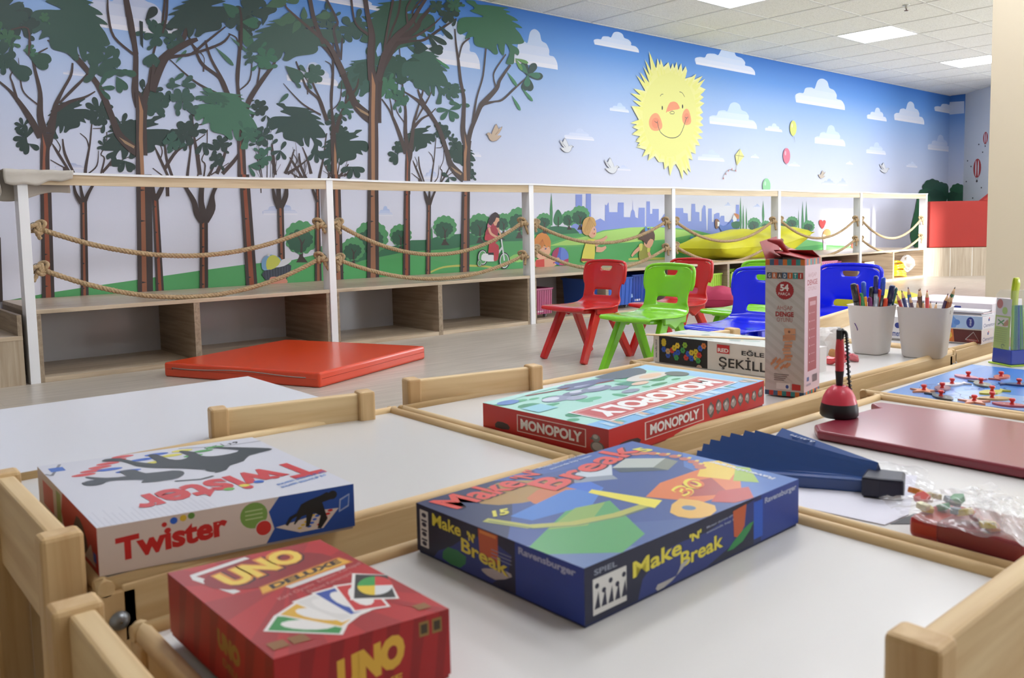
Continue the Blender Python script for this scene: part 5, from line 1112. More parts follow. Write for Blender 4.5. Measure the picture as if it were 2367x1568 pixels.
# --- blue building game, near table
root, pm, Ft, Fr, Fl = quadbox('board_game_box', (962, 1163), (1350, 1315), (1846, 1108), T+.049, .049, '17285E', 'dark blue board game box with red and yellow lettering, on the nearest table')
Ft.rect(0, 0, 1, 1, '2A4A8E')
Ft.poly([(0, .62), (.12, .9), (.0, 1)], '14204A'); Ft.poly([(0, 1), (0, .4), (.14, .6), (.3, .86), (.42, 1)], '182654'); Ft.poly([(.3, 1), (1, 1), (1, .6), (.7, .84), (.5, .9)], '31559E', 2)
Ft.poly([(.72, 0), (1, 0), (1, .66), (.86, .5), (.8, .2)], '4470B8'); Ft.poly([(0, 0), (.5, 0), (.3, .2), (.05, .3)], '3C5A96'); Ft.poly([(.0, 0), (.2, 0), (.0, .3)], '5A74A4')
Ft.poly([(.14, .86), (.3, .96), (.42, .84), (.44, .68), (.3, .64), (.16, .72)], 'A8823C', 2); Ft.poly([(.26, .7), (.42, .76), (.5, .6), (.38, .52), (.26, .56)], 'C8703A', 2)
Ft.poly([(.12, .58), (.4, .66), (.5, .56), (.36, .44), (.14, .48)], '3A78C8'); Ft.poly([(.42, .72), (.52, .68), (.5, .56), (.44, .54)], '2E68C8')
Ft.poly([(.5, .76), (.62, .86), (.74, .82), (.62, .66)], 'C4CCD4'); Ft.poly([(.5, .76), (.62, .66), (.6, .6), (.47, .7)], '8A94A2'); Ft.poly([(.68, .74), (.8, .8), (.9, .66), (.78, .6)], 'B4BAB4'); Ft.poly([(.78, .6), (.9, .66), (.9, .58), (.79, .52)], '7E8478'); Ft.poly([(.68, .74), (.78, .6), (.79, .52), (.66, .66)], '3A4A56')
Ft.poly([(.0, .28), (.26, .46), (.42, .42), (.28, .06), (.14, .0), (.0, .18)], '4B9C58'); Ft.poly([(.12, .36), (.3, .46), (.4, .42), (.22, .28)], '86A84A')
Ft.line([(.05, .62), (.1, .44), (.2, .34), (.34, .28), (.5, .27)], .010, 'B0B050'); Ft.line([(.05, .60), (.1, .41), (.2, .31), (.34, .25), (.5, .24)], .002, '6E7E50')
Ft.poly([(.43, .56), (.46, .58), (.53, .26), (.46, .22)], 'E6D844'); Ft.poly([(.52, .34), (.66, .42), (.9, .42), (.96, .28), (.78, .1), (.6, .12)], 'D8702E'); Ft.poly([(.6, .22), (.7, .34), (.82, .3), (.72, .1)], 'A8382E'); Ft.poly([(.62, .1), (.72, .16), (.82, .1), (.74, .0), (.66, .02)], 'B83228')
Ft.poly([(.8, .36), (.95, .48), (1.0, .44), (.98, .3), (.84, .22)], 'E4C23C'); Ft.poly([(.84, .2), (.98, .32), (1, .26), (.88, .1)], '9AB840'); Ft.poly([(.46, .14), (.58, .22), (.6, .06), (.52, .0), (.46, .04)], 'E0B050', 2); Ft.ell(.53, .12, .02, .03, '5A7AA0')
for a0 in range(0, 9): Ft.ell(.86+.08*math.cos(a0*.33-1.2), .62+.2*math.sin(a0*.33-1.2), .022, .03, 'C06A5A', 8)
for a0 in range(0, 6): Ft.line([(.88+.07*math.cos(a0*.4-1), .6+.16*math.sin(a0*.4-1)), (.9+.07*math.cos(a0*.4-1), .61+.16*math.sin(a0*.4-1))], .004, 'E0C060')
RD = 'D84434'
def vtext(F, t, bl, br, h_, c, bold=.02, rot=None, sh=None):
    """text along bl->br, height vector h_"""
    F.textq(t, bl, br, (bl[0]+h_[0], bl[1]+h_[1]), c, bold)
for dx, dy, cc, bd in ((.006, -.008, '3A1A20', .035), (0, 0, RD, .025)):
    vtext(Ft, 'Make', (.05+dx, .80+dy), (.36+dx, .84+dy), (-.02, .17), cc, bd); vtext(Ft, "'N'", (.38+dx, .88+dy), (.48+dx, .92+dy), (-.02, .1), cc, bd); vtext(Ft, 'Break', (.37+dx, .68+dy), (.93+dx, .84+dy), (-.02, .17), cc, bd)
vtext(Ft, '30', (.6, .20), (.76, .26), (.02, .12), 'E6D43C', .05); vtext(Ft, '30', (.602, .205), (.756, .255), (.02, .1), 'D86A2A', .0); vtext(Ft, '15', (.08, .62), (.13, .6), (.03, .06), 'D8D04A', .05); vtext(Ft, '5', (.91, .8), (.96, .79), (-.01, .09), 'D8D04A', .05)
vtext(Ft, 'Ravensburger', (.965, .08), (.985, .46), (-.03, .0), 'D8DCE8', .03)
vtext(Ft, 'Mutasi durum algoritma', (.5, .97), (.74, .99), (0, .03), 'B8C4DC'); vtext(Ft, 'sonunda kap kazan', (.52, .92), (.74, .945), (0, .03), 'B8C4DC')
for F, e in ((Fl, 0), (Fr, 1)):
    if not e:
        F.rect(0, 0, .64, 1, '151A38'); F.rect(.64, 0, 1, 1, '1E3C90'); F.poly([(.12, 0), (.5, 0), (.62, .7), (.4, .8), (.25, .4)], '22347A', 2); F.poly([(.18, .06), (.3, .02), (.34, .3), (.22, .34)], '2E7A48', 2); F.poly([(.43, .38), (.42, .98), (.54, .98), (.54, .4)], 'C05A30'); F.rect(.43, .9, .53, .96, 'E08A40')
        F.poly([(.44, .16), (.52, .1), (.62, .3), (.58, .36), (.46, .24)], 'B4B0AE', 2)
        F.rect(.025, .12, .085, .9, 'D8D6D2')
        for k in range(4): F.ell(.055, .8-.2*k, .018, .05, '20203A', 8); F.rect(.035, .66-.2*k, .075, .70-.2*k, '20203A')
        for dx, cc in ((.006, '101020'), (0, 'E0D24A')): vtext(F, 'Make', (.115+dx, .66), (.31+dx, .66), (0, .26), cc, .025); vtext(F, "'N'", (.35+dx, .66), (.40+dx, .64), (0, .18), cc, .05); vtext(F, 'Break', (.31+dx, .38), (.60+dx, .26), (0, .28), cc, .025)
        vtext(F, 'Ravensburger', (.66, .76), (.96, .76), (0, .17), 'A8B0CC', .03)
        for k in range(3): F.rect(.5, .66-.07*k, .62, .675-.07*k, '8890A8')
    else:
        F.rect(0, 0, .74, 1, '151A38'); F.rect(.78, 0, 1, 1, '1E3C90'); F.poly([(.2, 0), (.5, .0), (.74, .5), (.74, .95), (.5, .7), (.3, .7)], '22347A', 2); F.rect(.74, .1, .79, .9, '1E56C0')
        F.rect(.03, .1, .155, .74, 'D8D6D2'); F.text('SPIEL', .035, .8, .12, .9, '8A90A0', .02)
        for k in range(5): F.ell(.045+.025*k, .6-.12*(k % 2), .008, .05, '20203A', 8); F.poly([(.035+.025*k, .2), (.056+.025*k, .2), (.05+.025*k, .5)], '20203A')
        for dx, cc in ((.004, '101020'), (0, 'E0D24A')): vtext(F, 'Make', (.18+dx, .44), (.385+dx, .50), (0, .30), cc, .025); vtext(F, "'N'", (.42+dx, .64), (.475+dx, .66), (0, .16), cc, .05); vtext(F, 'Break', (.38+dx, .22), (.58+dx, .26), (0, .30), cc, .025)
        vtext(F, 'Mutasi durum algoritma', (.50, .76), (.68, .80), (0, .06), '9AA2B8'); vtext(F, 'sonunda kap kazan', (.50, .66), (.68, .70), (0, .06), '9AA2B8')
        F.poly([(.635, .36), (.63, .9), (.70, .94), (.69, .5), (.66, .3)], 'C05A30', 0); F.poly([(.60, .12), (.68, .18), (.74, .5), (.68, .42)], '2E8A4C', 2); F.poly([(.28, .0), (.34, .06), (.42, .32), (.38, .3), (.36, .12), (.28, .12)], 'B4B0AE', 2)
        vtext(F, 'Ravensburger', (.80, .74), (.985, .76), (0, .16), 'A8B0CC', .03)
pm.build('lid', root, .001)
# --- party game with the mat of dots
root, pm, Ft, Fr, Fl = quadbox('board_game_box', (86, 1079), (223, 1222), (817, 1119), T+.006+.047, .047, 'C8C0BC', 'white board game box with black silhouettes and red lettering, on the left far table')
Ft.rect(0, 0, 1, 1, 'D2D2DC'); 
for k in range(22): Ft.rect(.01+.04*k*.5, .0, .014+.04*k*.5, .16+.05*math.sin(k*2.4), 'C4C4D0')
Ft.line([(.0, .84), (.02, .8), (.09, .98)], .003, '7A7A86'); Ft.line([(.62, .97), (.82, .9), (1, .9)], .0025, '8A8A96'); Ft.rect(.03, .86, .09, .93, '3A6AC0'); vtext(Ft, '6+ | 2-4', (.9, .97), (.72, .93), (0, -.05), '33333A', .02)
def el(a, b, rx, ry, c): Ft.ell(a, b, rx, ry, c)
for k in range(6): el(.135+.045*k, .74+.045*k, .05, .022, 'D04040')
for (a, b) in ((.25, .77), (.31, .70), (.42, .86), (.5, .92)): el(a, b, .055, .022, '2C5FC0')
for (a, b) in ((.46, .78), (.55, .86), (.62, .92), (.5, .72)): el(a, b, .05, .022, 'DCD24A')
for (a, b) in ((.56, .74), (.63, .8), (.7, .86), (.77, .9)): el(a, b, .045, .02, '4EA04A')
DKS = '20272A'
Ft.poly([(.1, .58), (.13, .55), (.2, .58), (.26, .56), (.32, .52), (.3, .48), (.42, .46), (.48, .5), (.5, .56), (.47, .6), (.36, .62), (.34, .70), (.3, .72), (.27, .7), (.28, .62), (.2, .64), (.14, .7), (.13, .68), (.16, .62), (.1, .62)], '3A3E44', 2)
Ft.poly([(.26, .92), (.33, .88), (.36, .76), (.42, .68), (.5, .62), (.56, .56), (.62, .5), (.6, .46), (.66, .48), (.7, .54), (.78, .58), (.84, .66), (.96, .70), (.97, .74), (.88, .82), (.78, .9), (.76, .88), (.84, .78), (.78, .74), (.7, .74), (.66, .78), (.66, .86), (.62, .92), (.6, .9), (.61, .8), (.56, .76), (.52, .8), (.5, .92), (.46, .92), (.46, .8), (.44, .76), (.38, .84), (.34, .94), (.28, .96)], DKS, 2)
el(.63, .52, .045, .05, DKS); el(.14, .59, .045, .045, '3A3E44'); Ft.line([(.42, .43), (.52, .4), (.58, .42)], .004, DKS)
vtext(Ft, 'Twister', (.93, .43), (.24, .15), (.01, -.17), 'C82A2E', .05) if False else vtext(Ft, 'Twister', (.98, .46), (.18, .30), (.02, -.24), 'C82A2E', .035)
for (a, b, c) in ((.56, .2, '6AB04A'), (.63, .215, 'DCD24A'), (.7, .235, '2C5FC0'), (.78, .26, 'C82A2E')): el(a, b, .022, .02, c)
for k in range(2): vtext(Ft, 'sol el kirmizi uzerine', (.99-.02*k, .24-.05*k), (.74, .16-.04*k), (0, -.03), '3A7AC8', .01)
Fr.rect(0, 0, .66, 1, 'D6C2B6'); Fr.poly([(.62, 0), (1, 0), (1, 1), (.68, 1), (.635, .7), (.655, .3)], '1D4796')
vtext(Fr, 'Twister', (.06, .22), (.47, .36), (0, .50), 'C02422', .045)
for (a, b, c, s_) in ((.235, .83, 'C02422', .010), (.27, .88, '2C5FC0', .014), (.305, .9, 'D8B23C', .013), (.335, .92, '5F8A3C', .013)): Fr.ell(a, b, s_, s_*Fr.U.length/Fr.V.length, c)
asp = Fr.U.length/Fr.V.length
Fr.ell(.575, .68, .055, .055*asp, '7A9C4A'); Fr.ell(.612, .36, .034, .034*asp, 'D8CFC4'); Fr.ell(.612, .36, .031, .031*asp, 'C8302C')
for k in range(3): Fr.rect(.54, .6+.09*k, .61, .625+.09*k, 'B8C890')
Fr.poly([(.66, .32), (.76, .10), (.86, .10), (.93, .5), (.87, .52), (.78, .4)], 'D8C8BC'); 
for k in range(5): Fr.ell(.845+.012*k, .2+.07*k, .012, .03, 'C8302C', 10); Fr.ell(.8+.012*k, .2+.07*k, .010, .028, '2C5FC0', 10); Fr.ell(.76+.014*k, .2+.06*k, .010, .026, 'D8B23C', 10)
Fr.poly([(.70, .34), (.72, .5), (.75, .56), (.77, .74), (.8, .8), (.85, .86), (.88, .92), (.91, .84), (.9, .74), (.86, .7), (.88, .3), (.85, .1), (.835, .12), (.85, .4), (.82, .5), (.8, .2), (.785, .2), (.79, .48), (.77, .46), (.74, .3), (.735, .32), (.75, .48), (.73, .44), (.71, .3)], '141416', 0)
Fr.ell(.905, .83, .02, .1, '141416'); Fr.poly([(.93, .4), (.975, .5), (.98, .8), (.935, .7)], '9AA8CC'); Fr.poly([(.936, .44), (.971, .53), (.976, .76), (.94, .67)], '2A55A8')
Fl.rect(0, 0, 1, 1, 'C9BAB0'); Fl.poly([(.5, 0), (1, 0), (1, 1), (.48, 1), (.44, .5)], 'B02824'); Fl.rect(.1, .2, .3, .8, 'C04A40'); Fl.rect(.36, .1, .44, .9, '8A9A50'); Fl.poly([(.62, .2), (.7, .8), (.8, .7), (.86, .3), (.74, .1)], '3A2A26', 2); Fl.poly([(.8, .1), (.96, .1), (.9, .5)], 'C8B8B0'); Fl.rect(.93, .2, .97, .4, '2C5FC0')
pm.build('lid', root, .001)
# --- red card game
root, pm, Ft, Fr, Fl = quadbox('card_game_box', (387, 1325), (632, 1525), (1038, 1408), T+.006+.049, .049, 'A81518', 'small red card game box with yellow lettering, at the near left corner', )
Ft.rect(0, 0, 1, 1, 'B3191C')
for k in range(16):
    a0 = 2*math.pi*k/16; a1 = a0+.2; cx_, cy_ = .5, .6; f = lambda t: (min(1, max(0, cx_+1.1*math.cos(t))), min(1, max(0, cy_+1.1*math.sin(t))))
    Ft.poly([(cx_, cy_), f(a0), f(a1)], '9E1216')
for pts in (((.2, .62), (.1, .86), (.1, .9), (.48, .97)), ((.46, .55), (.86, .62), (.88, .66)), ((.8, .8), (.86, .72))): Ft.line(list(pts), .006, 'D8D6D4')
Ft.ell(.5, .77, .40, .17, '8A1014')
vtext(Ft, 'UNO', (.215, .655), (.80, .80), (-.03, .20), '3A0A0A', .12); vtext(Ft, 'UNO', (.21, .67), (.79, .81), (-.03, .19), 'D88A2A', .1); vtext(Ft, 'UNO', (.217, .682), (.78, .816), (-.026, .165), 'E8C850', .04)
Ft.poly([(.3, .54), (.33, .62), (.93, .74), (.96, .65)], 'C87A22'); Ft.poly([(.31, .555), (.335, .61), (.925, .725), (.945, .66)], 'DDA838'); vtext(Ft, 'DELUXE', (.38, .568), (.9, .672), (.005, .05), '2A1008', .05)
vtext(Ft, 'Kart Oyunu  Edition Kartspel', (.34, .44), (.98, .60), (0, .035), 'C88A86', .0); vtext(Ft, 'Deluxe Kartenspiel', (.52, .44), (.86, .52), (0, .035), 'C88A86', .0)
def card(a, b, ang, w_, h_, c, k):
    ca, sa = math.cos(R(ang)), math.sin(R(ang)); q = lambda x, y: (a+(x*ca-y*sa), b+(x*sa+y*ca)*.72)
    Ft.poly([q(-w_, -h_), q(w_, -h_), q(w_, h_), q(-w_, h_)], 'E4E0DC'); Ft.poly([q(-w_*.86, -h_*.9), q(w_*.86, -h_*.9), q(w_*.86, h_*.9), q(-w_*.86, h_*.9)], c)
    if k == 'wild':
        for i, cc in enumerate(('C83030', '3A9A48', 'E0C030', 'D8D8D8')): Ft.poly([q(0, 0)] + [q(w_*.75*math.cos(t), h_*.7*math.sin(t)) for t in [math.pi/2*(i+j/6) for j in range(7)]], cc)
    else: Ft.poly([q(w_*.6*math.cos(t), h_*.7*math.sin(t)) for t in [2*math.pi*j/14 for j in range(14)]], 'E4E0DC')
card(.31, .18, 48, .10, .2, '2E8A40', 'n'); card(.42, .24, 30, .10, .2, 'D8A82C', 'n'); card(.52, .28, 12, .10, .2, 'D8D4D0', 'n'); card(.63, .30, 2, .1, .2, '2A4AA0', 'n'); card(.72, .30, -14, .1, .2, 'C42A2A', 'n'); card(.86, .36, -32, .13, .2, '26221F', 'wild')
for F in (Fr, Fl):
    F.rect(0, 0, 1, 1, 'A31518')
    for k in range(6): F.poly([(.1+.16*k, 0), (.15+.16*k, 0), (min(1, .22+.16*k), 1), (min(.97, .14+.16*k), 1)], '8C0F12')
vtext(Fr, 'UNO', (.33, .22), (.72, .38), (0, .5), 'D8A838', .08); vtext(Fr, 'DELUXE', (.36, .04), (.7, .14), (0, .12), 'D8A838', .03)
for a in (.84, .92): Fr.rect(a-.03, .7, a+.03, .92, '8A6A30'); Fr.rect(a-.02, .74, a+.02, .88, '3A2A14')
vtext(Fl, 'UNO', (.52, .48), (.72, .42), (0, .3), '9A7428', .08); vtext(Fl, 'DELUXE', (.56, .26), (.8, .14), (0, .12), '8A6424', .03)
Ft.rect(.04, .06, .13, .12, '8A5A24'); Ft.rect(.15, .06, .24, .12, '8A5A24'); Ft.rect(.86, .05, .94, .1, '8A5A24')
pm.build('lid', root, .001)
# --- black and white shapes game
zt = T+.062; l_, n_, r_ = uz(1506, 776, zt), uz(1506, 776, zt), uz(1506, 776, zt)
c = V((1.452, .99, T)); # near corner hidden by the tall carton
root = empty('board_game_box', (1.452, .965, T)); tag(root, 'flat black and white game box with coloured shapes, on the third far table', 'game box')
LEN, DEP, H_ = .302, .125, .062
MB().box(0.002, .002, 0, DEP-.002, LEN-.002, H_-.002, mat('D8D2C8')).build('tray', root)
pm = MB().box(0, 0, .002, DEP, LEN, H_, mat('E0DCD4', .4)); Fl = Face(pm, (0, LEN, .002), (0, -LEN, 0), (0, 0, H_-.002), 1e-5); Ft = Face(pm, (0, 0, H_), (DEP, 0, 0), (0, LEN, 0), 1e-5); Fb = Face(pm, (DEP, LEN, .002), (-DEP, 0, 0), (0, 0, H_-.002), 1e-5); Fl.k = Ft.k = Fb.k = 3
Fl.rect(0, 0, .055, 1, 'E4E0DA'); vtext(Fl, 'www.redka.com.tr', (.035, .15), (.035, .85), (-.02, 0), '33333A', .02); Fl.rect(.055, 0, .5, 1, '14161A')
rnd = random.Random(4); asp = LEN/H_
def flower(a, b, s_, cc): 
    for t in range(6): Fl.ell(a+s_/asp*.55*math.cos(t*1.047), b+s_*.55*math.sin(t*1.047), s_/asp*.42, s_*.42, cc, 8)
for (a, b, cc) in ((.1, .8, 'D8C030'), (.1, .72, 'D8C030'), (.1, .5, '2A5AC0'), (.14, .3, '2A5AC0'), (.14, .45, 'C8A878'), (.18, .5, 'C83A30'), (.2, .6, 'D8C030'), (.23, .7, 'E8C838'), (.21, .35, '2A5AC0'), (.235, .45, '2A5AC0'), (.22, .25, '3A9A50'),
                   (.28, .55, '3A9A50'), (.3, .75, '8AB83A'), (.31, .3, 'C83A30'), (.33, .45, '2A5AC0'), (.36, .5, 'D8C030'), (.36, .3, '2A5AC0'), (.4, .55, 'D8C030'), (.4, .35, 'D8C030'), (.42, .25, '3A9A50'), (.43, .45, 'C83A30'), (.44, .7, '2A5AC0'), (.47, .8, 'C8783A')): flower(a, b, .12, cc)
Fl.ell(.43, .0, .025, .1, 'C8A890', 12, 0, 180)
Fl.rect(.585, .62, .69, .92, 'C8282A'); Fl.text('RED', .592, .66, .683, .8, 'F0E8E4', .04); Fl.text('EĞLENCELİ', .76, .62, 1.06, .86, '1E1E20', .0) if False else None; vtext(Fl, 'EĞLE', (.79, .64), (.97, .64), (0, .2), '1E1E20'); Fl.text('ŞEKİLL', .60, .06, .99, .58, '1E1E20', .01)
rnd = random.Random(12); Ft.rect(.0, 0, 1, 1, 'C6C8C0')
for k in range(30): Ft.ell(rnd.uniform(.05, .95), rnd.uniform(.05, .95), rnd.uniform(.03, .09), rnd.uniform(.02, .07), rnd.choice(['8A9A8A', 'D8C878', '6A8AA0', 'B8908A', 'A8B8A8', 'D8D8D0', '9AA098']), 9)
pm.build('lid', root, .001)
MB().box(-.15, -.009, 0, .15, .009, .002, mat('D8BC8C')).build('wooden_stick', None, .0006, loc=(1.50, 1.14, T+.0622))
st = bpy.data.objects['wooden_stick']; st.rotation_euler = (0, 0, R(-66)); tag(st, 'flat wooden craft stick lying on the black shapes game box', 'stick')
# --- tall carton of the wooden tower game
tx0, ty0 = 1.318, .806
a, b, c_ = uz(1768, 915, T), uz(1858, 924, T), uz(1893, 907, T); b_ = b; U1 = (b-a); U2 = (c_-b)
U2 = U2.normalized()*.078
root = empty('tall_game_carton', (b.x, b.y, T+.003)); tag(root, 'tall open white and red carton of a wooden tower game, standing upright', 'game box')
H_ = .243
pts = [V((0, 0, 0)), U2, U2-U1, -U1]; pts = [V((p.x, p.y, 0)) for p in pts]
m_ = MB(); CW = mat('D2CCC4', .45)
for i in range(4):      # four walls with thickness, open on top
    p, q = pts[i], pts[(i+1) % 4]; ce = (pts[0]+pts[2])/2; pi_, qi = p+(ce-p)*.04, q+(ce-q)*.04
    m_.hexa([p, q, qi, pi_], [v+V((0, 0, H_)) for v in (p, q, qi, pi_)], CW)
m_.hexa(pts, [p+V((0, 0, .002)) for p in pts], CW); pm = m_
m_ = MB(); RC = mat('A82A2E', .45); up = V((0, 0, 1)); q2 = V((U2.x, U2.y, 0)); q1 = V((U1.x, U1.y, 0))
P0 = V((0, 0, H_)); 
def flap(p, q, out, rise, M_, bend=0):
    m_.hexa([p, q, q+V((0, 0, .0012)), p+V((0, 0, .0012))], [p+out+V((0, 0, rise)), q+out+V((0, 0, rise+bend)), q+out+V((0, 0, rise+bend+.0012)), p+out+V((0, 0, rise+.0012))], M_)
flap(P0, P0+q2, -q1*.75, .012, RC, .004); flap(P0+q2, P0+q2-q1, -q2*.5, .014, RC); flap(P0-q1, P0-q1+q2, V((0, .012, 0)), .03, RC, .008)
m_.tube([P0-q1*.6+q2*.4+V((0, 0, .01)), P0-q1*.7+q2*.5+V((-.02, 0, .03)), P0-q1*.8+q2*.5+V((-.03, .01, .034))], [.004, .007, .002], RC, 6); m_.build('flap', root)
F1 = Face(pm, -q1, q1, (0, 0, H_), 1e-5); F2 = Face(pm, (0, 0, 0), q2, (0, 0, H_), 1e-5); F1.k = F2.k = 3
F1.rect(0, 0, 1, 1, 'CEC9C2')
for k in range(-5, 16): 
    y0 = k*.075; q = [(0, y0+.17), (1, y0-.1+.17-.13), (1, y0-.1+.17-.10), (0, y0+.2)]; q = [(x, min(.955, max(.035, y))) for x, y in q]
    if max(y for _, y in q)-min(y for _, y in q) > .03: F1.poly(q, 'C6C0B8')
CC = ['2E8A86', 'D8742C', '3E5A7A', 'C23A30', '4A6A8A', 'D8742C', '2E8A86', 'B02C2A']
for k in range(9): F1.rect(k/9, .957, (k+1)/9, 1, CC[(k+1) % 8]); F1.rect(k/9, 0, (k+1)/9, .035, CC[(k+2) % 8]); F2.rect(k/9, .957, (k+1)/9, 1, CC[(k+3) % 8]); F2.rect(k/9, 0, (k+1)/9, .035, CC[(k+4) % 8])
for k, ch in enumerate('GRADITI'): x = .04+k*.132; F1.rect(x, .86, x+.128, .905, ['4A4E58', 'C86A3A', '5A4A46', '3A5A7A', 'C8642C', '2E8A86', 'B83A30'][k]); F1.text(ch, x+.035+(.02 if ch == 'I' else 0), .867, x+.095-(.02 if ch == 'I' else 0), .897, 'E8E4DC', .02)
asp = q1.length/H_
F1.poly([(.5+(.22+.012*(i % 2))*math.cos(math.pi*i/24), .775+(.22+.012*(i % 2))*asp*math.sin(math.pi*i/24)) for i in range(48)], 'A82428')
F1.text('54', .38, .77, .6, .82, 'EDE6E0', .04); F1.text('PARÇA', .34, .735, .64, .76, 'EDE6E0', .0)
F1.text('AHŞAP', .3, .625, .7, .665, 'B06A60', .0); F1.text('DENGE', .27, .583, .73, .62, 'A8302C', .04); F1.text('OYUNU', .3, .545, .7, .578, 'B06A60', .0)
rnd = random.Random(6)
for k in range(10): x = .58+.03*math.sin(k*1.7); y = .26+k*.024; F1.poly([(x-.1, y), (x+.1, y+.006), (x+.1, y+.024), (x-.1, y+.019)], ['D89A70', 'CE8C62', 'DFA680'][k % 3])
F1.rect(.5, .46, .78, .5, 'DBA078'); F1.rect(.5, .415, .78, .455, 'CE9068'); F1.ell(.62, .475, .03, .01, '8A5A40')
for k in range(9): x = .2+.05*k; y = .235+.03*math.sin(k*2.3); a = .06; F1.poly([(x-.06, y), (x+.05, y+.03), (x+.07, y+.012), (x-.04, y-.018)], ['D89A70', 'CE8C62'][k % 2])
for k in range(4): F1.rect(.24, .155-.014*k, .62-.04*k, .16-.014*k, '6A6460')
F1.rect(.3, .05, .66, .095, 'E6E2DC'); F1.ell(.58, .07, .04, .014, '3A5AA0'); F1.poly([(.7, .048), (.92, .05), (.92, .09), (.7, .095)], 'C83A34')
F2.rect(0, .035, 1, .957, 'D8B8C0'); F2.rect(.22, .18, .78, .72, 'A02A34'); F2.text('AHŞAP', .2, .86, .74, .9, 'B8808A', .0); F2.text('DENGE', .16, .81, .8, .85, 'A83A44', .03); F2.text('OYUNU', .2, .77, .74, .8, 'B8808A', .0)
for k in range(7): F2.rect(.3, .6-.06*k, .34, .61-.06*k, 'D8A8A8'); F2.rect(.4, .603-.06*k, .66, .608-.06*k, 'C07880')
F2.rect(.32, .66, .7, .69, 'C88A90')
for k in range(8): F2.rect(.52+.04*k, .09, .54+.04*k, .145, '4A3A40')
F2.rect(.16, .11, .3, .14, '3A4A8A'); F2.rect(.14, .075, .42, .09, 'A890A0')
pm.build('carton_wall', root)
# ------------------------------------------------------------------ things on the tables
def cyl_between(m_, a, b, r0, r1, M_, n=10): m_.tube([a, b], [r0, r1], M_, n)
def at_depth(x, y, P):       # point of the pixel's ray as far away as P
    v = ray(x, y); h = V((cf.x, cf.y, 0)).normalized(); return C0 + v*(V((P.x, P.y, 0)).dot(h)/v.dot(h))
def cup(l, n, r_, h, label, top=1.26, sz=0, sh=0):
    a, b, c = uz(*l, T), uz(*n, T), uz(*r_, T); u = (a-b).normalized(); w_ = V((-u.y, u.x, 0))
    if w_.dot(c-b) < 0: w_ = -w_
    s_ = max(.5*((a-b).length + (c-b).length), .07); s_ = sz or s_; ce = b + u*s_/2 + w_*s_/2 + V((cr.x, cr.y, 0))*sh
    root = empty('pencil_cup', (ce.x, ce.y, T)); tag(root, label, 'cup', 'white cups of pens and pencils')
    M_ = mat('EAE4E0', .38, coat=.1); vs = []; K = 28
    def ring(hs, z):
        out = []
        for k in range(K):
            t = 2*math.pi*k/K; ct, st_ = math.cos(t), math.sin(t); e = .42
            x = hs*math.copysign(abs(ct)**e, ct); y = hs*math.copysign(abs(st_)**e, st_); out.append(u*x + w_*y + V((0, 0, z)))
        return out
    prof = [(s_/2-.004, .0), (s_/2, .004), (s_/2*top, h), (s_/2*top+.002, h+.001), (s_/2*top-.002, h), (s_/2-.004, .005)]
    for hs, z in prof: vs += ring(hs, z)
    fs = [(i*K+k, i*K+(k+1) % K, (i+1)*K+(k+1) % K, (i+1)*K+k) for i in range(len(prof)-1) for k in range(K)] + [tuple(range(K))[::-1], tuple((len(prof)-1)*K+k for k in range(K))]
    m_ = MB().add(vs, fs, M_, True); o = m_.build('cup_body', root)
    return root, V((ce.x, ce.y, T)), s_, u, w_
def pen(name, P, px, py, cols, label, kind, r=.0052, base=None, group=None):
    if py > 683: py -= 7
    tip = at_depth(px, py, P + base*0 if base is not None else P); b = P + (base or V()) + V((0, 0, .008)); d = (tip-b)
    # lean only a little: keep the foot inside the cup
    L_ = d.length; root = empty(name, b); tag(root, label, 'pencil' if kind == 'pencil' else 'pen', group); e = d.normalized()
    if kind == 'pencil':
        MB().tube([V(), e*(L_-.018)], r*.75, mat(cols[0], .35, coat=.3), 6, smooth=False).build('barrel', root)
        MB().tube([e*(L_-.018), e*(L_-.005)], [r*.75, r*.28], mat('DDB48A', .6), 8).build('sharpened_wood', root); MB().tube([e*(L_-.005), e*L_], [r*.28, .0003], mat(cols[1], .5), 8).build('lead', root)
    else:
        cl = .042; MB().tube([V(), e*(L_-cl)], r*.88, mat(cols[0], .25, coat=.4), 12).build('barrel', root)
        MB().tube([e*(L_-cl), e*(L_-.004), e*(L_-.001), e*L_], [r, r*.98, r*.7, r*.2], mat(cols[1], .25, coat=.4), 12).build('cap', root)
c1, P1, s1, u1, w1 = cup((1983, 819), (2031, 824), (2059, 816), .114, 'white plastic cup full of felt pens, scribbled with a purple line', 1.3)
pens = [(1972, 655, '2A2628', '221E22', 'black marker at the left rim of the left cup'), (1979, 657, 'B02A30', 'A82830', 'dark red pen behind the black marker'), (1996, 651, 'B4BCC8', '2A5AC8', 'clear ballpoint with blue cap leaning left'), (1990, 684, '3A8A5A', '2E8A50', 'green felt pen low in the left cup'),
        (1987, 690, 'D83A48', 'D83A48', 'pink red felt pen at the left front of the cup'), (1999, 692, 'F0A030', 'F0A030', 'orange felt pen in front of the cup'), (2025, 637, '8A90A0', '1E2470', 'clear ballpoint with navy cap, tallest in the cup'), (2043, 641, '30343C', '1E50C0', 'pen with bright blue cap, second tallest'),
        (2015, 663, '5A6068', '14161A', 'pen with black cap in the middle of the cup'), (2011, 693, '7A2E70', '7A2E70', 'purple felt pen at the front'), (2027, 692, '6A7474', '6A7474', 'grey felt pen at the front'), (2034, 668, 'D83A20', 'E0341E', 'orange red felt pen standing high'),
        (2048, 696, 'E04A28', 'E04A28', 'small orange red cap at the right front'), (2064, 659, '1E2448', '1A2050', 'thick navy marker leaning right'), (2071, 664, '2A5A60', '1E5A58', 'teal pen behind the navy marker')]
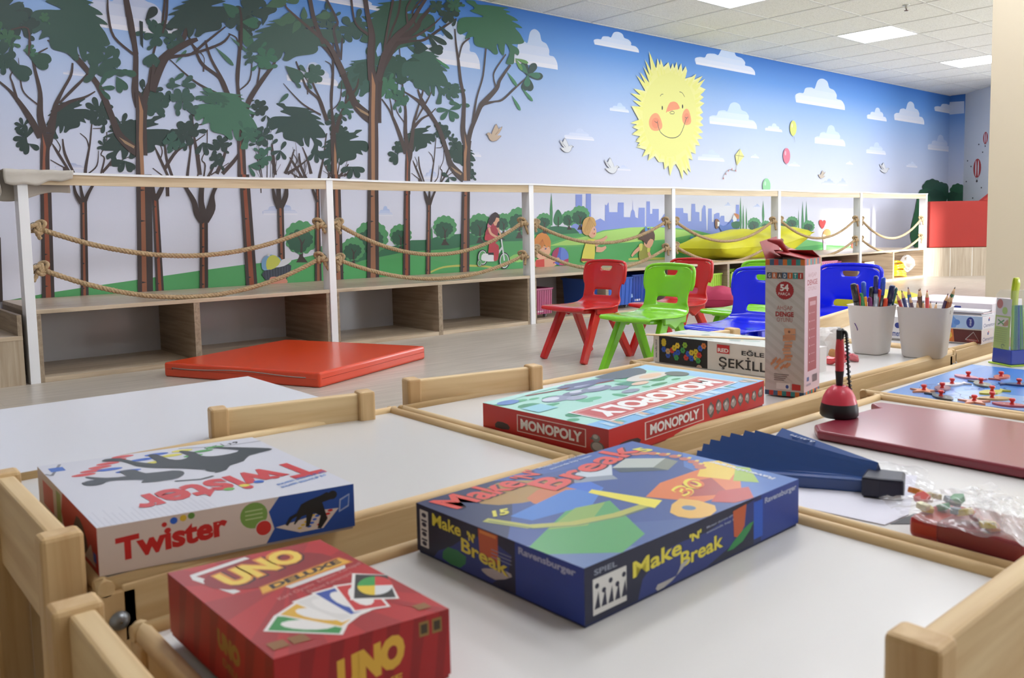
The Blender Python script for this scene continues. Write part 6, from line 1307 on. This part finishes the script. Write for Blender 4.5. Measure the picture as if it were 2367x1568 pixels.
for k, (x, y, c_, cc, lb) in enumerate(pens):
    q = (x-2018)/50; b = u1*(.0) + V((cr.x, cr.y, 0))*q*.022 + V((cf.x, cf.y, 0))*(.012*((k % 3)-1))
    pen('felt_pen', P1, x, y, (c_, cc), lb, 'pen', .0075 if k in (0, 13) else .0056, b, 'pens in the left cup')
F_ = MB(); pu = MB(); fa = P1 - P1; nb = Face(pu, -w1*s1/2*1.03 + u1*s1/2*1.0 + V((0, 0, 0)), -u1*s1, V((0, 0, .118))-w1*s1*.12, 4e-4, up=1)
nb.line([(.2, .62), (.26, .56), (.30, .5)], .0022, '5A3A8A'); nb.ell(.3, .49, .018, .012, '4A3078', 8)
o = pu.build('scribble', c1)
c2, P2, s2, u2, w2 = cup((2098.5, 829.8), (2151, 833.6), (2187.5, 820), .115, 'white plastic cup full of coloured pencils, nearer the right', 1.26, .088, .024)
MB().box(-.012, -.001, 0, .012, .001, .008, 'A8A098').build('handle_slot', c2)
hs = [x for x in COL.objects if x.name.startswith('handle_slot')][0]
hs.location = -w2*0 - u2*(s2*.5*1.23) + V((0, 0, .100)) if False else (-u2*(s2*.5*1.225) - w2*.0 + V((0, 0, .100))); hs.rotation_euler = (0, 0, math.atan2(w2.y, w2.x))
pcs = [(2072, 677, 'A82A2A', '6A2020', 'dark red pencil leaning out at the left'), (2084, 671, '1E2E70', '1A1A30', 'navy pencil left of the light blue one'), (2099, 663, '3A6AB0', '6A5A6A', 'light blue pencil standing tallest at the left'), (2102, 689, '4A2A40', '3A2A30', 'short dark purple pencil'),
       (2124, 668, '5A3A2A', '6A4A3A', 'brown pencil behind the black one'), (2127, 666, '1E1A18', '7A3A28', 'black pencil in the middle'), (2143, 670, 'D8484A', 'C84A50', 'coral pencil right of the black one'), (2120, 702, 'B83030', '902020', 'low red pencil tip'), (2134, 702, '3A7A3A', '2A5A2A', 'low green pencil tip'), (2151, 703, '5A2030', '4A1A28', 'low maroon pencil tip'),
       (2165, 705, 'C89A70', '202020', 'low natural pencil tip with black lead'), (2192, 678, '3A2450', '4A2A5A', 'purple pencil leaning right'), (2197, 681, '8A4A2A', '5A2A1A', 'brown pencil leaning right'), (2203, 680, '9A5A30', '8A4A28', 'light brown pencil beside the green one'), (2208, 663, '2A6A4A', '3A4A3A', 'green pencil at the right rim, tallest there')]
for k, (x, y, c_, cc, lb) in enumerate(pcs):
    q = (x-2140)/60; b = V((cr.x, cr.y, 0))*q*.02 + V((cf.x, cf.y, 0))*(.012*((k % 3)-1))
    pen('pencil', P2, x, y, (c_, cc), lb, 'pencil', .0055, b, 'coloured pencils in the right cup')
# --- jigsaw boxes
def jbox(x0, y0, z0, w_, d_, h, side, end, top, label, deco=None):
    r = empty('jigsaw_box', (x0, y0, z0)); tag(r, label, 'game box', 'jigsaw boxes')
    MB().box(.002, .002, 0, w_-.002, d_-.002, h-.003, mat('DEDAD8', .5)).build('tray', r); pm = MB().box(0, 0, .003, w_, d_, h, mat(end, .4)); A = Face(pm, (0, d_, .003), (0, -d_, 0), (0, 0, h-.003), 2e-5); B = Face(pm, (0, 0, .003), (w_, 0, 0), (0, 0, h-.003), 2e-5); Ct = Face(pm, (0, 0, h), (w_, 0, 0), (0, d_, 0), 2e-5)
    A.rect(0, 0, 1, 1, side); Ct.rect(0, 0, 1, 1, top)
    if deco: deco(A, B, Ct)
    pm.build('lid', r, .001)
def brand(B):
    B.text('Clementoni', .03, .14, .30, .42, '2A3A78', .01); B.ell(.15, .68, .018, .12, '2A3A88'); B.ell(.16, .8, .01, .07, 'C03A3A')
def d1(A, B, Ct):
    A.poly([(.3, 0), (.66, 0), (.64, 1), (.3, 1)], 'D8783A'); A.poly([(.36, .3), (.5, .9), (.62, .7), (.6, .2)], 'E8C050', 2); A.rect(.0, 0, .34, 1, 'C8382A'); A.rect(.66, 0, 1, 1, '5A1A1C')
    A.line([(.8, .25), (.9, .85), (.97, .2), (.8, .25)], .002, 'B0A8A8'); A.text('PUZZLE', .82, .1, .96, .3, 'A83A3A'); brand(B)
def d2(A, B, Ct):
    A.poly([(.2, 0), (.66, 0), (.7, .5), (.62, 1), (.2, 1)], '6A9AE0'); A.ell(.48, .62, .1, .28, 'C89078'); A.poly([(.36, .5), (.4, .95), (.56, .95), (.6, .6), (.5, .85)], '7A4A38', 2); A.ell(.68, .45, .04, .22, '5A8AD8'); A.rect(.5, 0, .62, .4, '3A6AC8')
    A.ell(.85, .5, .05, .42, '2A3A90'); A.text('maxi', .835, .25, .865, .75, 'D8DCF0', .01, rot=1); brand(B)
    rnd = random.Random(2)
    for k in range(40): Ct.ell(rnd.random(), rnd.random(), rnd.uniform(.02, .1), rnd.uniform(.01, .04), rnd.choice(['D8C8D0', 'A8B0C8', '8A90B0', 'E0B8B8', 'C8D0D8', 'E8E4E4']), 8)
n3 = uz(2268, 798.5, T+.001)
jbox(n3.x, n3.y, T+.0012, .27, .19, .0355, '5A1A1C', 'DCD0D0', 'B02A2A', 'dark red jigsaw box with white end, bottom of its pair', d1)
jbox(n3.x-.004, n3.y-.003, T+.0368, .27, .19, .0345, 'A8C4EC', 'D8D4DC', 'D8D4DC', 'light blue jigsaw box lying on the dark red one', d2)
# coloured sheets on the pair
for k in range(5):
    o = MB().box(0, 0, 0, .25, .185, .0022, ['E4E0E0', 'D0D0DC', 'E4D0D0', 'DADCE8', 'F0ECEC'][k]); s_ = o.build('paper_sheet', None, loc=(n3.x+.006+.004*(k % 3), n3.y+.002+.003*(k % 2), T+.0714+.0024*k)); s_.rotation_euler = (0, 0, .02*(k-2))
    tag(s_, ['lowest sheet of the pile on the light blue jigsaw box', 'second lowest sheet of the pile on the light blue jigsaw box', 'middle sheet of the pile on the light blue jigsaw box', 'second sheet from the top of the pile on the jigsaw box', 'top sheet of the pile on the light blue jigsaw box'][k], 'paper', 'sheets on the jigsaw boxes')
n4 = uz(2345, 800, T)
def d3(A, B, Ct): A.rect(0, 0, 1, 1, 'D8D0D8'); A.rect(.6, .2, .68, .8, '2A3A90'); A.rect(.3, .2, .5, .8, '9AA8D0'); brand(B)
jbox(n4.x+.02, n4.y+.06, T+.001, .2, .24, .05, 'D8D0D8', 'DCD4DC', 'D0C8D0', 'pale jigsaw box at the right edge, lower of its pair', d3)
jbox(n4.x+.02, n4.y+.062, T+.0515, .2, .235, .045, 'C8D0E4', 'DCD4DC', 'D8C8D0', 'pale jigsaw box at the right edge, upper of its pair', d3)
n5 = uz(2092, 789, T)
def d4(A, B, Ct): A.rect(0, 0, 1, 1, 'E4E2E6'); A.text('Clementoni', .60, .12, .98, .40, '2A4A90', .02); A.ell(.8, .62, .05, .13, '2A3A88'); A.rect(.93, .7, .98, .76, 'A83030'); A.rect(0, 0, 1, .02, '333333')
jbox(n5.x, n5.y-.012, T+.001, .16, .16, .06, 'E4E2E6', 'E0DEE2', 'E8E6EA', 'white jigsaw box seen in the gap between the two cups', d4)
# --- chenille stems pack
n, l, r_ = uz(2336, 849, T), uz(2287, 839, T), uz(2352, 838, T)
root = empty('craft_pack', (n.x, n.y, T)); tag(root, 'clear plastic craft pack with green card, blue foot and yellow hanging strap', 'pack')
L_ = l-n; L_.z = 0; D_ = V((-L_.y, L_.x, 0)).normalized()*.048
if D_.dot(cf) < 0: D_ = -D_
up = V((0, 0, 1)); hh = .150
def pk(a, b, z):     # a along left 0..1, b depth, z height; leans in towards the top
    k = z/.18; a2 = a*(1-.22*k)+ .11*k; return L_*a2 + D_*(b*(1-.35*k)+.15*k) + up*z
sh = MB(); CL = mat('E8ECF0', .06, alpha=.16, spec=.9, coat=.6)
zs = [.035, .06, .09, .13, .150, .160]; rows = []
for z in zs:
    sh_ = .0 if z < .15 else (z-.15)/.012*.28
    rows.append([pk(0+sh_*.3, 0, z), pk(1-sh_*1.2, 0, z), pk(1-sh_*1.2, 1, z), pk(0+sh_*.3, 1, z)])
vs = [p for r__ in rows for p in r__]; sh.add(vs, [(4*i+k, 4*i+(k+1) % 4, 4*i+4+(k+1) % 4, 4*i+4+k)[::-1] for i in range(len(zs)-1) for k in range(4)] + [tuple(4*(len(zs)-1)+k for k in range(4))], CL); sh.build('clear_shell', root, .003)
m_ = MB(); BL = mat('1F3FA8', .35, coat=.3)
def blk(a0, a1, b0, b1, z0, z1, M_): m_.hexa([pk(a0, b0, z0), pk(a1, b0, z0), pk(a1, b1, z0), pk(a0, b1, z0)][::-1], [pk(a0, b0, z1), pk(a1, b0, z1), pk(a1, b1, z1), pk(a0, b1, z1)][::-1], M_)
blk(.04, .96, .06, .94, .003, .034, BL); m_.build('blue_foot', root, .002); m_ = MB(); blk(-.04, 1.04, -.04, 1.04, 0, .003, mat('A8C83A', .4)); m_.build('green_base', root, .001)
m_ = MB(); blk(.2, .95, .08, .12, .034, .125, mat('9AB83E', .5)); m_.build('card', root)
pm = MB(); A_ = pk(.95, .075, .034); B_ = pk(.2, .075, .034); C_ = pk(.95, .075, .125); K_ = Face(pm, A_, B_-A_, C_-A_, 1e-4); K_.clip = False
K_.rect(0, .0, 1, 1, '9AB83E'); K_.rect(0, .78, 1, 1.18, 'C8C4C0'); K_.rect(.08, .52, .86, .74, 'D4CEC0'); K_.poly([(.5, .54), (.86, .56), (.84, .7), (.7, .66)], 'B07A4A', 2); K_.line([(.2, .56), (.6, .68)], .003, '3A8A3A'); K_.line([(.2, .68), (.6, .57)], .003, '3A8A3A')
K_.ell(.25, 1.05, .2, .11, 'B04A34'); K_.ell(.6, .9, .17, .085, '9AC04A')
for k in range(7): K_.rect(.1, .46-.05*k, .84, .475-.05*k, '86A032')
K_.line([(.66+.1*math.cos(t), .07+.045*math.sin(t)) for t in [k*.5 for k in range(11)]], .0016, '4A6A20')
pm.build('card_print', root)
for k, c_ in enumerate(['8AB83A', '2F8A5A', '2A7A70', '2A6A8A', '1E5A9A', '3A9A4A', '2A4A9A', '78B040']):
    a0 = .14-.02*(k % 3); b0 = .2+.09*k; p = pk(a0, b0, .034); q = pk(a0+.02*(k % 2), b0, .128); MB().tube([p, q], .0028, mat(c_, .9, bump=.6, nscale=600), 8).build('chenille_stem', root)
m_ = MB(); YG = mat('C8D42A', .35, coat=.2)
pts = [pk(.36, .5, .118), pk(.36, .5, .150), pk(.30, .5, .172), pk(.24, .5, .184), pk(.16, .5, .184), pk(.12, .5, .172), pk(.2, .5, .152), pk(.26, .5, .118)]
pts = catmull([tuple(p) for p in pts], 4, False); d_ = D_.normalized()*.006; vs = []
for p in pts: vs += [V(p)-d_, V(p)+d_]
m_.add(vs, [(2*i, 2*i+1, 2*i+3, 2*i+2) for i in range(len(pts)-1)], YG, True); m_.build('hanging_strap', root, solid=.0012)
# --- sea puzzle
zt = T+.0062
A0_, A1_, A3_ = uz(2045, 908.5, zt), uz(2225, 853, zt), uz(2367, 951, zt)
U_ = V((.40, .012, 0)); W_ = V((.012, -.29, 0))
root = empty('puzzle_board', (A0_.x+.004, A0_.y, T+.0005)); tag(root, 'blue sea themed wooden puzzle board with cut out fish, behind the red board', 'puzzle')
m_ = MB(); m_.hexa([V(), W_, W_+U_, U_], [p+V((0, 0, .0055)) for p in (V(), W_, W_+U_, U_)], mat('3A78D0', .25, coat=.3)); pm = m_; PF = Face(pm, W_+V((0, 0, .0055)), U_, -W_, 2e-5, rough=.25, coat=.3)
PF.rect(.003, .003, .997, .997, '6C9ADC'); PF.poly([(.0, .0), (.5, .0), (.3, .3), (.4, .5), (.2, .7), (0, .6)], '8AAAE0', 3); PF.poly([(.3, .3), (.9, .5), (1, .9), (.5, .8)], '4A84D4', 3); PF.poly([(.6, .0), (1, .0), (1, .3), (.8, .25)], '74A8E4', 3)
rnd = random.Random(8)
for k in range(16):
    a, b = rnd.uniform(.06, .9), rnd.uniform(.08, .92); PF.line([(a+.05*math.cos(t), b+.035*math.sin(2*t+k)) for t in [j*.5 for j in range(11)]], .0008, '2A50A0')
pm.build('board', root, .0008)
KN = mat('D82A28', .3, coat=.4)
fish = ['C86A5A', 'D88A9A', 'E0D8D8', '7A7A6A', '3A4A7A', '8A5A6A', 'E0946A', 'C8C040', '3A4048', 'C8A060', 'D88A6A', 'B04A5A']
fl = ['crab shaped', 'pink fish shaped', 'white fish shaped', 'grey seal shaped', 'dark blue whale shaped', 'mauve shell shaped', 'orange starfish shaped', 'yellow green fish shaped', 'black and white orca shaped', 'tan turtle shaped', 'coral starfish shaped', 'red crab shaped, nearest the right']
for k, (x, y) in enumerate([(2100, 86), (1715, 86), (1525, 168), (1865, 165), (2310, 172), (1410, 220), (1195, 243), (1995, 258), (1395, 313), (1995, 333), (1785, 368), (2230, 410)]):
    p = uz(1900+x/5.069, 850+(y+12)/5.069, zt+.004)
    r = empty('puzzle_piece', (p.x, p.y, T+.0062)); tag(r, '%s puzzle piece with a red knob on the sea puzzle' % fl[k], 'puzzle piece', 'knobbed pieces of the sea puzzle')
    r.rotation_euler = (0, 0, k*1.3)
    if k in (6, 10): pts = [((.026 if i % 2 == 0 else .011)*math.cos(i*math.pi/5), (.026 if i % 2 == 0 else .011)*math.sin(i*math.pi/5)) for i in range(10)]
    else: pts = [(.030, 0), (.020, .010), (.004, .014), (-.014, .008), (-.022, .003), (-.033, .011), (-.030, 0), (-.033, -.011), (-.022, -.003), (-.012, -.009), (.004, -.013), (.02, -.009)]
    pm = MB().prism(catmull([tuple(q) for q in pts], 2), 0, .003, mat(fish[k], .3, coat=.2)); f = Face(pm, (-.03, -.02, .003), (.06, 0, 0), (0, .04, 0), 3e-5); f.ell(.7, .55, .03, .04, 'F0F0E8', 8); f.ell(.71, .55, .015, .02, '101010', 8); f.poly([(.35, .4), (.6, .42), (.55, .5), (.35, .48)], rgb_mix(fish[k], 'FFFFFF', .45), 2); pm.build('piece', r)
    MB().lathe((0, 0, .003), [(.004, 0), (.0038, .001), (.0026, .003), (.0034, .005), (.0048, .0065), (.0048, .0085), (.0036, .0098), (.0001, .01)], KN, 16).build('knob', r)
# --- dark red board with a notch
zb_ = T+.015
pl = [uz(1868, 968, zb_), uz(2367, 1044, zb_)]
p0 = uz(1872, 966, zb_); ang = 0
P_ = [(1.094, .26), (1.33, .26), (1.345, .55), (1.335, .668), (1.316, .676), (1.292, .648), (1.275, .655), (1.120, .662), (1.092, .64)]
m_ = MB(); m_.prism(P_, 0, .0135, mat('8A2638', .34, coat=.5)); o = m_.build('dark_red_board', None, .004, seg=3); o.location = (.0, .0, T+.0008); tag(o, 'thick dark red board with a notched corner under the counter pen', 'board')
o.location = (-.006, .0, T+.0008)
# --- counter pen
bp = uz(1945, 963, T+.0146); root = empty('counter_pen', (bp.x, bp.y+.004, T+.0146)); tag(root, 'red and black counter pen standing in its round holder with a cord', 'pen')
RDP = mat('D83A50', .4, coat=.2); BKP = mat('17171A', .4)
MB().lathe((0, 0, 0), [(.001, 0), (.026, 0), (.0285, .003), (.0282, .012), (.0262, .021)], BKP, 32).build('holder_foot', root)
MB().lathe((0, 0, 0), [(.0262, .021), (.0235, .031), (.0185, .040), (.0115, .0465), (.0075, .048), (.006, .044)], RDP, 32).build('holder_cap', root)
MB().lathe((0, 0, 0), [(.003, .04), (.0048, .046), (.0058, .062), (.0066, .07)], BKP, 16).build('grip', root)
MB().lathe((.0, 0, 0), [(.0062, .066), (.0066, .082), (.0068, .1), (.0058, .113), (.0052, .119)], mat('D0303E', .35, coat=.3), 16).build('barrel', root)
MB().prism([(-.0042, .0), (.0042, 0), (.006, .017), (.0015, .0195), (-.0042, .0165)], -.0042, .0042, BKP, 'y').build('pen_top', root, .001, loc=(0, 0, .116))
m_ = MB(); e = V((cr.x, cr.y, 0)).normalized()
cp = [V((0, 0, .132)), e*.007+V((0, 0, .130)), e*.010+V((0, 0, .118)), e*.012+V((0, 0, .09)), e*.015+V((0, 0, .05)), e*.020+V((0, 0, .025)), e*.024+V((0, 0, .008))]
cp = catmull([tuple(p) for p in cp], 8, False); m_.tube(cp, .0016, BKP, 8)
N_ = 260; pts = []
for k in range(N_):
    t = k/(N_-1)*(len(cp)-1); i = min(int(t), len(cp)-2); p = V(cp[i]).lerp(V(cp[i+1]), t-i); a = k*2*math.pi/8; rr_ = .0030
    pts.append(p + e*math.cos(a)*rr_ + V((e.y, -e.x, 0))*math.sin(a)*rr_)
m_.tube(pts, .0008, BKP, 5); m_.build('coiled_cord', root)
# --- folding fan
z0 = T+.004
pv = uz(2040, 1108, z0+.012); root = empty('folding_fan', (pv.x, pv.y, T+.001)); tag(root, 'half opened dark blue folding fan lying behind the blue box', 'fan')
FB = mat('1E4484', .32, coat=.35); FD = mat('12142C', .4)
tips = [(1600, 1078), (1612, 1052), (1626, 1036), (1643, 1026), (1668, 1017), (1690, 1011), (1722, 1005), (1746, 1005), (1772, 1012), (1808, 1000)]
pp = Vector = V((pv.x, pv.y, 0))
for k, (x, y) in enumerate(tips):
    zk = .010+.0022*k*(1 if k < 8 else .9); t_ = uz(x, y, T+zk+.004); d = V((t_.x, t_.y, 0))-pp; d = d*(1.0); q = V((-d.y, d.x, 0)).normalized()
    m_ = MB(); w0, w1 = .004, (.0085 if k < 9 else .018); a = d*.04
    # a pleat: ridge profile, lit and shaded slopes painted in two blues
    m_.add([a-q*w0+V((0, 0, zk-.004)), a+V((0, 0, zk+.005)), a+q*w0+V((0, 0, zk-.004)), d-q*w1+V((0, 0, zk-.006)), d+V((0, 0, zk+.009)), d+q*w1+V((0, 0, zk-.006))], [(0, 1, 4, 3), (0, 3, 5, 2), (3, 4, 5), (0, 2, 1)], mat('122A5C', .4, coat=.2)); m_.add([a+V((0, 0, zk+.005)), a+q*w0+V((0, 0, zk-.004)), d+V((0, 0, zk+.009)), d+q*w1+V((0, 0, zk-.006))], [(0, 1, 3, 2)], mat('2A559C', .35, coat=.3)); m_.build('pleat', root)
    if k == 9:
        pm = MB(); f = Face(pm, d*.88-q*.010+V((0, 0, zk+.0065)), -d*.42, q*.022, 1e-4); f.text('ST100x9', .04, .2, .62, .85, '9AA8C0', .02); pm.build('printed_text', root)
t0 = uz(1600, 1090, T+.01); d = V((t0.x, t0.y, 0))-pp; q = V((-d.y, d.x, 0)).normalized()
m_ = MB(); tE = V((uz(1800, 1004, T+.004).x, uz(1800, 1004, T+.004).y, 0))-pp; m_.add([V((0, 0, .0045)), d*.93+V((0, 0, .0045)), (d+tE)*.5*1.0+V((0, 0, .0045)), tE*.95+V((0, 0, .0045)), V(), d*.93, (d+tE)*.5, tE*.95], [(0, 3, 2, 1), (4, 5, 6, 7), (1, 2, 6, 5), (2, 3, 7, 6)], mat('0E1C48', .5)); m_.hexa([q*.012*-1, d*.98-q*.014, d*.98+q*.006, q*.010], [p+V((0, 0, .015)) for p in (q*-.012, d*.98-q*.014, d*.98+q*.006, q*.010)], FB); m_.build('guard_and_gap_shade', root, .002)  # dark sheet under the pleats paints the shade in their gaps; guard beside it
c1_, c2_, c3_, c4_, c5_ = [V((p.x, p.y, 0))-pp for p in (uz(2005, 1090, T+.02), uz(2093, 1100, T+.02), uz(2090, 1122, T+.02), uz(2032, 1146, T+.006), uz(1990, 1140, T+.006))]
m_ = MB(); m_.prism([(p.x, p.y) for p in (c5_, c4_, c3_, c2_, c1_)], .001, .024, FD); m_.build('pivot_case', root, .003)
# --- papers, transparent bags, small parts
P_ = [uz(*q, T+.001) for q in ((1700, 1130), (1850, 1172), (2045, 1214), (2100, 1190), (2120, 1100), (1900, 1080))]
ce = P_[2]
m_ = MB(); m_.prism([(p.x-ce.x, p.y-ce.y) for p in P_][::-1], 0, .0009, mat('DAD8E4', .6)); o = m_.build('paper_sheet', None, loc=(ce.x, ce.y, T+.0004)); tag(o, 'loose white sheet of paper under the blue fan', 'paper')
m_ = MB(); m_.prism([(p.x-ce.x+.008, p.y-ce.y-.002) for p in (P_[2], P_[3], uz(2160, 1190, T), uz(2110, 1216, T))][::-1], 0, .0005, mat('26222A', .5)); o = m_.build('dark_card', None, loc=(ce.x, ce.y, T+.0001)); tag(o, 'dark card peeping out from under the white sheet', 'card')
b0, b1 = uz(2098, 1215, T+.012), uz(2367, 1290, T+.012)
r = empty('red_case', (b0.x, b0.y, T+.0006)); tag(r, 'long red plastic case with a grey clear lid under the clear bag', 'case')
dv = V((b1.x-b0.x, b1.y-b0.y, 0)); q = V((-dv.y, dv.x, 0)).normalized()
if q.x < 0: q = -q
Bq = [V(), dv, dv+q*.07, q*.07]; MB().hexa(Bq, [p+V((0, 0, .022)) for p in Bq], mat('B83022', .3, coat=.3)).build('case_body', r, .006, seg=3)
Bq = [dv*.26-q*.001, dv-q*.001, dv+q*.071, dv*.26+q*.071]; MB().hexa([p+V((0, 0, .003)) for p in Bq], [p+V((0, 0, .0235)) for p in Bq], mat('A04048', .2, alpha=.75, coat=.4)).build('clear_sleeve', r, .003)
def sheet_bag(name, corners, z, M_, seed, label, hgt=.012):
    P4 = [uz(*q, z) for q in corners]; ce = sum((p for p in P4), V())/4; vs = []; N = 26; rnd = random.Random(seed)
    cr_ = [(rnd.uniform(0, 1), rnd.uniform(0, 1), rnd.uniform(0, 6.28), rnd.uniform(.4, 1)) for _ in range(14)]
    for i in range(N+1):
        for j in range(N+1):
            u, v = i/N, j/N; p = P4[0].lerp(P4[1], u).lerp(P4[3].lerp(P4[2], u), v); h = 0
            for (a, b, t, s_) in cr_: dd = (u-a)*math.cos(t)+(v-b)*math.sin(t); h += s_*math.exp(-abs(dd)*22)*.5
            h += .8*math.exp(-((u-.5)**2+(v-.5)**2)*9)
            vs.append((p.x-ce.x + .002*math.sin(v*23+seed), p.y-ce.y + .002*math.sin(u*19+seed), h*hgt))
    fs = [(i*(N+1)+j, (i+1)*(N+1)+j, (i+1)*(N+1)+j+1, i*(N+1)+j+1) for i in range(N) for j in range(N)]
    o = MB().add(vs, fs, M_, False).build(name, None, loc=(ce.x, ce.y, z)); tag(o, label, 'bag'); return o
CLR = mat('F4F4F8', .08, alpha=.20, spec=1.0, coat=.8)
sheet_bag('plastic_bag', [(2030, 1165), (2090, 1200), (2420, 1290), (2290, 1120)], T+.026, CLR, 3, 'clear plastic bag of small coloured pieces on the red case', .011)
sheet_bag('plastic_bag', [(1860, 1040), (2000, 1100), (2170, 1150), (2130, 1080)], T+.001, CLR, 5, 'flat clear plastic sleeve lying between the fan and the red board', .006)
sheet_bag('plastic_bag', [(2240, 1130), (2250, 1200), (2420, 1290), (2400, 1160)], T+.038, mat('DCDAD8', .25, alpha=.40, coat=.4), 7, 'greyish clear bag over the coloured pieces at the right edge', .006)
rnd = random.Random(21)
for k in range(16):
    x, y = rnd.uniform(2110, 2290), 0; y = 1150+(x-2110)*.25+rnd.uniform(-18, 26); p = uz(x, y, T+.030)
    c_ = ['D8C040', 'C83A30', '3A9A5A', 'D8863A', '6A7A8A', 'E0D8B0', 'C8B060'][k % 7]; s_ = rnd.uniform(.004, .0075)
    o = MB().prism([(s_*math.cos(t)*(1+.4*(i % 2)), s_*math.sin(t)) for i, t in enumerate([.785*j for j in range(8)])], 0, .006, mat(c_, .35, coat=.3)).build('plastic_piece', None, .001, loc=(p.x, p.y, T+.0245+.003*(k % 3))); o.rotation_euler = (rnd.uniform(-.4, .4), rnd.uniform(-.4, .4), rnd.uniform(0, 3))
    tag(o, '%s plastic piece inside the clear bag on the red case' % ['yellow', 'red', 'green', 'orange', 'blue grey', 'cream', 'ochre'][k % 7], 'toy piece', 'pieces in the clear bag, %s' % ['yellow', 'red', 'green', 'orange', 'blue grey', 'cream', 'ochre'][k % 7])
# white bag, red packets behind the tall carton
p = uz(1930, 828, T); o = crumple('plastic_bag', (p.x+.02, p.y+.03, T+.040), .055, .06, .055, mat('ECE8E6', .3, alpha=.7, coat=.3), 9, 3, .3, None, -.038); tag(o, 'crumpled white plastic bag right of the tall carton', 'bag')
o = crumple('plastic_bag', (p.x-.045, p.y+.06, T+.045), .04, .06, .055, mat('ECE8E6', .3, alpha=.6, coat=.3), 14, 3, .3, None, -.043); tag(o, 'second white plastic bag end, hidden partly behind the tall carton', 'bag')
for k, (x, y, s_, c_) in enumerate(((1918, 843, .014, 'D83A40'), (1940, 845, .015, 'D84A50'), (1968, 836, .016, 'D8707A'), (1925, 828, .014, 'D89A60'), (1952, 830, .013, 'C83A48'))):
    p = uz(x, y, T); o = crumple('red_toy', (p.x, p.y, T+.010), s_, s_*1.3, .012, mat(c_, .3, coat=.4), 30+k, 3, .1, None, -.009); tag(o, ['glossy red toy piece at the front of the white bag', 'glossy red toy piece behind the counter pen', 'pink red round toy at the right end of the bag', 'orange toy piece inside the white bag', 'dark red toy piece deepest in the white bag'][k], 'toy', 'toys spilling from the white bag')
p = uz(1900, 860, T); r = empty('white_carton', (p.x, p.y, T)); tag(r, 'small white carton with red drop print beside the tall carton', 'box')
pm = MB().box(-.012, -.002, 0, .014, .03, .052, mat('DCD6D4', .4)); f = Face(pm, (-.0122, .03, 0), (0, -.032, 0), (0, 0, .052), 1e-4); f.text('www.redka.com.tr', .82, .1, .92, .85, '5A5656', 0, rot=1); f.poly([(.3, .2), (.5, .5), (.62, .24), (.46, .1)], 'C83A3A', 2); pm.build('carton', r)
p = uz(2345, 826, T); o = MB().prism([(-.05, -.07), (.1, -.07), (.1, .07), (-.05, .07)], 0, .001, mat('E4E2E8', .6)).build('paper_sheet', None, loc=(p.x+.12, p.y-.04, T+.0004)); tag(o, 'white sheet on the last table at the right edge', 'paper')
